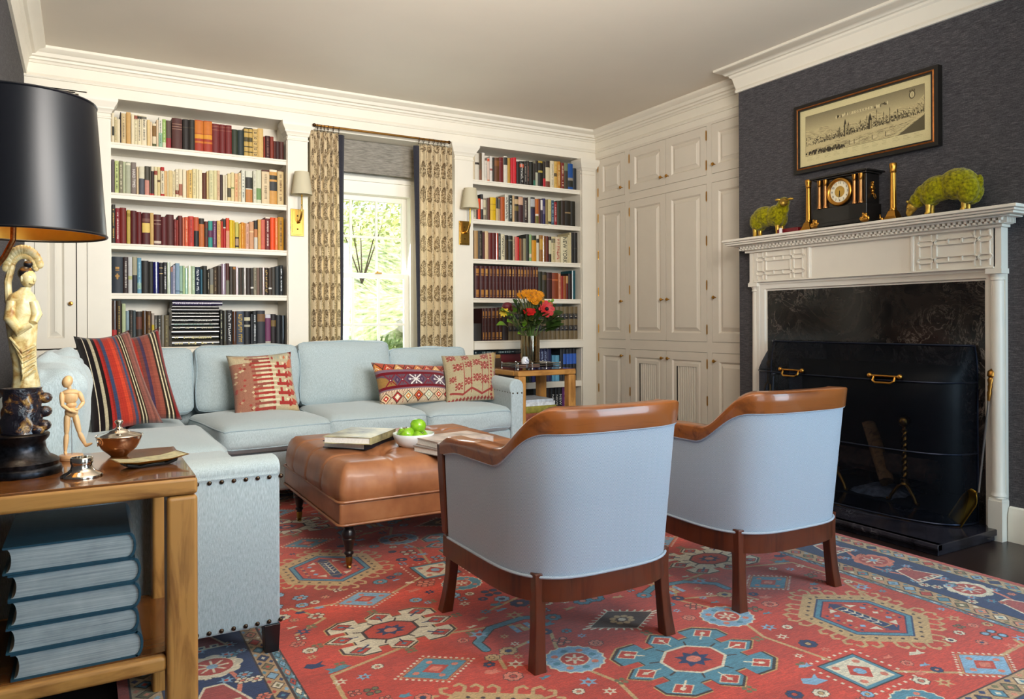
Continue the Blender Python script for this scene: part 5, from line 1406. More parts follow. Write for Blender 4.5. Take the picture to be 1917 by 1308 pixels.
# ---------------------------------------------------------------- artist's mannequin
beech = wood('beech', 'c89458', 'e0b884', 'z', 9, .45, .1, .4)
mq = thing('artist_mannequin', 'small jointed beech artist mannequin walking on a round base', 'mannequin', (-.025, 2.285, TZ))
MX, MY = -.024, 2.285
m = MB(); m.lathe([(.0265, 0), (.028, .002), (.028, .012), (.0265, .014), (0, .014)], (MX, MY, TZ + .0003), 28); m.build('base', wood('olive_base', '9a6a3c', 'd8a878', 'x', 12, .4, .2, .9), mq, smooth=True, angle=40)
m = MB(); m.tube([(MX + .002, MY, TZ + .01), (MX + .001, MY, TZ + .105)], .0012, 6); m.build('support_rod', M('steel_wire', 'a8a8a8', .3, 1, var=0), mq)
Z = TZ
P_ = lambda x, y, z: (MX + x, MY + y, Z + z)
parts = {
 'head': [((-.008, -.002, .207), (.0125, .013, .0165))], 'torso': [((-.001, 0, .166), (.0175, .012, .020))], 'abdomen': [((.001, 0, .145), (.0125, .010, .009))], 'pelvis': [((.001, 0, .126), (.016, .012, .014))]}
rt = Matrix.Rotation(.35, 3, 'Y')
for k, v in parts.items():
    m = MB()
    for c, r_ in v: m.ball(P_(*c), r_, seg=16, ring=12, rot=rt if k == 'head' else None)
    if k == 'head': m.tube([P_(-.003, 0, .188), P_(-.005, 0, .198)], .005, 10)
    if k == 'torso': m.ball(P_(-.001, 0, .178), (.020, .011, .009))
    m.build(k, beech, mq, smooth=True)
def limb(nm, pts, rad, end=None):
    for i in range(len(pts) - 1):
        a, b = Vector(P_(*pts[i])), Vector(P_(*pts[i + 1])); m = MB()
        m.tube([a, a.lerp(b, .12), a.lerp(b, .4), a.lerp(b, .85), b], [rad[i] * .75, rad[i], rad[i] * 1.02, rad[i + 1], rad[i + 1] * .7], 12); m.ball(a, rad[i] * .8); m.build(nm[i], beech, mq, smooth=True)
limb(['upper_arm', 'forearm', 'hand'], [(-.0205, -.003, .176), (-.020, -.008, .146), (.000, -.016, .130), (.016, -.018, .126)], [.0062, .005, .0038, .002])
limb(['upper_arm', 'forearm', 'hand'], [(.0190, .002, .176), (.0285, .002, .150), (.016, -.008, .134), (.006, -.012, .130)], [.0060, .005, .0038, .002])
limb(['thigh', 'shin', 'foot'], [(-.0085, 0, .120), (-.0105, 0, .068), (-.0135, 0, .022), (-.012, -.012, .0165)], [.0075, .0062, .0042, .003])
limb(['thigh', 'shin', 'foot'], [(.0085, 0, .120), (.019, -.002, .070), (.0335, .004, .034), (.048, -.004, .040)], [.0075, .0062, .0042, .003])

# ---------------------------------------------------------------- small table things
silver = M('polished_silver', 'd8cfc2', .12, 1, var=.02); silver_w = M('warm_silver', 'c4a48a', .14, 1, var=.03)
sb = thing('lidded_bowl', 'round silver bowl with knobbed lid standing on the near table', 'bowl', (.088, 2.285, TZ))
m = MB(); m.lathe([(.020, 0), (.022, .002), (.026, .006), (.042, .020), (.052, .036), (.056, .050), (.057, .056), (.055, .056), (.050, .040)], (.088, 2.285, TZ + .0003), 40, cap=True); b_ = m.build('bowl', silver_w, sb, smooth=True, angle=60)
m = MB(); m.loop_tube([(.088 + .0575 * math.cos(2 * PI * j / 48), 2.285 + .0575 * math.sin(2 * PI * j / 48), TZ + .056) for j in range(48)], .0018, 6); m.build('rim', silver, b_, smooth=True)
m = MB(); m.lathe([(.054, .0565), (.046, .060), (.034, .063), (.026, .066), (.025, .069), (.012, .073), (.006, .078), (.005, .084), (.009, .089), (.011, .093), (.008, .097), (0, .098)], (.088, 2.285, TZ), 40, cap=False); m.build('lid', silver, sb, smooth=True, angle=70)
m = MB(); m.loop_tube([(.037 + .0, 2.262 + .009 * math.cos(2 * PI * j / 18), TZ + .043 + .009 * math.sin(2 * PI * j / 18)) for j in range(18)], .0016, 6); m.build('ring_handle', silver, sb, smooth=True)
tr_ = thing('gilt_tray', 'narrow gilt-rimmed tray with pale mottled inside on the near table', 'tray', (.150, 2.09, TZ))
TC, ta = Vector((.148, 2.092)), .28
def TT(x, y, z): return (TC.x + math.cos(ta) * x - math.sin(ta) * y, TC.y + math.sin(ta) * x + math.cos(ta) * y, TZ + z)
def tray_fn(k):
    rim = lambda L, W_, z: [TT(sx * L, sy * W_, z + (.006 if abs(sx) == 1 else 0)) for sx, sy in ((-1, -1), (-.5, -.97), (0, -.95), (.5, -.97), (1, -1), (1, 1), (.5, .97), (0, .95), (-.5, .97), (-1, 1))]
    return rim
rim = tray_fn(0)
m = MB(); m.rings([rim(.060, .024, .0003), rim(.063, .026, .008)], True, True); m.build('foot', black_m, tr_, bevel=.002)
m = MB(); m.rings([rim(.062, .025, .008), rim(.084, .040, .016), rim(.0845, .0405, .0172), rim(.080, .036, .0172)], True, False); m.build('gilt_rim', M('gilt_edge', 'b89a4c', .25, 1, var=.05), tr_, smooth=True, angle=40)
m = MB(); m.rings([rim(.0805, .0365, .0170), rim(.064, .026, .0105)], True, True); m.build('inside', M('mottled_celadon', 'c4bf98', .35, var=.25, scale=60), tr_, smooth=True, angle=40)
ik = thing('capstan_inkwell', 'silver capstan inkwell at the front edge of the near table', 'inkwell', (.0, 2.025, TZ))
m = MB(); m.lathe([(.044, 0), (.0445, .003), (.042, .006), (.030, .012), (.024, .018), (.022, .026), (.0225, .030)], (.0, 2.025, TZ + .0003), 40); m.build('body', silver, ik, smooth=True, angle=70)
m = MB(); m.lathe([(.0235, .0305), (.024, .033), (.024, .043), (.0225, .045), (.021, .045), (.0205, .038), (0, .036)], (.0, 2.025, TZ + .0003), 40); m.build('collar', silver, ik, smooth=True, angle=50)

# ---------------------------------------------------------------- on the ottoman
cvr_a = M('landscape_dust_jacket', 'a8a078', .4, var=.45, scale=9); cvr_b = M('pale_jacket', 'd8d2c0', .4, var=.1, scale=10); cvr_n = M('navy_case', '1c2230', .5, var=.05); cvr_p = M('pink_grey_jacket', 'cfc0b8', .35, var=.25, scale=12)
an = math.atan2(-.185, .147)
GB = 'picture books on the ottoman'
flat_book('picture_book', 'white-paged picture book, lower of the pair left of the apple bowl', 'book', GB, (1.180, 3.470), an, .236, .330, .032, cvr_n, wp_m, .4655, .003)
flat_book('picture_book', 'landscape-covered picture book, upper of the pair left of the apple bowl', 'book', GB, (1.145, 3.405), math.atan2(-.161, .173), .240, .300, .032, cvr_a, wp_m, .498, .003)
flat_book('picture_book', 'grey picture book, lower of the pair right of the apple bowl', 'book', GB, (1.470, 3.085), -1.30, .215, .290, .028, M('grey_jacket', '8c8480', .4, var=.1), wp_m, .462, .003)
flat_book('picture_book', 'pink and grey picture book, upper of the pair right of the apple bowl', 'book', GB, (1.490, 3.115), -1.44, .225, .300, .030, cvr_p, wp_m, .4905, .003)
por = M('white_porcelain', 'dfe4e8', .15, var=0, coat=.3)
m = MB(); BX, BY, BZ = 1.352, 3.262, .461
m.lathe([(.050, 0), (.054, .002), (.068, .010), (.084, .026), (.094, .048), (.098, .066), (.0965, .068), (.094, .066), (.088, .044), (.076, .024), (.056, .012), (0, .010)], (BX, BY, BZ), 48, cap=True)
tag(m.build('fruit_bowl', por, smooth=True, angle=70), 'white porcelain bowl of green apples on the ottoman', 'bowl')
apple_m = bpy.data.materials.new('green_apple'); t = NT(apple_m); nz = t.noise(t.coord(), 26, 4, .6); t.base(t.ramp(nz, [(.3, '5f9a14'), (.55, '86b824'), (.8, 'a8cc50')])); t.set(.25, 0, .5, .3)
def apple(c, lab, tilt):
    r = thing('green_apple', lab, 'apple', c, 'green apples in the white bowl'); R_ = Euler(tilt).to_matrix(); m = MB(); R = []
    for r_, z in [(.001, -.024), (.010, -.029), (.020, -.028), (.030, -.018), (.036, -.002), (.0375, .010), (.034, .022), (.026, .030), (.016, .031), (.008, .027), (.001, .022)]:
        R.append([tuple(Vector(c) + R_ @ Vector((r_ * (1 + .02 * math.sin(5 * a)) * math.cos(a), r_ * (1 + .02 * math.sin(5 * a)) * math.sin(a), z))) for a in [2 * PI * j / 24 for j in range(24)]])
    m.rings(R); m.build('flesh', apple_m, r, smooth=True, angle=180)
    m = MB(); m.tube([tuple(Vector(c) + R_ @ Vector(p)) for p in ((0, 0, .020), (.001, 0, .032), (.004, 0, .040))], [.0016, .0014, .002], 6); m.build('stem', M('apple_stem', '5c4424', .8), r, smooth=True)
apple((1.312, 3.238, .522), 'green apple leaning out at the left of the bowl', (-.5, -.3, .3))
apple((1.398, 3.302, .514), 'green apple low at the right of the bowl', (.3, .8, 0))
apple((1.352, 3.205, .506), 'green apple low at the front of the bowl', (.6, .3, 1))
apple((1.330, 3.318, .512), 'green apple hidden at the back of the bowl', (.2, -.2, 2))
apple((1.372, 3.258, .556), 'bright green apple on top of the others in the bowl', (-.25, .5, .5))

# ---------------------------------------------------------------- far table
FZ_ = TZ + .0004
chrome = M('chrome', 'd4d8dc', .12, 1, var=0)
tr2 = thing('gallery_tray', 'chrome gallery tray on the far end table', 'tray', (2.945, 4.83, FZ_))
m = MB(); gx0, gx1, gy0, gy1 = 2.735 + .045, 3.150, 4.712, 4.955
m.box(gx0, gx1, gy0, gy1, FZ_ + .014, FZ_ + .018); m.build('plate', M('tray_plate', '3c3038', .2, .3), tr2)
m = MB()
for z in (.030, .044):
    m.loop_tube([(gx0, gy0, FZ_ + z), (gx1, gy0, FZ_ + z), (gx1, gy1, FZ_ + z), (gx0, gy1, FZ_ + z)], .003 if z < .04 else .0042, 6)
m.build('gallery_rail', chrome, tr2, smooth=True)
for a in range(4):
    for x, y in ((gx0 + (gx1 - gx0) * a / 3, gy0), (gx0 + (gx1 - gx0) * a / 3, gy1)):
        m = MB(); m.tube([(x, y, FZ_), (x, y, FZ_ + .048)], .0038, 8); m.ball((x, y, FZ_ + .050), .0055, seg=8, ring=6); m.ball((x, y, FZ_ + .007), .007, seg=8, ring=6); m.build('post', chrome, tr2, smooth=True)
gz_ = FZ_ + .0185
gj = M('delft_porcelain', 'e4e8ee', .15, var=0, coat=.3)
m = MB(); m.lathe([(.017, 0), (.020, .004), (.027, .022), (.030, .042), (.028, .058), (.021, .068), (.019, .074), (.020, .077), (.017, .077), (.016, .06)], (2.880, 4.775, gz_), 28)
g_ = thing('ginger_jar', 'small blue and white ginger jar on the chrome tray', 'jar', (2.880, 4.775, gz_)); m.build('body', gj, g_, smooth=True, angle=60)
m = MB(); rd = random.Random(4); cob = M('cobalt', '2c3c7c', .2, var=.1)
for (a, z, s_) in ((-1.8, .055, 1), (-1.55, .048, 1.2), (-1.3, .056, .9), (-1.95, .038, 1.1), (-1.6, .030, .7), (-1.35, .022, .9), (-1.45, .038, .7), (-1.15, .044, 1), (-1.7, .062, .8)):
    r_ = .0302 if .03 < z < .05 else (.0285 if z < .06 else .026); px, py = 2.880 + r_ * math.cos(a), 4.775 + r_ * math.sin(a); m.ball((px, py, gz_ + z), (.0035 * s_, .0015, .004 * s_), seg=7, ring=5, rot=Matrix.Rotation(a + PI / 2, 3, 'Z'))
m.build('painted_flowers', cob, g_, smooth=True)
m = MB(); m.box(2.815, 2.865, 4.735, 4.80, gz_, gz_ + .022); tag(m.build('small_box', M('blush_box', 'b48a74', .5), bevel=.002), 'small blush-coloured box at the left of the chrome tray', 'box')
m = MB(); m.box(2.906, 2.985, 4.735, 4.800, gz_, gz_ + .018); tag(m.build('small_box', M('blush_box', 'b48a74', .5), bevel=.002), 'flat blush-coloured box beside the ginger jar', 'box')
m = MB(); m.box(2.995, 3.115, 4.750, 4.85, gz_, gz_ + .020); tag(m.build('black_box', black_m, bevel=.003), 'flat black lacquer box at the right of the chrome tray', 'box')
m = MB(); m.lathe([(.02, 0), (.045, .003), (.062, .009), (.060, .010), (.03, .006), (0, .005)], (3.055, 4.80, gz_ + .0205), 28); tag(m.build('silver_dish', silver, smooth=True), 'shallow silver dish on the black box', 'dish')
# vase of flowers
VX, VY = 2.990, 4.885
vglass = bpy.data.materials.new('smoke_glass'); t = NT(vglass); mx = t.n('ShaderNodeMixShader'); tr = t.n('ShaderNodeBsdfTransparent'); tr.inputs[0].default_value = lin('d8c8a0'); fr_ = t.n('ShaderNodeFresnel'); gl = t.n('ShaderNodeBsdfGlossy'); gl.inputs['Roughness'].default_value = .05; gl.inputs[0].default_value = (1, .9, .7, 1)
t.l(t.math('ADD', t.math('MULTIPLY', fr_.outputs[0], .8), .12), mx.inputs[0]); t.l(tr.outputs[0], mx.inputs[1]); t.l(gl.outputs[0], mx.inputs[2]); t.l(mx.outputs[0], t.out.inputs[0])
va = thing('flower_vase', 'cylindrical smoky glass vase holding the autumn flowers', 'vase', (VX, VY, gz_))
m = MB(); m.lathe([(.0, .0), (.070, .0), (.073, .004), (.0745, .05), (.0755, .232), (.0735, .232), (.071, .05), (.069, .012), (0, .012)], (VX, VY, gz_), 40, cap=False); m.build('glass', vglass, va, smooth=True, angle=60)
m = MB(); m.lathe([(.0, .013), (.0685, .013), (.0705, .15), (0, .15)], (VX, VY, gz_), 32, cap=False); wm = bpy.data.materials.new('vase_water'); t = NT(wm); mx = t.n('ShaderNodeMixShader'); tr = t.n('ShaderNodeBsdfTransparent'); tr.inputs[0].default_value = lin('c0a870'); mx.inputs[0].default_value = .05; t.l(tr.outputs[0], mx.inputs[1]); t.l(t.p.outputs[0], mx.inputs[2]); t.l(mx.outputs[0], t.out.inputs[0]); m.build('water', wm, va, smooth=True)
rd = random.Random(12); stemm = M('flower_stem', '4c6a28', .6, var=.2); leaf_d = M('dark_leaf', '2e4416', .5, var=.3, scale=20); leaf_b = M('bright_leaf', '6c9428', .45, var=.2, scale=20)
base_z = gz_ + .02
def flower_thing(nm, lab, grp, tip, bend=.0):
    r = thing(nm, lab, 'flower', (VX, VY, base_z), grp); tip = Vector(tip); s0 = Vector((VX + rd.uniform(-.045, .045), VY + rd.uniform(-.045, .045), base_z))
    neck = Vector((VX + (tip.x - VX) * .30, VY + (tip.y - VY) * .30, gz_ + .24)); L_ = (Vector((neck.x, neck.y, 0)) - Vector((VX, VY, 0))).length
    if L_ > .055: neck.x = VX + (neck.x - VX) * .055 / L_; neck.y = VY + (neck.y - VY) * .055 / L_
    m = MB(); m.tube([s0, neck, neck.lerp(tip, .55) + Vector((0, 0, .012)), tip], .0022, 6); m.build('stem', stemm, r, smooth=True); return r
def leaf(m, p, d, L_, w_, up=Vector((0, 0, 1))):
    d = d.normalized(); s_ = d.cross(up); s_ = s_.normalized() if s_.length > .01 else Vector((1, 0, 0)); n = s_.cross(d)
    V = []; 
    for i in range(6):
        t_ = i / 5; w2 = w_ * math.sin(PI * min(1, t_ * .92 + .06)) ; c = Vector(p) + d * L_ * t_ - n * (-.10 * L_ * math.sin(PI * t_)) + Vector((0, 0, -.15 * L_ * t_ * t_))
        V += [c - s_ * w2 + n * w2 * .25, c, c + s_ * w2 + n * w2 * .25]
    m.add(V, [q for i in range(5) for q in ((3 * i, 3 * i + 1, 3 * i + 4, 3 * i + 3), (3 * i + 1, 3 * i + 2, 3 * i + 5, 3 * i + 4))])
def bloom(r, c, rad, mat, n, rows, ctr=None, nrm=(-.35, -.8, .5), cup=.5, pw=.36):
    nrm = Vector(nrm).normalized(); a = nrm.orthogonal().normalized(); b = nrm.cross(a); m = MB(); c = Vector(c)
    for k in range(rows):
        rr = rad * (1 - k / (rows + .6)); up = cup * (k + .35) / rows
        for j in range(n):
            t_ = 2 * PI * (j + .5 * (k % 2)) / n; d = a * math.cos(t_) + b * math.sin(t_); s_ = nrm.cross(d); tip = c + d * rr + nrm * rr * up; mid = c + d * rr * .55 + nrm * rr * (up * .35 + .05 * k); w_ = rr * pw
            m.add([c + nrm * .001 * k, mid - s_ * w_, tip - s_ * w_ * .55, tip + d * rr * .08, tip + s_ * w_ * .55, mid + s_ * w_], [(0, 1, 2, 3), (0, 3, 4, 5)])
    m.build('petals', mat, r, smooth=False)
    if ctr: m = MB(); m.ball(c + nrm * rad * .12, rad * .24, seg=10, ring=7); m.build('flower_centre', ctr, r, smooth=True)
orange_p = M('orange_petal', 'd88a14', .55, var=.2, scale=60); gold_c = M('flower_gold', 'b06a10', .7); red_p = M('scarlet_petal', 'b81414', .5, var=.2, scale=60); wine_p = M('wine_petal', '5c1420', .55, var=.2); dark_c = M('seed_black', '140c0a', .7); yel_p = M('yellow_petal', 'd8b830', .55)
for i, (x, y, z, s_) in enumerate(((2.890, 4.85, 1.245, .034), (2.925, 4.83, 1.262, .040), (2.965, 4.82, 1.262, .042), (3.005, 4.825, 1.265, .040), (2.955, 4.80, 1.228, .040), (3.000, 4.80, 1.235, .038), (3.040, 4.83, 1.255, .040), (3.045, 4.81, 1.205, .030), (2.975, 4.79, 1.200, .034))):
    r = flower_thing('orange_flower', ['leftmost orange bloom of the cluster in the vase', 'orange bloom above the palm leaves', 'tall orange bloom in the middle of the cluster', 'tall orange bloom right of the middle', 'orange bloom at the front of the cluster', 'orange bloom facing forward right of the front one', 'rightmost full orange bloom', 'small orange bloom under the rightmost one', 'lowest orange bloom over the red one'][i], 'orange blooms in the vase', (x, y, z)); bloom(r, (x, y, z), s_, orange_p, 14, 3, gold_c, (rd.uniform(-.5, .3), -.7, .6), .5, .22)
r = flower_thing('red_flower', 'open scarlet flower with dark centre at the right of the vase', 'scarlet flowers in the vase', (3.075, 4.78, 1.145)); bloom(r, (3.075, 4.78, 1.145), .062, red_p, 8, 2, dark_c, (-.2, -.95, .15), .35, .42)
r = flower_thing('red_flower', 'scarlet flower half hidden by leaves in the middle of the vase', 'scarlet flowers in the vase', (2.930, 4.79, 1.125)); bloom(r, (2.930, 4.79, 1.125), .046, red_p, 8, 2, None, (-.3, -.6, .7), .4, .42)
r = flower_thing('wine_flower', 'round wine-red flower head at the left of the vase', None, (2.760, 4.83, 1.165)); 
m = MB(); m.ball((2.760, 4.83, 1.165), (.044, .036, .030)); m.ball((2.795, 4.82, 1.150), (.024, .022, .022)); m.build('petals', wine_p, r, smooth=True)
r = flower_thing('yellow_flower', 'small yellow flower under the wine-red head', None, (2.725, 4.82, 1.122)); bloom(r, (2.725, 4.82, 1.122), .036, yel_p, 9, 2, None, (-.7, -.6, .2), .5, .3)
r = flower_thing('green_spray', 'spray of lime-green buds at the right of the vase', None, (3.135, 4.84, 1.19))
m = MB()
for k in range(16): m.ball((3.115 + rd.uniform(-.03, .035), 4.81 + rd.uniform(-.03, .03), 1.10 + .0075 * k), (.012, .009, .012), seg=8, ring=6)
m.build('buds', leaf_b, r, smooth=True)
r = thing('grass_leaves', 'tall pointed bronze-green leaves at the left of the vase', 'leaves', (VX, VY, base_z))
m = MB()
for k in range(7):
    tip = Vector((2.845 + .016 * k, 4.86 - .01 * k, 1.275 + rd.uniform(-.03, .035))); st = Vector((VX - .02 + .004 * k, VY, gz_ + .23)); leaf(m, st, tip - st + Vector((0, 0, .05)), (tip - st).length * 1.1, .011, Vector((0, -1, .1)))
m.build('blade', M('bronze_leaf', '4a4a20', .4, var=.3, scale=15), r, smooth=True)
def foliage(lab, seed, n, ctr, spread, mats_, L_, w_):
    q = random.Random(seed); r = thing('leafy_stem', lab, 'leaves', (VX, VY, base_z), 'leafy stems in the vase'); m = MB()
    m.tube([(VX + q.uniform(-.04, .04), VY + q.uniform(-.04, .04), base_z), (VX + (ctr[0] - VX) * .3, VY + (ctr[1] - VY) * .3, gz_ + .235), ctr], .0025, 6); m.build('stem', stemm, r, smooth=True); m = MB()
    for i in range(n):
        p = Vector(ctr) + Vector((q.uniform(-1, 1) * spread[0], q.uniform(-1, 1) * spread[1], q.uniform(-1, 1) * spread[2])); d = (p - Vector((VX, VY + .05, gz_ + .20))) + Vector((q.uniform(-.5, .5), q.uniform(-.5, .5), q.uniform(-.4, .3))) * .15
        leaf(m, p, d, L_ * q.uniform(.7, 1.2), w_ * q.uniform(.8, 1.2), Vector((q.uniform(-.5, .5), -.6, 1)))
    m.build('leaf_cluster', mats_, r, smooth=True)
foliage('bright green broad leaves at the left of the vase', 1, 9, (2.775, 4.82, 1.065), (.04, .05, .055), leaf_b, .10, .030)
foliage('hanging bright leaves low at the left of the vase rim', 2, 6, (2.885, 4.80, .985), (.03, .04, .05), leaf_b, .08, .022)
foliage('dark leaves filling the middle of the bouquet', 3, 60, (2.985, 4.85, 1.045), (.115, .07, .075), leaf_d, .075, .020)
foliage('large dark leaves at the right of the bouquet', 4, 16, (3.150, 4.84, 1.035), (.055, .05, .06), leaf_d, .11, .036)
foliage('dark leaves between the orange and red flowers', 5, 34, (3.000, 4.87, 1.145), (.15, .06, .04), leaf_d, .07, .018)
# stack under the far table
GS = 'books stacked under the far end table'
sx = 2.99
for i, (lab, hx, h, w_, pg) in enumerate((('thick red-brown book at the bottom of the stack under the far table', '8c4a34', .085, .34, '6c3420'), ('olive green book with gold bands under the far table', '8c8434', .052, .33, '6c6424'), ('thick pile-topping white magazine under the far table', 'd8dce0', .030, .32, 'e8eaec'), ('second white magazine of the stack under the far table', 'c8d0d8', .018, .31, 'e8eaec'))):
    z = SZ + (0, .0853, .1376, .1679)[i]
    flat_book('stacked_book' if i < 2 else 'magazine', lab, 'book' if i < 2 else 'magazine', GS, (sx + (.01, -.005, -.012, -.02)[i], 4.91), -PI / 2 + (.02, -.01, .03, -.03)[i], .30, w_, h, M('stack_' + hx, hx, .5, var=.15, scale=40), M('stackp_' + pg, pg, .7), z, .003, round_=.008 if i < 2 else 0)
# ---------------------------------------------------------------- curtains, blind, rod, sconces
def boteh_canvas(W_, H_, seed):
    c = Canvas(int(W_ * 700), int(H_ * 700), 'd8c4a0', W_, H_); r = random.Random(seed); row = 0; y = .02
    while y < H_:
        x = .04 + (.058 if row % 2 else 0)
        while x < W_ + .05:
            w = .034; h = .125
            n = 230
            for k in range(n):
                t = r.random(); ww = w * (math.sin(PI * min(1, (t ** .75) * .98 + .02)) ** .8) * (1 if t < .5 else 1)
                px = x + r.uniform(-1, 1) * ww; s_ = r.uniform(.0018, .0042)
                c.ell(px, y + h * t, s_, s_ * r.uniform(.5, 1), r.choice(['4a3a2c', '5c4834', '3c3026', '6a543c']))
            for k in range(5):
                t0 = .05 + k * .17; c.line([(x, y + h * t0), (x - w * .7 * (1 - t0), y + h * (t0 + .12))], .0016, 'c8b48c'); c.line([(x, y + h * t0), (x + w * .7 * (1 - t0), y + h * (t0 + .12))], .0016, 'c8b48c')
            c.line([(x, y - .012), (x, y + h * .9)], .0022, '4a3a2c'); x += .116
        y += .083 if False else .0975; row += 1
    c.grain(.08, seed, .02, .02); return c
def cloth(cv):
    m = pattern_mat('printed_curtain', cv, .9, .12, .15)
    nt = m.node_tree; p = [n for n in nt.nodes if n.type == 'BSDF_PRINCIPLED'][0]; o = [n for n in nt.nodes if n.type == 'OUTPUT_MATERIAL'][0]
    tl = nt.nodes.new('ShaderNodeBsdfTranslucent'); tl.inputs[0].default_value = lin('e0c48c'); ms = nt.nodes.new('ShaderNodeMixShader'); ms.inputs[0].default_value = .18
    nt.links.new(p.outputs[0], ms.inputs[1]); nt.links.new(tl.outputs[0], ms.inputs[2]); nt.links.new(ms.outputs[0], o.inputs[0]); return m
cur_m = cloth(boteh_canvas(.52, 2.42, 5)); navy_b = fabric('navy_band', '26262e', '34343c', 900)
def curtain(label, x0, x1, edge_right, seed):
    r = thing('curtain', label, 'curtain', ((x0 + x1) / 2, 5.365, 0), 'pair of printed curtains at the window'); q = random.Random(seed); ph = [q.uniform(0, 6.28) for _ in range(4)]
    def pt(u, z):
        k = 4.5; f = (2.43 - z) / 2.4
        a = .020 + .010 * f; x = x0 + (x1 - x0) * u + .008 * math.sin(2 * PI * k * u * 2 + ph[0]) * f + .006 * math.sin(3 * z + ph[1]) * f * u
        y = 5.362 + a * math.sin(2 * PI * k * u + ph[2] + .5 * math.sin(1.3 * z + ph[3])) + .008 * math.sin(2 * PI * 11 * u + ph[1]) * (1 - f)
        return (x, y, z)
    m = MB(); nu, nz = 90, 40; m.grid(lambda u, v: pt(u, .03 + 2.405 * v), nu, nz); m.build('printed_panel', cur_m, r, smooth=True, angle=180)
    m = MB(); e = x1 if edge_right else x0; s_ = 1 if edge_right else -1
    def ep(u, v):
        z = .03 + 2.395 * v; p = pt(1 if edge_right else 0, z); w_ = .018 + .030 * v ** 2
        return (p[0] + s_ * (w_ * u) - s_ * .003, p[1] - .012 * math.sin(PI * u) + .012 * u, z)
    m.grid(ep, 6, 30); m.build('navy_leading_edge', navy_b, r, smooth=True, angle=180)
    return r
curtain('printed cream curtain at the left of the window', 1.432, 1.640, True, 3)
curtain('printed cream curtain at the right of the window', 2.290, 2.555, False, 9)
rd_ = thing('curtain_rod', 'thin brass curtain rod above the window with rings', 'curtain rod', (2.0, 5.33, 2.465))
m = MB(); m.tube([(1.455, 5.322, 2.466), (2.515, 5.322, 2.466)], .0085, 12); m.build('rod', brass_d, rd_, smooth=True)
for x in (1.452, 2.518):
    m = MB(); m.ball((x, 5.322, 2.466), .013); m.build('finial', bronze, rd_, smooth=True)
    m = MB(); xx = x + (.03 if x < 2 else -.03); m.tube([(xx, 5.322, 2.462), (xx, 5.352, 2.478), (xx, 5.398, 2.482)], .005, 8); m.build('bracket', bronze, rd_, smooth=True)
for x in (1.475, 1.500, 1.525, 1.552, 1.590, 1.632, 2.262, 2.300, 2.345, 2.385, 2.420, 2.450, 2.480):
    m = MB(); m.loop_tube([(x, 5.322 + .014 * math.cos(2 * PI * j / 14), 2.457 + .016 * math.sin(2 * PI * j / 14)) for j in range(14)], .0026, 5); m.tube([(x, 5.322, 2.441), (x + .003, 5.334, 2.428), (x, 5.342, 2.437)], .0018, 5); m.build('ring', bronze, rd_, smooth=True)
def blind_cloth():
    m = bpy.data.materials.new('grey_blind_weave'); t = NT(m); c = t.coord(scale=(14, 14, 150)); n1 = t.noise(c, 1, 4, .7); t.base(t.ramp(n1, [(.3, '6a655e'), (.5, '8a857c'), (.7, 'a29c92')])); t.set(.9, 0, .2); t.bump(n1, .3, .002); return m
m = MB(); m.box(1.50, 2.50, 5.560, 5.572, 2.222, 2.452); m.box(1.50, 2.50, 5.556, 5.576, 2.205, 2.224)
tag(m.build('roman_blind', blind_cloth(), bevel=.003), 'raised grey woven roman blind at the top of the window', 'blind')
shade_c = bpy.data.materials.new('parchment_shade'); t = NT(shade_c); t.base('ded6bc'); t.set(.8, 0, .2)
tl = t.n('ShaderNodeBsdfTranslucent'); tl.inputs[0].default_value = lin('e8dcb8'); ms = t.n('ShaderNodeMixShader'); ms.inputs[0].default_value = .3; t.l(t.p.outputs[0], ms.inputs[1]); t.l(tl.outputs[0], ms.inputs[2]); t.l(ms.outputs[0], t.out.inputs[0])
brass_s = M('satin_brass', 'c09448', .22, 1, var=.03)
def sconce(label, x):
    r = thing('wall_sconce', label, 'sconce', (x, 5.38, 1.76), 'pair of brass wall sconces'); yb = 5.3815
    m = MB(); m.box(x - .047, x + .047, yb - .010, yb, 1.668, 1.862); b = m.build('backplate', brass_s, r, bevel=.003)
    m = MB(); m.box(x - .036, x + .036, yb - .013, yb - .009, 1.680, 1.852); m.build('inner_plate', brass_s, b, bevel=.002)
    for z in (1.718, 1.812): m = MB(); m.ball((x, yb - .013, z), (.006, .004, .006)); m.build('screw', bronze, b, smooth=True)
    m = MB(); m.tube([(x + .004, yb - .012, 1.770), (x + .004, yb - .035, 1.766), (x + .006, yb - .068, 1.780), (x + .010, yb - .084, 1.815), (x + .012, yb - .088, 1.86), (x + .012, yb - .088, 1.955)], [.012, .010, .008, .0075, .007, .0065], 10); m.build('arm', brass_s, r, smooth=True)
    m = MB(); m.rings([[(x + .012 + q * math.cos(2 * PI * j / 40), yb - .088 + q * math.sin(2 * PI * j / 40), z) for j in range(40)] for q, z in ((.0735, 1.952), (.050, 2.113), (.049, 2.113), (.0725, 1.952), (.0735, 1.952))], True, False); m.build('shade', shade_c, r, smooth=True, angle=60)
    return r
sconce('brass wall sconce with parchment shade at the left of the window', 1.342); sconce('brass wall sconce with parchment shade at the right of the window', 2.674)

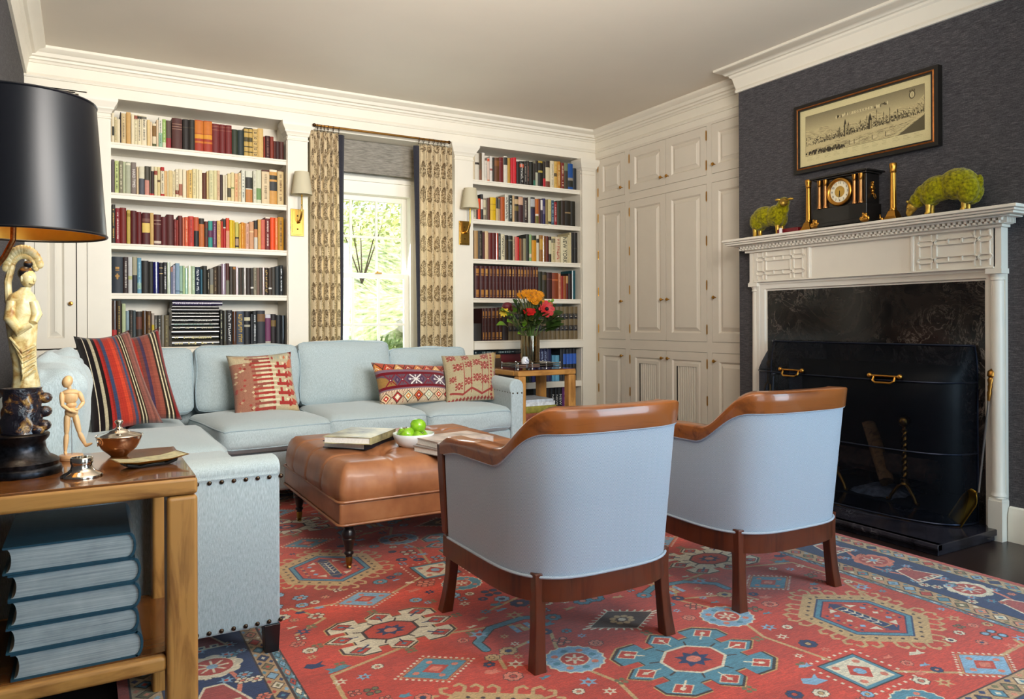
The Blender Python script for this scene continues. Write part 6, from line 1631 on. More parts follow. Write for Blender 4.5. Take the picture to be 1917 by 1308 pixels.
# ---------------------------------------------------------------- rug
def rug_canvas():
    X0, X1, Y0, Y1 = .085, 3.185, .70, 4.90; C0 = 1.635
    c = Canvas(1240, 1680, 'b8402e', X1 - X0, Y1 - Y0, X0, Y0); r = random.Random(31)
    RED, NAVY, TEAL, SKY, TAN, CREAM, DK, SAL, OLV = 'b5402f', '22335c', '4f8296', '7ea4c0', 'b99a6c', 'd6ccb4', '3a2a26', 'cc7660', '6e6a48'
    rr = np.random.default_rng(2)
    # slight abrash in the red ground
    ab = np.repeat(rr.normal(0, 1, 56), 30)[:1680]; ab = np.convolve(ab, np.ones(40) / 40, 'same')
    c.a *= (1 + .10 * ab[:, None, None]).astype(np.float32)
    def gear(x, y, s=1.0, col=SKY):
        n = 18; pts = [(x + s * (.088 + .007 * (k % 2)) * math.cos(2 * PI * k / (2 * n)), y + s * (.080 + .007 * (k % 2)) * math.sin(2 * PI * k / (2 * n))) for k in range(2 * n)]
        c.poly([(x + (a - x) * 1.07, y + (b - y) * 1.07) for a, b in pts], CREAM); c.poly(pts, col)
        for k in range(8): a = k * PI / 4; c.ell(x + s * .066 * math.cos(a), y + s * .060 * math.sin(a), s * .012, s * .010, [TEAL, SAL][k % 2])
        n = 12; c.poly([(x + s * (.047 + .005 * (k % 2)) * math.cos(2 * PI * k / n), y + s * (.043 + .005 * (k % 2)) * math.sin(2 * PI * k / n)) for k in range(n)], CREAM); c.ell(x, y, s * .044, s * .040, RED)
        for k in range(6): a = k * PI / 3; c.line([(x, y), (x + s * .028 * math.cos(a), y + s * .026 * math.sin(a))], s * .010, CREAM)
        c.ell(x, y, s * .009, s * .008, SAL)
    def cross(x, y, w, h, A, B, inner):
        def q(a, b): return (x + a * w, y + b * h)
        base = [(1, 0), (.80, .20), (.62, .20), (.62, .36), (.86, .36), (.86, .62), (.62, .86), (.36, .86), (.36, .62), (.20, .62), (.20, .80), (0, 1)]
        full = []
        for sx, sy, rev in ((1, 1, 0), (-1, 1, 1), (-1, -1, 0), (1, -1, 1)):
            p = [(a * sx, b * sy) for a, b in base]; full += p[::-1] if rev else p
        c.poly([q(a * 1.035, b * 1.045) for a, b in full], 'b89a60'); c.poly([q(a * 1.01, b * 1.015) for a, b in full], DK); c.poly([q(a * .975, b * .97) for a, b in full], A)
        for a, b in ((.74, 0), (-.74, 0), (0, .74), (0, -.74), (.62, .62), (-.62, .62), (.62, -.62), (-.62, -.62)):
            X, Y = q(a, b); c.dia(X, Y, .17 * w, .17 * h, CREAM if A != CREAM else DK); c.dia(X, Y, .145 * w, .145 * h, inner); 
            d = math.hypot(a, b); c.line([q(a - a / d * .22, b - b / d * .22), q(a + a / d * .04, b + b / d * .04)], .007, CREAM if A != CREAM else NAVY); c.dia(X, Y, .05 * w, .05 * h, CREAM if A != CREAM else TEAL)
        for a, b in ((.42, .18), (-.42, .18), (.42, -.18), (-.42, -.18), (.18, .42), (-.18, .42), (.18, -.42), (-.18, -.42)): c.line([q(a * .8, b * .8), q(a * 1.25, b * 1.25)], .006, DK)
        oc = [(.42, .17), (.17, .42), (-.17, .42), (-.42, .17), (-.42, -.17), (-.17, -.42), (.17, -.42), (.42, -.17)]
        c.poly([q(*p) for p in oc], CREAM if A != CREAM else DK); c.poly([q(a * .90, b * .90) for a, b in oc], RED)
        st = [(x + w * (.25 if k % 2 == 0 else .15) * math.cos(k * PI / 8), y + h * (.25 if k % 2 == 0 else .15) * math.sin(k * PI / 8)) for k in range(16)]; c.poly(st, B); c.ell(x, y, w * .10, h * .10, SAL)
        for a, b in ((1.0, 0), (-1.0, 0), (0, 1.0), (0, -1.0), (.9, .9), (-.9, .9), (.9, -.9), (-.9, -.9)):
            X, Y = q(a * 1.10, b * 1.10); 
            for u, v in ((1, 1), (-1, 1), (1, -1), (-1, -1)): c.ell(X + u * .009, Y + v * .009, .008, .008, OLV)
    def hooked(x, y, w=.20, h=.25, fill=TAN):
        hexo = lambda k: [(x, y + h * k), (x + w * k, y + h * .45 * k), (x + w * k, y - h * .45 * k), (x, y - h * k), (x - w * k, y - h * .45 * k), (x - w * k, y + h * .45 * k)]
        P = hexo(1.0)
        for i in range(6):
            (ax, ay), (bx, by) = P[i], P[(i + 1) % 6]; L = math.hypot(bx - ax, by - ay); n = max(2, int(L / .045)); nx, ny = (by - ay) / L, -(bx - ax) / L
            if nx * ((ax + bx) / 2 - x) + ny * ((ay + by) / 2 - y) < 0: nx, ny = -nx, -ny
            tx, ty = (bx - ax) / L, (by - ay) / L
            for k in range(n):
                t = (k + .5) / n; px, py = ax + (bx - ax) * t, ay + (by - ay) * t; s_ = 1 if t > .5 else -1
                c.line([(px, py), (px + nx * .030, py + ny * .030), (px + nx * .045 + tx * .020 * s_, py + ny * .045 + ty * .020 * s_), (px + nx * .032 + tx * .030 * s_, py + ny * .032 + ty * .030 * s_)], .012, fill)
        c.poly(P, fill)
        for i in range(6):
            (ax, ay), (bx, by) = P[i], P[(i + 1) % 6]
            for k in range(5): t = (k + .5) / 5; c.ell(x + (ax + (bx - ax) * t - x) * .86, y + (ay + (by - ay) * t - y) * .86, .006, .006, DK)
        c.poly(hexo(.76), NAVY); c.poly(hexo(.735), TEAL); c.poly(hexo(.66), NAVY); c.poly(hexo(.64), RED)
        for sg in (-1, 1):
            for k in range(7): c.rect(x + sg * w * .52 - .006, x + sg * w * .52 + .006, y - h * .30 + k * h * .09, y - h * .26 + k * h * .09, [NAVY, TAN][k % 2])
        c.rect(x - .026, x + .026, y - h * .38, y + h * .38, 'b89a60'); c.rect(x - .021, x + .021, y - h * .36, y + h * .36, NAVY)
        for sg in (-1, 1): c.poly([(x - .03, y + sg * h * .38), (x + .03, y + sg * h * .38), (x, y + sg * h * .56)], NAVY); c.line([(x - .035, y + sg * h * .44), (x, y + sg * h * .52), (x + .035, y + sg * h * .44)], .006, NAVY)
        c.line([(x, y - h * .28), (x, y + h * .28)], .007, CREAM)
        for k in range(5): yy = y - h * .24 + k * h * .12; c.line([(x - .016, yy + .012), (x, yy), (x + .016, yy + .012)], .006, CREAM)
        for sg in (-1, 1):
            for k in (-1, 0, 1): c.dia(x + sg * w * .36, y + k * h * .20, .013, .013, [CREAM, SKY][k % 2])
            c.poly([(x + sg * .04, y + h * .42), (x + sg * .075, y + h * .30), (x + sg * .035, y + h * .30)], CREAM); c.poly([(x + sg * .04, y - h * .42), (x + sg * .075, y - h * .30), (x + sg * .035, y - h * .30)], CREAM)
    def diamond(x, y, rx, ry, A, B, comb=False):
        if comb:
            for k in range(28):
                t = k / 28 * 4; e = int(t); f = t - e; cs = [(1, 0), (0, 1), (-1, 0), (0, -1), (1, 0)]
                px = (cs[e][0] * (1 - f) + cs[e + 1][0] * f); py = (cs[e][1] * (1 - f) + cs[e + 1][1] * f); c.line([(x + px * rx, y + py * ry), (x + px * rx * 1.22, y + py * ry * 1.22)], .008, CREAM)
            c.dia(x, y, rx * 1.05, ry * 1.05, CREAM)
        else:
            for k in range(36):
                t = k / 36 * 4; e = int(t); f = t - e; cs = [(1, 0), (0, 1), (-1, 0), (0, -1), (1, 0)]
                c.ell(x + (cs[e][0] * (1 - f) + cs[e + 1][0] * f) * rx * 1.22, y + (cs[e][1] * (1 - f) + cs[e + 1][1] * f) * ry * 1.22, .005, .005, CREAM)
            c.dia(x, y, rx * 1.10, ry * 1.10, 'b89a60'); c.dia(x, y, rx * 1.05, ry * 1.05, RED)
        c.dia(x, y, rx, ry, A)
        if comb:
            for k in range(8): a = k * PI / 4; c.ell(x + .036 * math.cos(a), y + .028 * math.sin(a), .013, .011, TAN)
            c.ell(x, y, .014, .012, CREAM)
        else:
            c.dia(x, y, rx * .42, ry * .42, RED); c.dia(x, y, rx * .24, ry * .24, B)
            for a, b in ((.6, 0), (-.6, 0), (0, .6), (0, -.6)): c.ell(x + a * rx, y + b * ry, .011, .009, SAL)
    def square(x, y, s, A=CREAM):
        for k in range(9):
            for sg in (-1, 1): c.rect(x - s * 1.35 + k * s * .32, x - s * 1.35 + k * s * .32 + .010, y + sg * s * 1.25 - .005, y + sg * s * 1.25 + .005, CREAM); c.rect(x + sg * s * 1.30 - .005, x + sg * s * 1.30 + .005, y - s * 1.2 + k * s * .29, y - s * 1.2 + k * s * .29 + .010, CREAM)
        c.rect(x - s, x + s, y - s, y + s, DK); c.rect(x - s * .95, x + s * .95, y - s * .95, y + s * .95, TEAL); c.rect(x - s * .80, x + s * .80, y - s * .80, y + s * .80, A)
        c.dia(x, y, s * .52, s * .52, RED); c.ell(x, y, s * .22, s * .22, SKY)
        for a in (-1, 1):
            for b in (-1, 1): c.ell(x + a * s * .55, y + b * s * .55, s * .13, s * .13, SAL)
    def floret(x, y, s, A, B, n=8):
        for k in range(n): a = 2 * PI * k / n; c.ell(x + s * .65 * math.cos(a), y + s * .6 * math.sin(a), s * .36, s * .33, DK)
        for k in range(n): a = 2 * PI * k / n; c.ell(x + s * .65 * math.cos(a), y + s * .6 * math.sin(a), s * .29, s * .26, A)
        c.ell(x, y, s * .30, s * .28, B)
    def star(x, y, s, A):
        c.poly([(x + s * (1 if k % 2 == 0 else .45) * math.cos(k * PI / 6), y + s * .9 * (1 if k % 2 == 0 else .45) * math.sin(k * PI / 6)) for k in range(12)], A); c.ell(x, y, s * .25, s * .25, RED)
    def bird(x, y, s, A, f=1):
        c.poly([(x - f * s, y), (x - f * s * .3, y + s * .45), (x + f * s * .3, y + s * .15), (x + f * s, y + s * .5), (x + f * s * .7, y - s * .1), (x + f * s, y - s * .5), (x, y - s * .35)], A)
    def blocks(x, y, A, B):
        for k in range(3): c.rect(x - .04 + k * .028, x - .02 + k * .028, y - .03, y + .03, [A, B, A][k]); c.ell(x - .03 + k * .028, y, .006, .006, CREAM)
    def both(fn, dx, *a, **k): fn(C0 - dx, *a, **k); fn(C0 + dx, *a, **k)
    F0, F1 = .54, 2.695
    per = 1.47; ys = [b + per * k for k in (-1, 0, 1, 2) for b in (1.64,)]
    # vines first
    for y in ys:
        for sg in (-1, 1):
            V = lambda *p: c.line([(C0 + sg * a, y + b) for a, b in p], .013, TAN)
            V((.33, .16), (.30, .06), (.36, -.26), (.36, -.32)); V((.33, .34), (.28, .45), (.38, .58), (.62, .62)); V((.30, .45), (.52, .38), (.54, .30)); V((.72, .60), (1.0, .52), (1.02, .20)); V((.36, -.25), (.62, -.42), (.95, -.40)); V((.98, .25), (.90, .05)); V((.0, .72), (.20, .78), (.36, .72)); V((1.02, .86), (.9, .95), (.98, 1.1))
            c.line([(C0 + sg * .20, y + .55), (C0 + sg * .30, y + .60), (C0 + sg * .44, y + .58), (C0 + sg * .53, y + .50), (C0 + sg * .53, y + .44)], .034, DK); c.line([(C0 + sg * .20, y + .55), (C0 + sg * .30, y + .60), (C0 + sg * .44, y + .58), (C0 + sg * .53, y + .50), (C0 + sg * .53, y + .44)], .026, TEAL)
    for y in ys:
        cross(C0 - .01, y + .06, .255, .20, TEAL, NAVY, RED); diamond(C0 - .01, y + .41, .135, .082, '4a3020', CREAM, True); cross(C0, y + .82, .19, .15, SKY, NAVY, RED) if False else None
        both(gear, .325, y + .245); both(hooked, .73, y); both(cross, .735, y + .74, .225, .165, CREAM, NAVY, RED)
        both(diamond, .72, y + .405, .105, .078, TEAL, SAL); both(diamond, .715, y + 1.055, .105, .078, SKY, SAL); both(square, .355, y - .25, .085)
        both(cross, .735, y - .49, .21, .16, TEAL, NAVY, RED) if False else None
        both(blocks, .34, y + .53, SKY, TAN); both(gear, .33, y + 1.02, .85, TEAL); square(C0, y + .86, .06, TEAL); both(hooked, .30, y + .80, .11, .13, OLV) if False else None
    # scattered small motifs, mirrored
    taken = []
    for y in ys:
        for dx, dy, rad in ((0, .06, .30), (0, .41, .18), (.325, .245, .11), (.73, 0, .28), (.735, .74, .25), (.72, .405, .14), (.715, 1.055, .14), (.355, -.25, .13), (.34, .53, .06), (.33, 1.02, .10), (0, .86, .09), (.40, .58, .05), (.53, .48, .04)): taken.append((dx, y + dy, rad))
    cnt = 0
    for k in range(5200):
        dx, y = r.uniform(.0, 1.035), r.uniform(1.0, 4.6); s_ = r.choice([.020, .026, .032, .040])
        if any(math.hypot(dx - a, (y - b) * 1.1) < q + s_ * .95 for a, b, q in taken): continue
        taken.append((dx, y, s_ * 1.12)); cnt += 1; kind = r.randrange(9); A = r.choice([SKY, SKY, CREAM, TEAL, TAN, SAL, CREAM, NAVY]); B = r.choice([RED, SAL, NAVY, TAN])
        for sg in (-1, 1):
            x = C0 + sg * dx
            if kind < 4: floret(x, y, s_, A, B, r.choice([6, 8, 8]) if sg < 0 else 8)
            elif kind < 6: star(x, y, s_, A)
            elif kind == 6: bird(x, y, s_, A, sg)
            elif kind == 7:
                for u, v in ((1, 1), (-1, 1), (1, -1), (-1, -1)): c.ell(x + u * s_ * .45, y + v * s_ * .45, s_ * .42, s_ * .40, DK); c.ell(x + u * s_ * .45, y + v * s_ * .45, s_ * .30, s_ * .28, OLV if A == TEAL else A)
            else: c.poly([(x - s_, y), (x - s_ * .5, y + s_ * .6), (x + s_ * .2, y + s_ * .25), (x + s_, y + s_ * .6), (x + s_ * .6, y), (x + s_, y - s_ * .6), (x - s_ * .4, y - s_ * .6)], A)
    # borders
    yb0, yb1 = .70, 4.90
    def guard(x0, x1, base, cols, seed, vertical=True, lo=yb0, hi=yb1):
        q = random.Random(seed)
        R_ = (lambda a0, a1, b0, b1, col: c.rect(a0, a1, b0, b1, col)) if vertical else (lambda a0, a1, b0, b1, col: c.rect(b0, b1, a0, a1, col))
        D_ = (lambda a, b, u, v, col: c.dia(a, b, u, v, col)) if vertical else (lambda a, b, u, v, col: c.dia(b, a, v, u, col))
        R_(x0, x1, lo, hi, base); w = x1 - x0; R_(x0, x0 + .004, lo, hi, DK); R_(x1 - .004, x1, lo, hi, DK); t = lo; i = 0
        while t < hi:
            col = q.choice(cols); D_((x0 + x1) / 2, t + .03, w * .36, .028, DK); D_((x0 + x1) / 2, t + .03, w * .30, .023, col); D_((x0 + x1) / 2, t + .03, w * .12, .010, q.choice(cols))
            for sg in (-1, 1): D_((x0 + x1) / 2 + sg * w * .3, t + .062, w * .12, .012, q.choice(cols))
            t += .066; i += 1
    def main(x0, x1, vertical, lo, hi, seed):
        q = random.Random(seed); T = (lambda a, b: (a, b)) if vertical else (lambda a, b: (b, a)); w = x1 - x0; xc = (x0 + x1) / 2
        (c.rect(x0, x1, lo, hi, NAVY) if vertical else c.rect(lo, hi, x0, x1, NAVY))
        t = lo; pts = []
        while t < hi: pts.append(T(xc + w * .26 * math.sin(t * 9), t)); t += .02
        c.line(pts, .014, SAL); t = lo + .1; i = 0
        while t < hi:
            p = T(xc + w * .05 * (-1) ** i, t)
            if i % 2 == 0:
                n = 9
                for k in range(n): a = 2 * PI * k / n; c.ell(p[0] + .060 * math.cos(a), p[1] + .055 * math.sin(a), .030, .028, SAL if i % 4 else CREAM)
                c.ell(p[0], p[1], .060, .056, 'a8443c'); 
                for k in range(8): a = 2 * PI * k / 8; c.line([p, (p[0] + .045 * math.cos(a), p[1] + .042 * math.sin(a))], .008, CREAM)
                c.ell(p[0], p[1], .016, .016, SKY)
            else:
                a1, a2, a3, a4 = T(xc - w * .30, t - .06), T(xc + w * .30, t - .06), T(xc + w * .10, t + .07), T(xc - w * .10, t + .07); c.poly([a1, a2, a3, a4], '9c4440'); c.line([a1, a2, a3, a4, a1], .008, CREAM)
                for k in (-1, 0, 1): pp = T(xc + k * w * .16, t - .05); c.rect(pp[0] - .014, pp[0] + .014, pp[1] - .014, pp[1] + .014, CREAM); c.rect(pp[0] - .006, pp[0] + .006, pp[1] - .006, pp[1] + .006, NAVY)
            for k in range(7): pp = T(xc + q.uniform(-.44, .44) * w, t + q.uniform(.05, .16)); floret(pp[0], pp[1], q.choice([.018, .024]), q.choice([SKY, CREAM, SAL, TEAL]), q.choice([RED, SAL]), 6) if k < 4 else star(pp[0], pp[1], .026, q.choice([SKY, TEAL]))
            t += .20; i += 1
    cg = ['d6ccb4', '4f8296', 'b5402f', 'cc8468', '22335c', '7ea4c0', '6e6a48']
    for (a, b, s_) in ((.113, .196, 1), (3.076, 3.158, 2)): guard(a, b, 'b09a78', cg, s_)
    for (a, b, s_) in ((.455, .512, 3), (2.724, 2.812, 5)): guard(a, b, 'b0906a', cg, s_)
    for (a, b, s_) in ((.512, .542, 4), (2.694, 2.724, 6)): guard(a, b, '5c8290', cg, s_)
    c.rect(.085, .113, yb0, yb1, 'b04434'); c.rect(3.158, 3.185, yb0, yb1, 'b04434')
    main(.196, .455, True, yb0, yb1, 7); main(2.812, 3.076, True, yb0, yb1, 8)
    for (y0, y1, m0, m1, g0, g1) in ((.70, .728, .811, 1.07, 1.07, 1.155), (4.872, 4.90, 4.53, 4.789, 4.445, 4.53)):
        c.rect(.085, 3.185, y0, y1, 'b04434'); (guard(y1 if y0 < 2 else m1, m0 if y0 < 2 else y0, 'b09a78', cg, 9, False, .113, 3.158)); main(m0, m1, False, .20, 3.07, 11); guard(g0, g1, 'b0906a', cg, 12, False, .455, 2.81)
    r2 = np.random.default_rng(9); n = r2.random((1680, 1240 // 8 + 1)).astype(np.float32); n = np.repeat(n, 8, 1)[:, :1240]
    c.a = np.clip(c.a * (1 + (n[:, :, None] - .5) * .20), 0, 1); c.grain(.16, 4); return c
m = MB(); x0, x1, y0, y1 = .085, 3.185, .70, 4.90
m.quad((x0, y0, .012), (x1, y0, .012), (x1, y1, .012), (x0, y1, .012), 0, [(0, 0), (1, 0), (1, 1), (0, 1)])
for a, b in (((x0, y0), (x1, y0)), ((x1, y0), (x1, y1)), ((x1, y1), (x0, y1)), ((x0, y1), (x0, y0))): m.quad((a[0], a[1], .0005), (b[0], b[1], .0005), (b[0], b[1], .012), (a[0], a[1], .012), 1)
tag(m.build('area_rug', [pattern_mat('rug_pattern', rug_canvas(), .95, .5, .1, .3, 350), M('rug_edge', '8c3428', .95)]), 'large red and navy hand-knotted rug with geometric medallions', 'rug')
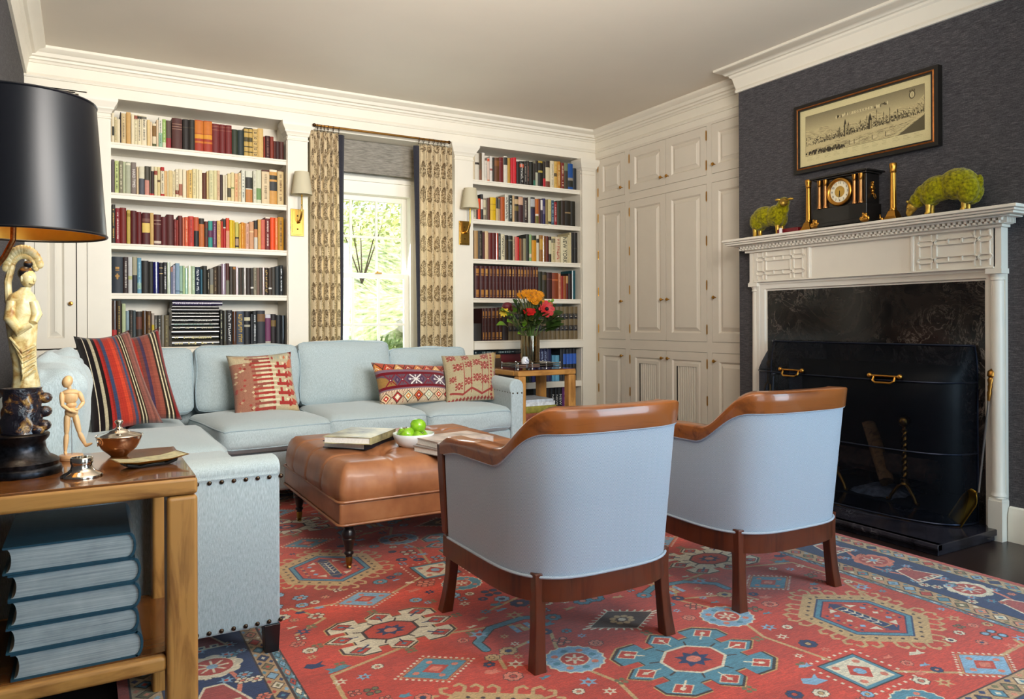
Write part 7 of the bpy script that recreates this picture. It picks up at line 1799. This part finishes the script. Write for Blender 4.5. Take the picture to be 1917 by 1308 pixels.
# ---------------------------------------------------------------- books: x mm, width mm, height mm, cloth colour, spine decoration
BOOKS = {
'L1': '''170,7,179,c9b89a,|176,14,195,d8ccb0,B45-75 2c2a22|191,15,169,c8b890,T 8a8468|206,18,160,d6c8a8,|224,6,204,2a1f20,|230,27,200,c8b083,T 6a5a44|259,27,211,c49a5c,|288,17,203,ddd0b0,|305,19,198,d8cda8,B2-14 8c4a3a/T 9a8a6c|324,23,200,dccfac,B4-13 3a342c/T 4a4238|348,31,200,ded2b4,B3-11 6a6458/T 5a5040|381,18,176,d9bd86,|399,12,165,dcc09a,|412,23,156,d8c8a8,B10-55 7c5a2c/B86-97 4c5028|436,13,183,d0b898,|450,22,203,8fb095,B0-52 dcd6c4/T 4a5448|473,21,193,8fae5c,B80-100 d4d0b0/T c8d0a0|495,31,188,5a4a40,B62-100 8c2c30|531,63,211,4a2018,B18-20 94705c/B26-28 94705c/B34-36 94705c|596,40,211,221a16,B25-27 4c4030|637,36,211,25201a,B25-27 4c4030|673,55,216,9c2f14,B2-42 c06a18/B44-58 d08c20/B66-72 c06a18|729,54,217,9c2f14,B2-42 c06a18/B44-58 d08c20/B66-72 c06a18|783,47,205,681a18,B8-10 8c5040/B20-22 8c5040|831,38,205,681a18,B8-10 8c5040/B20-22 8c5040|870,40,205,6c1a18,B8-10 8c5040/B20-22 8c5040|911,39,181,28301f,|951,40,182,202c2c,|992,31,203,b89850,B0-4 2a2418/B14-17 2a2418/B33-48 4a4020/B64-67 2a2418/B82-85 2a2418|1024,25,204,b89850,B0-4 2a2418/B14-17 2a2418/B33-48 4a4020/B64-67 2a2418/B82-85 2a2418|1050,36,203,c4a566,R 3a2c18|1087,37,211,cba868,|1125,10,157,8c2f18,|1136,33,163,3c120e,T 7c5040|1169,24,160,7c2c18,|1194,14,131,4a1810,|1209,27,132,35120e,|1236,28,133,4c2016,''',
'L2': '''168,23,217,5a4e50,|192,23,211,b5bf7c,T 3c4020|217,21,213,7c7660,T d0c8a8|238,16,209,a9ad8c,|255,29,210,a3a58c,B4-10 d8d4b8|286,30,211,7b6e66,X HARD TIMES|318,12,185,c9b08a,|333,32,188,cfc8ae,B42-100 4a4c54|366,27,193,4a4538,B48-100 c08474|394,10,192,4a4638,B92-100 a82018|404,17,195,2a1512,B0-16 d8ccb0/B92-100 a82018|422,19,194,d3c69c,B14-28 8c3a28|442,16,194,d2bf88,B44-52 5c4428|460,23,195,d5c9aa,B0-13 a82018/B91-100 a82018/T 6c6454|483,16,173,d4ab72,|500,9,172,d3c196,|510,21,179,d1b982,|531,18,176,d6c69c,T a09474|551,20,192,dccfae,B74-88 7c3020/T 8c8064|571,23,194,dccfae,B52-92 9c6048|595,23,193,ddd0b0,|620,12,189,c69a5a,|632,23,195,d8b468,T 5c4828|657,22,204,d8cb9c,T a89c70|680,14,204,d8cda4,|695,22,201,ddd2ae,|718,27,182,55240c,|746,13,196,ccb47c,|761,30,204,cfc79a,T a0a078|792,20,206,d0c594,|813,18,207,cfb08c,T b08060|831,19,181,3a2622,|851,14,180,d8cdb0,|866,12,181,d8cdb0,|880,23,193,d4c08c,B52-85 4a4430|904,21,203,d6c794,B50-56 8c9458|927,23,198,d6ab7c,T b8502c|952,19,205,d2ba8c,T b08470|973,24,228,d3d2c0,T 5a6460|1001,46,225,cfcebb,B20-55 2a2a24/B58-98 b8783c|1051,22,229,cdcab4,T 9a9684|1074,34,237,c9c8ae,B54-88 6c8c54|1110,54,243,d6c09a,B0-5 4c2418/T 8c7858|1165,52,250,c79248,B0-6 e4d8bc/B16-28 33301f/B34-60 2f3030|1219,44,252,cdb482,B0-4 4c3020/T 7c5c3c''',
'L3': '''167,27,252,241f14,T b8964c|195,25,230,7a1220,T d8c0b8|220,37,235,6c150c,|260,21,223,b29a44,B10-20 8c7424|282,36,220,4a0508,|318,28,214,5c0c0c,|350,46,212,4a0a10,B32-62 d8b860/B18-28 70443c|397,21,213,c09c5c,|419,44,204,4a0f0c,B18-20 a08070/B30-32 a08070/B86-94 c8b8a8|464,31,191,54161a,|495,45,209,4a120e,|542,11,180,742022,T b07068|554,11,174,8c2a20,|566,26,205,5c1810,|593,12,196,c46a4c,|606,23,199,c4502c,T e0a080|630,34,206,b8382c,T 8c2018|665,30,203,b8522c,B46-100 16161a|697,33,197,b8642c,B0-20 2c241c|732,22,178,5c2218,B26-60 3a2c24|755,27,183,2c8a80,B36-62 5c2a4c|783,26,185,5c2f50,T 9c7c98|811,24,188,cfa85c,T a07c3c|836,14,184,b02c14,|851,17,208,a81414,B0-34 d0c8b8/B3-30 2c2620|869,23,209,c84420,B42-100 d08c70|893,22,197,d4b414,|916,12,195,d4ac28,|930,23,184,c0b458,B56-94 2a2018/B62-88 a88c70|956,12,175,d8a83c,|969,20,186,cc8420,T e0b060|990,10,184,c88430,|1001,22,181,cfa088,T a07060|1024,30,193,c8946c,B34-38 e0c090|1056,24,204,b87848,B0-30 201c18/B58-100 c8c0b0|1082,21,213,cc9c54,|1103,29,214,c4604c,|1134,33,234,6c2220,B0-4 e8dcc8/T d8c0b0|1168,32,233,e04a10,|1201,18,233,e07c44,T e8b080|1221,39,240,b07c18,T 5c3c0c''',
'L4': '''166,70,237,14202c,G a07830|238,29,237,2a1a1a,T c0b8b0|267,23,237,b8b8b8,B52-62 a8ac70|291,28,240,98937a,B50-100 22242e|320,24,234,5c8ca4,B70-88 8cac9c/T 9cc0cc|346,41,217,1c1a18,|388,25,212,20201a,|414,34,211,191a58,S c8b8a8|449,24,207,141014,B16-18 c8b080/B34-36 c8b080|473,24,210,1c1c20,T d0d0d0|498,20,211,a9b49c,S d8dccc|519,13,180,5c6480,B0-18 a07060|532,14,192,a0a0b4,T 505878|548,26,206,7d97ac,B88-92 4c6480|574,18,190,8cac9c,B90-95 4c6458|593,13,190,a0b888,|607,17,177,8cb49c,S dce4d4|625,24,192,c4ccac,S e4e8d4|650,20,191,a4b898,T c8d8c0|671,32,185,102438,X2 d8dce0|704,12,170,1c5468,|717,30,195,18180e,|748,13,167,1c140c,T c0b8a0|763,24,177,70706a,B62-96 8c8468|788,22,187,3c2c18,T 8c7450|811,26,198,2c2018,|838,29,213,8a7684,S d8ccd4|868,22,217,4a2018,B54-100 6c6a58|892,20,197,3c342c,|913,19,196,3c2c18,B2-10 a86c2c|933,16,198,c4b0b4,S f0e4e4|950,11,190,3a3a30,|962,11,191,4a3a30,|974,11,191,33322a,|985,16,191,a89c94,S e4dcd4|1003,27,190,30241f,|1031,20,191,34302a,B70-76 e0dcd4|1052,21,194,8c8470,T 3c382c|1074,17,194,70584c,|1092,18,195,4a443c,|1111,16,196,a08c88,S dcccc8|1129,23,196,2c2014,X2 c8a050|1154,22,193,3c3028,B72-77 e0dcd4|1177,24,200,3a352e,|1202,27,206,20282c,|1230,24,216,101618,T d8dce0''',
'L5': '''166,34,305,3c2418,S c8a050/B62-92 a02020|201,25,304,33271a,T a08440|230,21,285,a8b48c,|251,21,238,74868c,S b0bcc0|273,20,243,28241f,T 5c4c3c|294,16,241,3c484c,|312,34,235,2f2620,B15-50 5c3020|348,26,240,4c3018,S c0a070|375,26,237,4a3014,T a07c40|403,16,223,a09488,B34-50 b8a020|420,18,210,4a4640,T a8a498|440,20,210,3c3a34,T c0bcb0|461,17,212,70685c,S d8d0c4|479,28,210,5a5038,T 8c8050|829,16,249,2c2c28,T d4d4b0|851,19,243,4a463c,S 8c8470|872,37,245,1c1c20,X2 c8c8c8|910,26,238,4c2c18,S c0a080|937,50,239,3a4250,X2 b89430|988,40,239,14141a,B18-28 c8c0a0/B40-46 a8a490|1031,15,219,24262c,|1046,27,241,1c2024,T d8dce0|1076,53,243,22242c,B10-32 6c4c28|1131,37,216,6c3458,B0-12 c8c4cc/B88-100 a8a498|1169,35,218,1c1214,B20-40 6c5428|1206,32,212,16181c,|1239,30,209,181a1e,S c0c4c8''',
'R1': '''2774,9,215,8c5c48,|2785,23,218,d0c0a4,|2809,38,226,d0c8b8,B34-42 2c241c|2848,24,230,5a4a34,B60-100 7c5038|2874,26,235,d4ccc0,|2901,21,172,d0c8bc,T a8a098|2924,22,196,d0b8a8,B2-14 c4502c/B92-98 c4602c|2947,26,213,d0c8c0,B48-56 a06058|2974,14,206,2c2418,|2989,46,207,5c3414,B12-34 7c4818|3036,40,214,681414,B16-18 8c4034|3078,37,227,cfc8b8,B4-32 2a2a26|3116,26,216,b08430,|3144,27,219,c01428,S e05060|3172,30,227,c01c28,|3205,31,196,1c1410,|3237,41,203,181410,B12-26 c84c20/X2 c8c4bc|3280,26,208,241c18,T a0988c|3307,25,213,2c241c,T b07060|3334,36,208,1c1c14,|3370,23,197,2c241c,B74-100 2c6c54|3395,27,225,a8a894,B0-46 241c14|3422,44,224,1c160c,B0-7 a88c30/B37-45 b09a44|3470,28,225,241c18,B66-100 b01824/S a8a49c|3499,43,232,cdbf9c,B0-24 241810/B76-100 6c3a28|3544,41,237,d0c4a8,T a8a08c|3587,30,237,cca654,B44-56 2c2418/T a07c34|3618,38,240,b07820,T dcc090|3657,34,232,741c10,T d8c0a0|3693,39,236,6c7454,B30-100 3c3424|3734,53,233,14488c,B54-64 8c8478/B64-88 202018|3789,39,199,20242a,''',
'R2': '''2772,12,171,2c140c,|2786,34,172,c8bca4,T 6c7464|2821,11,174,3c0c10,|2833,26,176,d84414,|2860,22,213,28242a,B0-16 1c1a1c/B20-58 d8ccc0|2884,25,183,8a7c68,B8-42 c4b898/B52-76 c4b898|2910,14,185,6c6050,|2925,23,188,5c3024,|2950,51,195,d2aa10,B28-31 a07c10/B54-56 a07c10|3002,21,194,c0a878,B0-46 2c2a24|3024,21,191,a08468,B4-46 5c5448|3047,40,206,a84c10,|3089,36,230,c8c4b4,X2 1c1c18|3126,35,226,1c241e,T c8d0c8|3162,20,226,c4a478,|3183,39,224,2c2014,B12-30 b89c74/B38-56 6c5c28|3223,45,224,3c1c20,B2-32 c49c80|3269,50,220,2f221f,T b0a494|3321,24,227,bcb8a8,|3343,45,227,1f1a38,B0-42 2a2824/B6-36 a8a8a8|3390,34,216,b05c14,B60-100 6c6428/B60-68 d8c8b8|3424,18,220,5c2420,|3443,21,220,302434,B4-44 d8d0c8|3466,27,226,241f50,B30-60 5c5470|3495,24,219,847040,|3521,33,223,c4b47c,B86-96 2c2414/T a89860|3555,28,217,2c4a5c,T a8bcc8|3585,29,205,8c1018,T e0b0a8|3614,41,218,24240f,|3657,42,224,2c1c12,|3700,61,227,1f170a,B45-50 8c7450|3763,50,226,1c180c,''',
'R3': '''2772,24,237,2c140c,T b0a898|2798,36,234,a88454,|2835,41,236,241c16,T 6c6450|2877,20,224,4a1414,|2898,33,235,cfb084,|2933,36,225,5c0c08,|2970,34,226,500a06,|3005,21,224,b04428,S d07c50|3026,19,224,2c3434,T a8b4b0|3048,36,219,cfc4a4,X2 2c281c|3085,35,212,3a2c14,B0-18 1c1812|3121,42,210,1c1a10,B16-22 6c6c54|3164,18,204,b8a488,T 6c5c44|3185,19,205,c86458,|3205,22,201,b81818,|3229,19,191,8c4a1c,|3248,19,189,4c341c,|3269,28,194,8c8464,|3299,29,233,24241c,|3325,26,231,84a46c,B72-86 d0c0a8|3353,46,224,c48408,B0-18 1f2a18|3402,27,229,c8c0ac,B14-28 2c2a24|3432,35,230,8c5c1c,B14-54 b88c30|3468,27,227,7c4c18,S c09040|3496,27,226,5c2014,|3526,27,223,2c1c14,B14-68 c4bc98|3554,42,225,c4b488,B8-24 6c6450/T 8c845c|3598,52,226,c8b494,X2 a03028|3652,76,228,d0c6a4,N|3731,15,248,c8ba90,|3747,17,270,c4b68c,|3769,27,272,181410,|3797,39,274,1c1814,B50-53 3c3828''',
'R4': '''2772,28,243,1c1a18,|2802,47,268,3c0a0a,M|2850,44,268,3c0a0a,M|2894,39,268,3c0a0a,M|2934,34,269,3c0a0a,M|2969,32,269,3c0a0a,M|3002,32,270,3c0a0a,M|3035,29,270,3c0a0a,M|3065,27,270,3c0a0a,M|3094,27,270,3c0a0a,M|3122,29,271,3c0a0a,M|3153,24,271,3c0a0a,M|3178,30,271,3c0a0a,M|3209,26,272,3c0a0a,M|3236,32,272,3c0a0a,M|3269,28,272,3c0a0a,M|3298,32,273,3c0a0a,M|3331,30,273,3c0a0a,M|3362,26,275,3c0a0a,M|3389,28,275,3c0a0a,M|3418,41,238,20200f,|3462,43,236,2c2414,B12-30 5c4420|3506,54,232,340f0c,B24-26 7c4030|3561,65,230,7c3410,B24-30 b05c2c|3628,23,224,c88460,T 8c3c20|3652,24,206,8c1c0c,|3677,30,206,8c4a14,|3708,21,207,5c0f0c,B0-32 b08854|3731,39,228,1f0a08,|3772,36,256,0c4a54,E''',
'R5': '''2774,93,143,2a2624,|2870,20,268,330808,M|2891,30,269,330808,M|2922,30,270,330808,M|2954,41,271,330808,M|2995,34,272,330808,M|3030,31,273,330808,M|3063,54,262,241410,|3119,38,281,6c5c40,W|3158,36,281,6c5c40,W|3195,39,282,6c5c40,W|3234,39,283,6c5c40,W|3275,39,284,6c5c40,W|3315,47,285,6c5c40,W|3370,47,286,6c5c40,W|3420,44,286,6c5c40,W|3466,41,287,6c5c40,W|3510,42,287,6c5c40,W|3554,46,287,6c5c40,W|3602,39,287,6c5c40,W|3644,41,288,6c5c40,W|3687,45,288,6c5c40,W|3734,49,288,6c5c40,W|3786,44,289,6c5c40,W''',
'R6': '''3213,45,256,7c1420,|3259,30,231,c8a050,|3293,28,234,24301c,|3322,26,236,202430,|3350,35,237,2c2a6c,|3410,30,291,22244c,X2 a8b8d8|3442,30,289,22244c,X2 a8b8d8|3473,31,288,1c2048,X2 a8b8d8|3505,44,284,22244c,B42-60 d86828|3554,36,227,4c88a8,|3592,43,226,5c98b4,|3641,30,281,1c2028,|3672,33,281,181c24,B16-48 2c5cb8|3706,36,281,1c2028,B16-48 2c5cb8|3743,35,282,181a22,B16-48 2c5cb8|3779,34,282,1c1c24,B16-48 2c5cb8''',
'R7': '''3368,65,354,14100e,|3443,55,351,1c1814,|3500,40,348,241414,|3543,40,356,0e0e12,K|3586,33,356,0e0e12,K|3621,40,354,0e0e12,K|3664,50,358,5c1460,T a868a8|3716,33,352,2c1c2c,''',
}
SHZ = {'L1': 2.213, 'L2': 1.890, 'L3': 1.565, 'L4': 1.244, 'L5': .892, 'R1': 2.213, 'R2': 1.890, 'R3': 1.565, 'R4': 1.244, 'R5': .892, 'R6': .527, 'R7': .13}
CEIL = {'L1': 2.49, 'L2': 2.175, 'L3': 1.852, 'L4': 1.527, 'L5': 1.206, 'R1': 2.49, 'R2': 2.175, 'R3': 1.852, 'R4': 1.527, 'R5': 1.206, 'R6': .820, 'R7': .477}
SHN = {'L1': 'the top shelf of the left bookcase', 'L2': 'the second shelf of the left bookcase', 'L3': 'the third shelf of the left bookcase', 'L4': 'the fourth shelf of the left bookcase', 'L5': 'the left bookcase ledge behind the sofa', 'R1': 'the top shelf of the right bookcase', 'R2': 'the second shelf of the right bookcase', 'R3': 'the third shelf of the right bookcase', 'R4': 'the fourth shelf of the right bookcase', 'R5': 'the right bookcase ledge', 'R6': 'the shelf behind the far table', 'R7': 'the bottom right shelf'}
CN = {'black': (24, 22, 20), 'dark brown': (52, 34, 24), 'brown': (96, 56, 28), 'tan': (184, 148, 96), 'cream': (214, 200, 168), 'white': (210, 206, 196), 'grey': (130, 124, 116), 'dark grey': (64, 62, 60), 'maroon': (76, 16, 16), 'wine-red': (110, 24, 30), 'red': (176, 28, 32), 'orange': (208, 100, 40), 'rust': (150, 66, 30), 'yellow': (210, 172, 28), 'mustard': (176, 130, 40), 'olive': (110, 104, 60), 'green': (132, 168, 104), 'pale green': (166, 184, 150), 'dark green': (38, 48, 32), 'teal': (30, 92, 96), 'navy': (24, 30, 60), 'blue': (36, 84, 140), 'light blue': (118, 152, 172), 'purple': (92, 46, 84), 'pink': (200, 120, 104), 'dark blue-grey': (40, 48, 58)}
def cname(h):
    c = [int(h[i:i+2], 16) for i in (0, 2, 4)]; return min(CN, key=lambda k: sum((a - b) ** 2 * w for a, b, w in zip(c, CN[k], (1, 1.1, 1))))
def bmat(h, gloss=False):
    h = h[:6]; k = 'cloth_%s%s' % (h, '_gloss' if gloss else '')
    return M(k, h, .16 if gloss else .55, var=0.03, scale=60, coat=.6 if gloss else 0)
page_m = M('book_pages', 'd8cdb0', .85, var=.06, scale=200)
ORD = ['first', 'second', 'third', 'fourth', 'fifth', 'sixth', 'seventh', 'eighth', 'ninth', 'tenth', 'eleventh', 'twelfth', 'thirteenth', 'fourteenth', 'fifteenth', 'sixteenth', 'seventeenth', 'eighteenth', 'nineteenth', 'twentieth']
def ordw(i, n):
    # i counted from the left, 0-based
    if i == 0: return 'leftmost'
    if i == n - 1: return 'rightmost'
    tens = ['', '', 'twenty', 'thirty', 'forty']
    def o(k): return ORD[k - 1] if k <= 20 else tens[k // 10] + ('-' + ORD[k % 10 - 1] if k % 10 else '')
    def fix(s): return s.replace('twenty-', 'twenty-') if not s in ('thirty', 'forty') else s[:-1] + 'ieth'
    return (fix(o(i + 1)) + ' from left') if i < n / 2 else (fix(o(n - i)) + ' from right')
def shelf_book(x, y, z, w, h, d, hexc, dec, name):
    """upright book, spine facing the room at y"""
    gloss = False; mats = [None, page_m]; m = MB(); ns = 6; bul = min(.006, w * .16); hw = w / 2; xc = x + hw
    def arc(off, u): return (xc + hw * u * (1 if off == 0 else 1), y + bul * u * u - off)
    us = [-1 + 2 * i / ns for i in range(ns + 1)]
    cov = [arc(0, u) for u in us] + [(x + w, y + d), (x, y + d)]
    V = [(a, b, z) for a, b in cov] + [(a, b, z + h) for a, b in cov]; k = len(cov)
    m.add(V, [(i, (i + 1) % k, k + (i + 1) % k, k + i) for i in range(k)] + [tuple(range(k - 1, -1, -1))])
    # page block sunk between the boards at the head
    t = min(.0025, w * .12); s = .004
    m.add([(a, b, z + h) for a, b in ((x, y + bul), (x + t, y + bul), (x + t, y + d), (x, y + d))], [(0, 1, 2, 3)])
    m.add([(a, b, z + h) for a, b in ((x + w - t, y + bul), (x + w, y + bul), (x + w, y + d), (x + w - t, y + d))], [(0, 1, 2, 3)])
    m.add([(a, b, z + h) for a, b in ([arc(0, u) for u in us] + [(x + w - t, y + bul + .003), (x + t, y + bul + .003)])], [tuple(range(ns + 3))])
    m.add([(a, b, z + h - s) for a, b in ((x + t, y + bul + .003), (x + w - t, y + bul + .003), (x + w - t, y + d), (x + t, y + d))], [(0, 1, 2, 3)], 1)
    def mi(hx):
        mm = bmat(hx)
        if mm not in mats: mats.append(mm)
        return mats.index(mm)
    def strip(f0, f1, u0, u1, hx, off=.0005):
        n = 4; zz0, zz1 = z + h * (1 - f1), z + h * (1 - f0); pts = [arc(off, u0 + (u1 - u0) * i / n) for i in range(n + 1)]
        m.add([(a, b, zz0) for a, b in pts] + [(a, b, zz1) for a, b in pts], [(i, i + 1, n + 2 + i, n + 1 + i) for i in range(n)], mi(hx))
    rd = random.Random(int(x * 1000) * 7 + int(z * 100)); texts = []; feats = []
    lv = 0
    for q in [e for e in dec.split('/') if e]:
        c = q[0]; lv += 1; off = .0004 + .0003 * lv
        if c == 'B':
            a, hx = q[1:].split(' '); f0, f1 = [float(v) / 100 for v in a.split('-')]; strip(f0, f1, -1, 1, hx, off)
            feats.append((f1 - f0, cname(hx), 'upper' if f1 < .5 else 'lower' if f0 > .45 else 'middle'))
        elif c == 'T':
            f = .12
            while f < .86:
                L_ = rd.uniform(.008, .03)
                strip(f, f + L_, -.30 + rd.uniform(-.1, .05), .30 + rd.uniform(-.05, .1), q[2:], off); f += L_ + rd.uniform(.006, .02)
                if rd.random() < .12: f += .06
        elif q.startswith('X2'):
            f = .10
            while f < .88:
                L_ = rd.uniform(.03, .06); a = rd.uniform(.35, .6)
                strip(f, f + L_ * .35, -a, a, q[3:], off); strip(f + L_ * .35, f + L_, -a, -a + .3, q[3:], off) if rd.random() < .6 else strip(f + L_ * .35, f + L_, a - .3, a, q[3:], off); f += L_ + .012
                if rd.random() < .15: f += .05
        elif c == 'X': texts.append((q[2:], .55, 'e4dcd4', .5, .62))
        elif c == 'N': texts.append(('NEW YORK', .52, '14110e', .50, .94))
        elif c == 'K': texts.append(('NEW YORK', .40, 'e8e4de', .5, .62))
        elif c == 'G':
            strip(.28, .34, -.35, .35, 'a87c34'); strip(.36, .38, -.35, .35, 'a87c34'); strip(.46, .62, -.10, .10, 'a87c34'); strip(.51, .55, -.40, .40, 'a87c34'); strip(.48, .60, -.22, .22, '8a6428', .0003)
        elif c == 'S': gloss = True
        elif c == 'R':
            for k in range(5):
                f = .06 + k * .19
                strip(f, f + .012, -.9, .9, q[2:]); strip(f + .05, f + .11, -.42, .42, q[2:]); strip(f + .065, f + .095, -.2, .2, hexc, .0012)
        elif c == 'M':
            g = ['8a5a28', 'a8702c', '744420', 'b8843c'][rd.randrange(4)]
            for f0, f1 in ((.10, .24), (.265, .30), (.74, .90), (.92, .955)): strip(f0, f1, -.55, .55, g)
            for s2 in (-.3, 0, .3): strip(.085 - abs(s2) * .05 + .015, .10, s2 - .15, s2 + .15, g)
            strip(.50, .504, -.8, .8, '6a3a2c'); strip(.53, .533, -.8, .8, '6a3a2c'); strip(.318, .322, -.8, .8, '6a3a2c')
        elif c == 'W':
            for f0 in (.22, .58): strip(f0, f0 + .155, -1, 1, '16141a'); strip(f0 + .03, f0 + .036, -.6, .6, 'b0a890', .001); strip(f0 + .07, f0 + .09, -.4, .4, 'a8a090', .001); strip(f0 - .02, f0 - .012, -1, 1, '4c4030')
        elif c == 'E': strip(0, 1, -1, -.65, 'e0e4e4')
    mats[0] = bmat(hexc, gloss)
    o = m.build(name, mats, None, smooth=True, angle=30)
    for s_, fs, hx, cf, span in texts:
        size = w * .80; tl = len(s_) * size * .62; sxs = min(1.6, h * span / tl)
        p = (xc, y - .0008, z + h * (1 - cf)); tm = text_mesh(s_, size, B3(p, (0, 0, -1), (1, 0, 0), (0, -1, 0)), bmat(hx), 'spine_title', o, .0003, sxs)
    return o, feats
BOOKSZ = {}
def build_shelf(key):
    rows = [r.split(',') for r in BOOKS[key].split('|')]; n = len(rows); zz = SHZ[key] + .0006; lim = CEIL[key] - zz - .004
    lo, hi = (.172, 1.272) if key[0] == 'L' else (2.764, 3.836); prev = lo; used = {}
    idx = [i for i in range(n)]; seen = {}
    for i, (x, w, h, hx, dec) in enumerate(rows):
        x, w, h = float(x) / 1000, float(w) / 1000, min(float(h) / 1000, lim)
        x1 = min(x + w, hi); x = max(x, prev + .0005); w = x1 - x - .0007
        if w < .004: w = .004
        prev = x + w
        d = max(.11, min(.235, h * .72)); q = random.Random(i * 31 + len(key)); y = 5.438 + q.uniform(-.004, .006)
        nm = 'book'
        if dec == 'M': nm = 'bound_volume'
        if dec == 'W': nm = 'law_volume'
        if key == 'R5' and i == 0: nm = 'slipcase'
        o, feats = shelf_book(x, y, zz, w, h, d, hx, dec, nm)
        size = 'thick' if w > .045 else 'slim' if w < .019 else 'tall' if h > .255 else 'short' if h < .175 else 'medium'
        ft = ''
        feats = sorted([f for f in feats if f[0] > .06], reverse=True)
        if feats: ft = ' with %s %s' % (feats[0][1], ('%s label' % feats[0][2]) if feats[0][0] < .35 else ('%s half' % feats[0][2]))
        if 'N' in dec.split('/') : ft = ' lettered NEW YORK'
        if dec == 'K': ft = ' lettered NEW YORK'
        if 'HARD TIMES' in dec: ft = ' lettered HARD TIMES'
        if dec == 'M': lab = '%s gilt-banded maroon volume, %s on %s' % (size, ordw(i, n), SHN[key]); g = 'matching maroon volumes in the right bookcase'
        elif dec == 'W': lab = 'tan volume with two black labels, %s on %s' % (ordw(i, n), SHN[key]); g = 'matching tan volumes on the right ledge'
        else: lab = '%s %s book%s, %s on %s' % (size, cname(hx), ft, ordw(i, n), SHN[key]); g = 'books on ' + SHN[key]
        if nm == 'slipcase': lab = 'short black slipcase, leftmost on the right bookcase ledge'
        ws = lab.split()
        if len(ws) > 16: lab = '%s %s book, %s on %s' % (size, cname(hx), ordw(i, n), SHN[key])
        tag(o, lab, 'book', g)
for key in BOOKS: build_shelf(key)
# flat-lying books
def lying(x0, x1, z0, z1, hx, lab, dec=None, gloss=False, grp='dark books lying flat on the left ledge'):
    m = MB(); y = 5.436 + random.uniform(-.006, .006); d = .21; n = 5; hh = (z1 - z0) / 2; zc = (z0 + z1) / 2; b = min(.005, hh * .3)
    us = [-1 + 2 * i / n for i in range(n + 1)]; prof = [(y + b * u * u, zc + hh * u) for u in us] + [(y + d, z1), (y + d, z0)]
    m.extr(prof, 'x', x0, x1); mats = [bmat(hx, gloss)]
    if dec:
        mats.append(bmat(dec)); q = random.Random(int(z0 * 1000)); f = .06
        while f < .86:
            L_ = q.uniform(.012, .04); a = q.uniform(.2, .4); xa = x0 + (x1 - x0) * f; xb = xa + (x1 - x0) * L_
            m.quad((xa, y - .0004, zc - hh * a), (xb, y - .0004, zc - hh * a), (xb, y - .0004, zc + hh * a), (xa, y - .0004, zc + hh * a), 1); f += L_ + q.uniform(.008, .02)
            if q.random() < .12: f += .1
    tag(m.build('book', mats, None, smooth=True, angle=30), lab, 'book', grp)
zz = [.8926, .933, .970, 1.0057, 1.029, 1.053, 1.083, 1.103, 1.126, 1.150, 1.168]
nmz = ['bottom', 'second lowest', 'third lowest', 'fourth lowest', 'middle', 'fifth from top', 'fourth from top', 'third from top', 'second-highest black', 'slim topmost black']
decs = ['c8bc84', 'c8bc84', None, 'c8c4a8', '5c8478', 'b8b8b0', None, 'a8a8a0', None, None]
for i in range(10):
    lying((.521 if i % 3 else .524) + (0, .003, .001, .005)[i % 4], .822 - (0, .004, .001)[i % 3], zz[i] + .0004, zz[i + 1] - .0004, ['14150f', '15160f', '18171a', '141818', '1a2020', '17171a', '121214', '161618', '121214', '100f10'][i], '%s black book of the flat stack on the left ledge' % nmz[i], decs[i], True)
lying(.528, .842, 1.1688, 1.1985, '2a2440', 'purple book on top of the flat stack of black books', 'c0b8cc', True)
GR = 'books lying flat behind the far table'
lying(2.768, 3.232, .7765, .8155, '1c2a30', 'long dark blue-grey book lying flat under the right ledge', '8c9c9c', True, GR)
lying(2.778, 3.036, .745, .7760, 'b08448', 'tan book lying flat behind the flowered cushion', None, False, GR)
lying(3.042, 3.232, .708, .7760, '5c0c12', 'thick dark red book lying flat behind the ginger jar', None, False, GR)
lying(2.775, 3.040, .640, .7445, '3c2c20', 'thick brown book lying flat behind the sofa arm', None, False, GR)
lying(3.044, 3.230, .640, .7075, '2c2420', 'dark book lying flat under the dark red one', None, False, GR)
lying(2.772, 3.232, .5278, .6395, '241c1c', 'large dark book at the bottom of the flat pile behind the far table', None, False, GR)
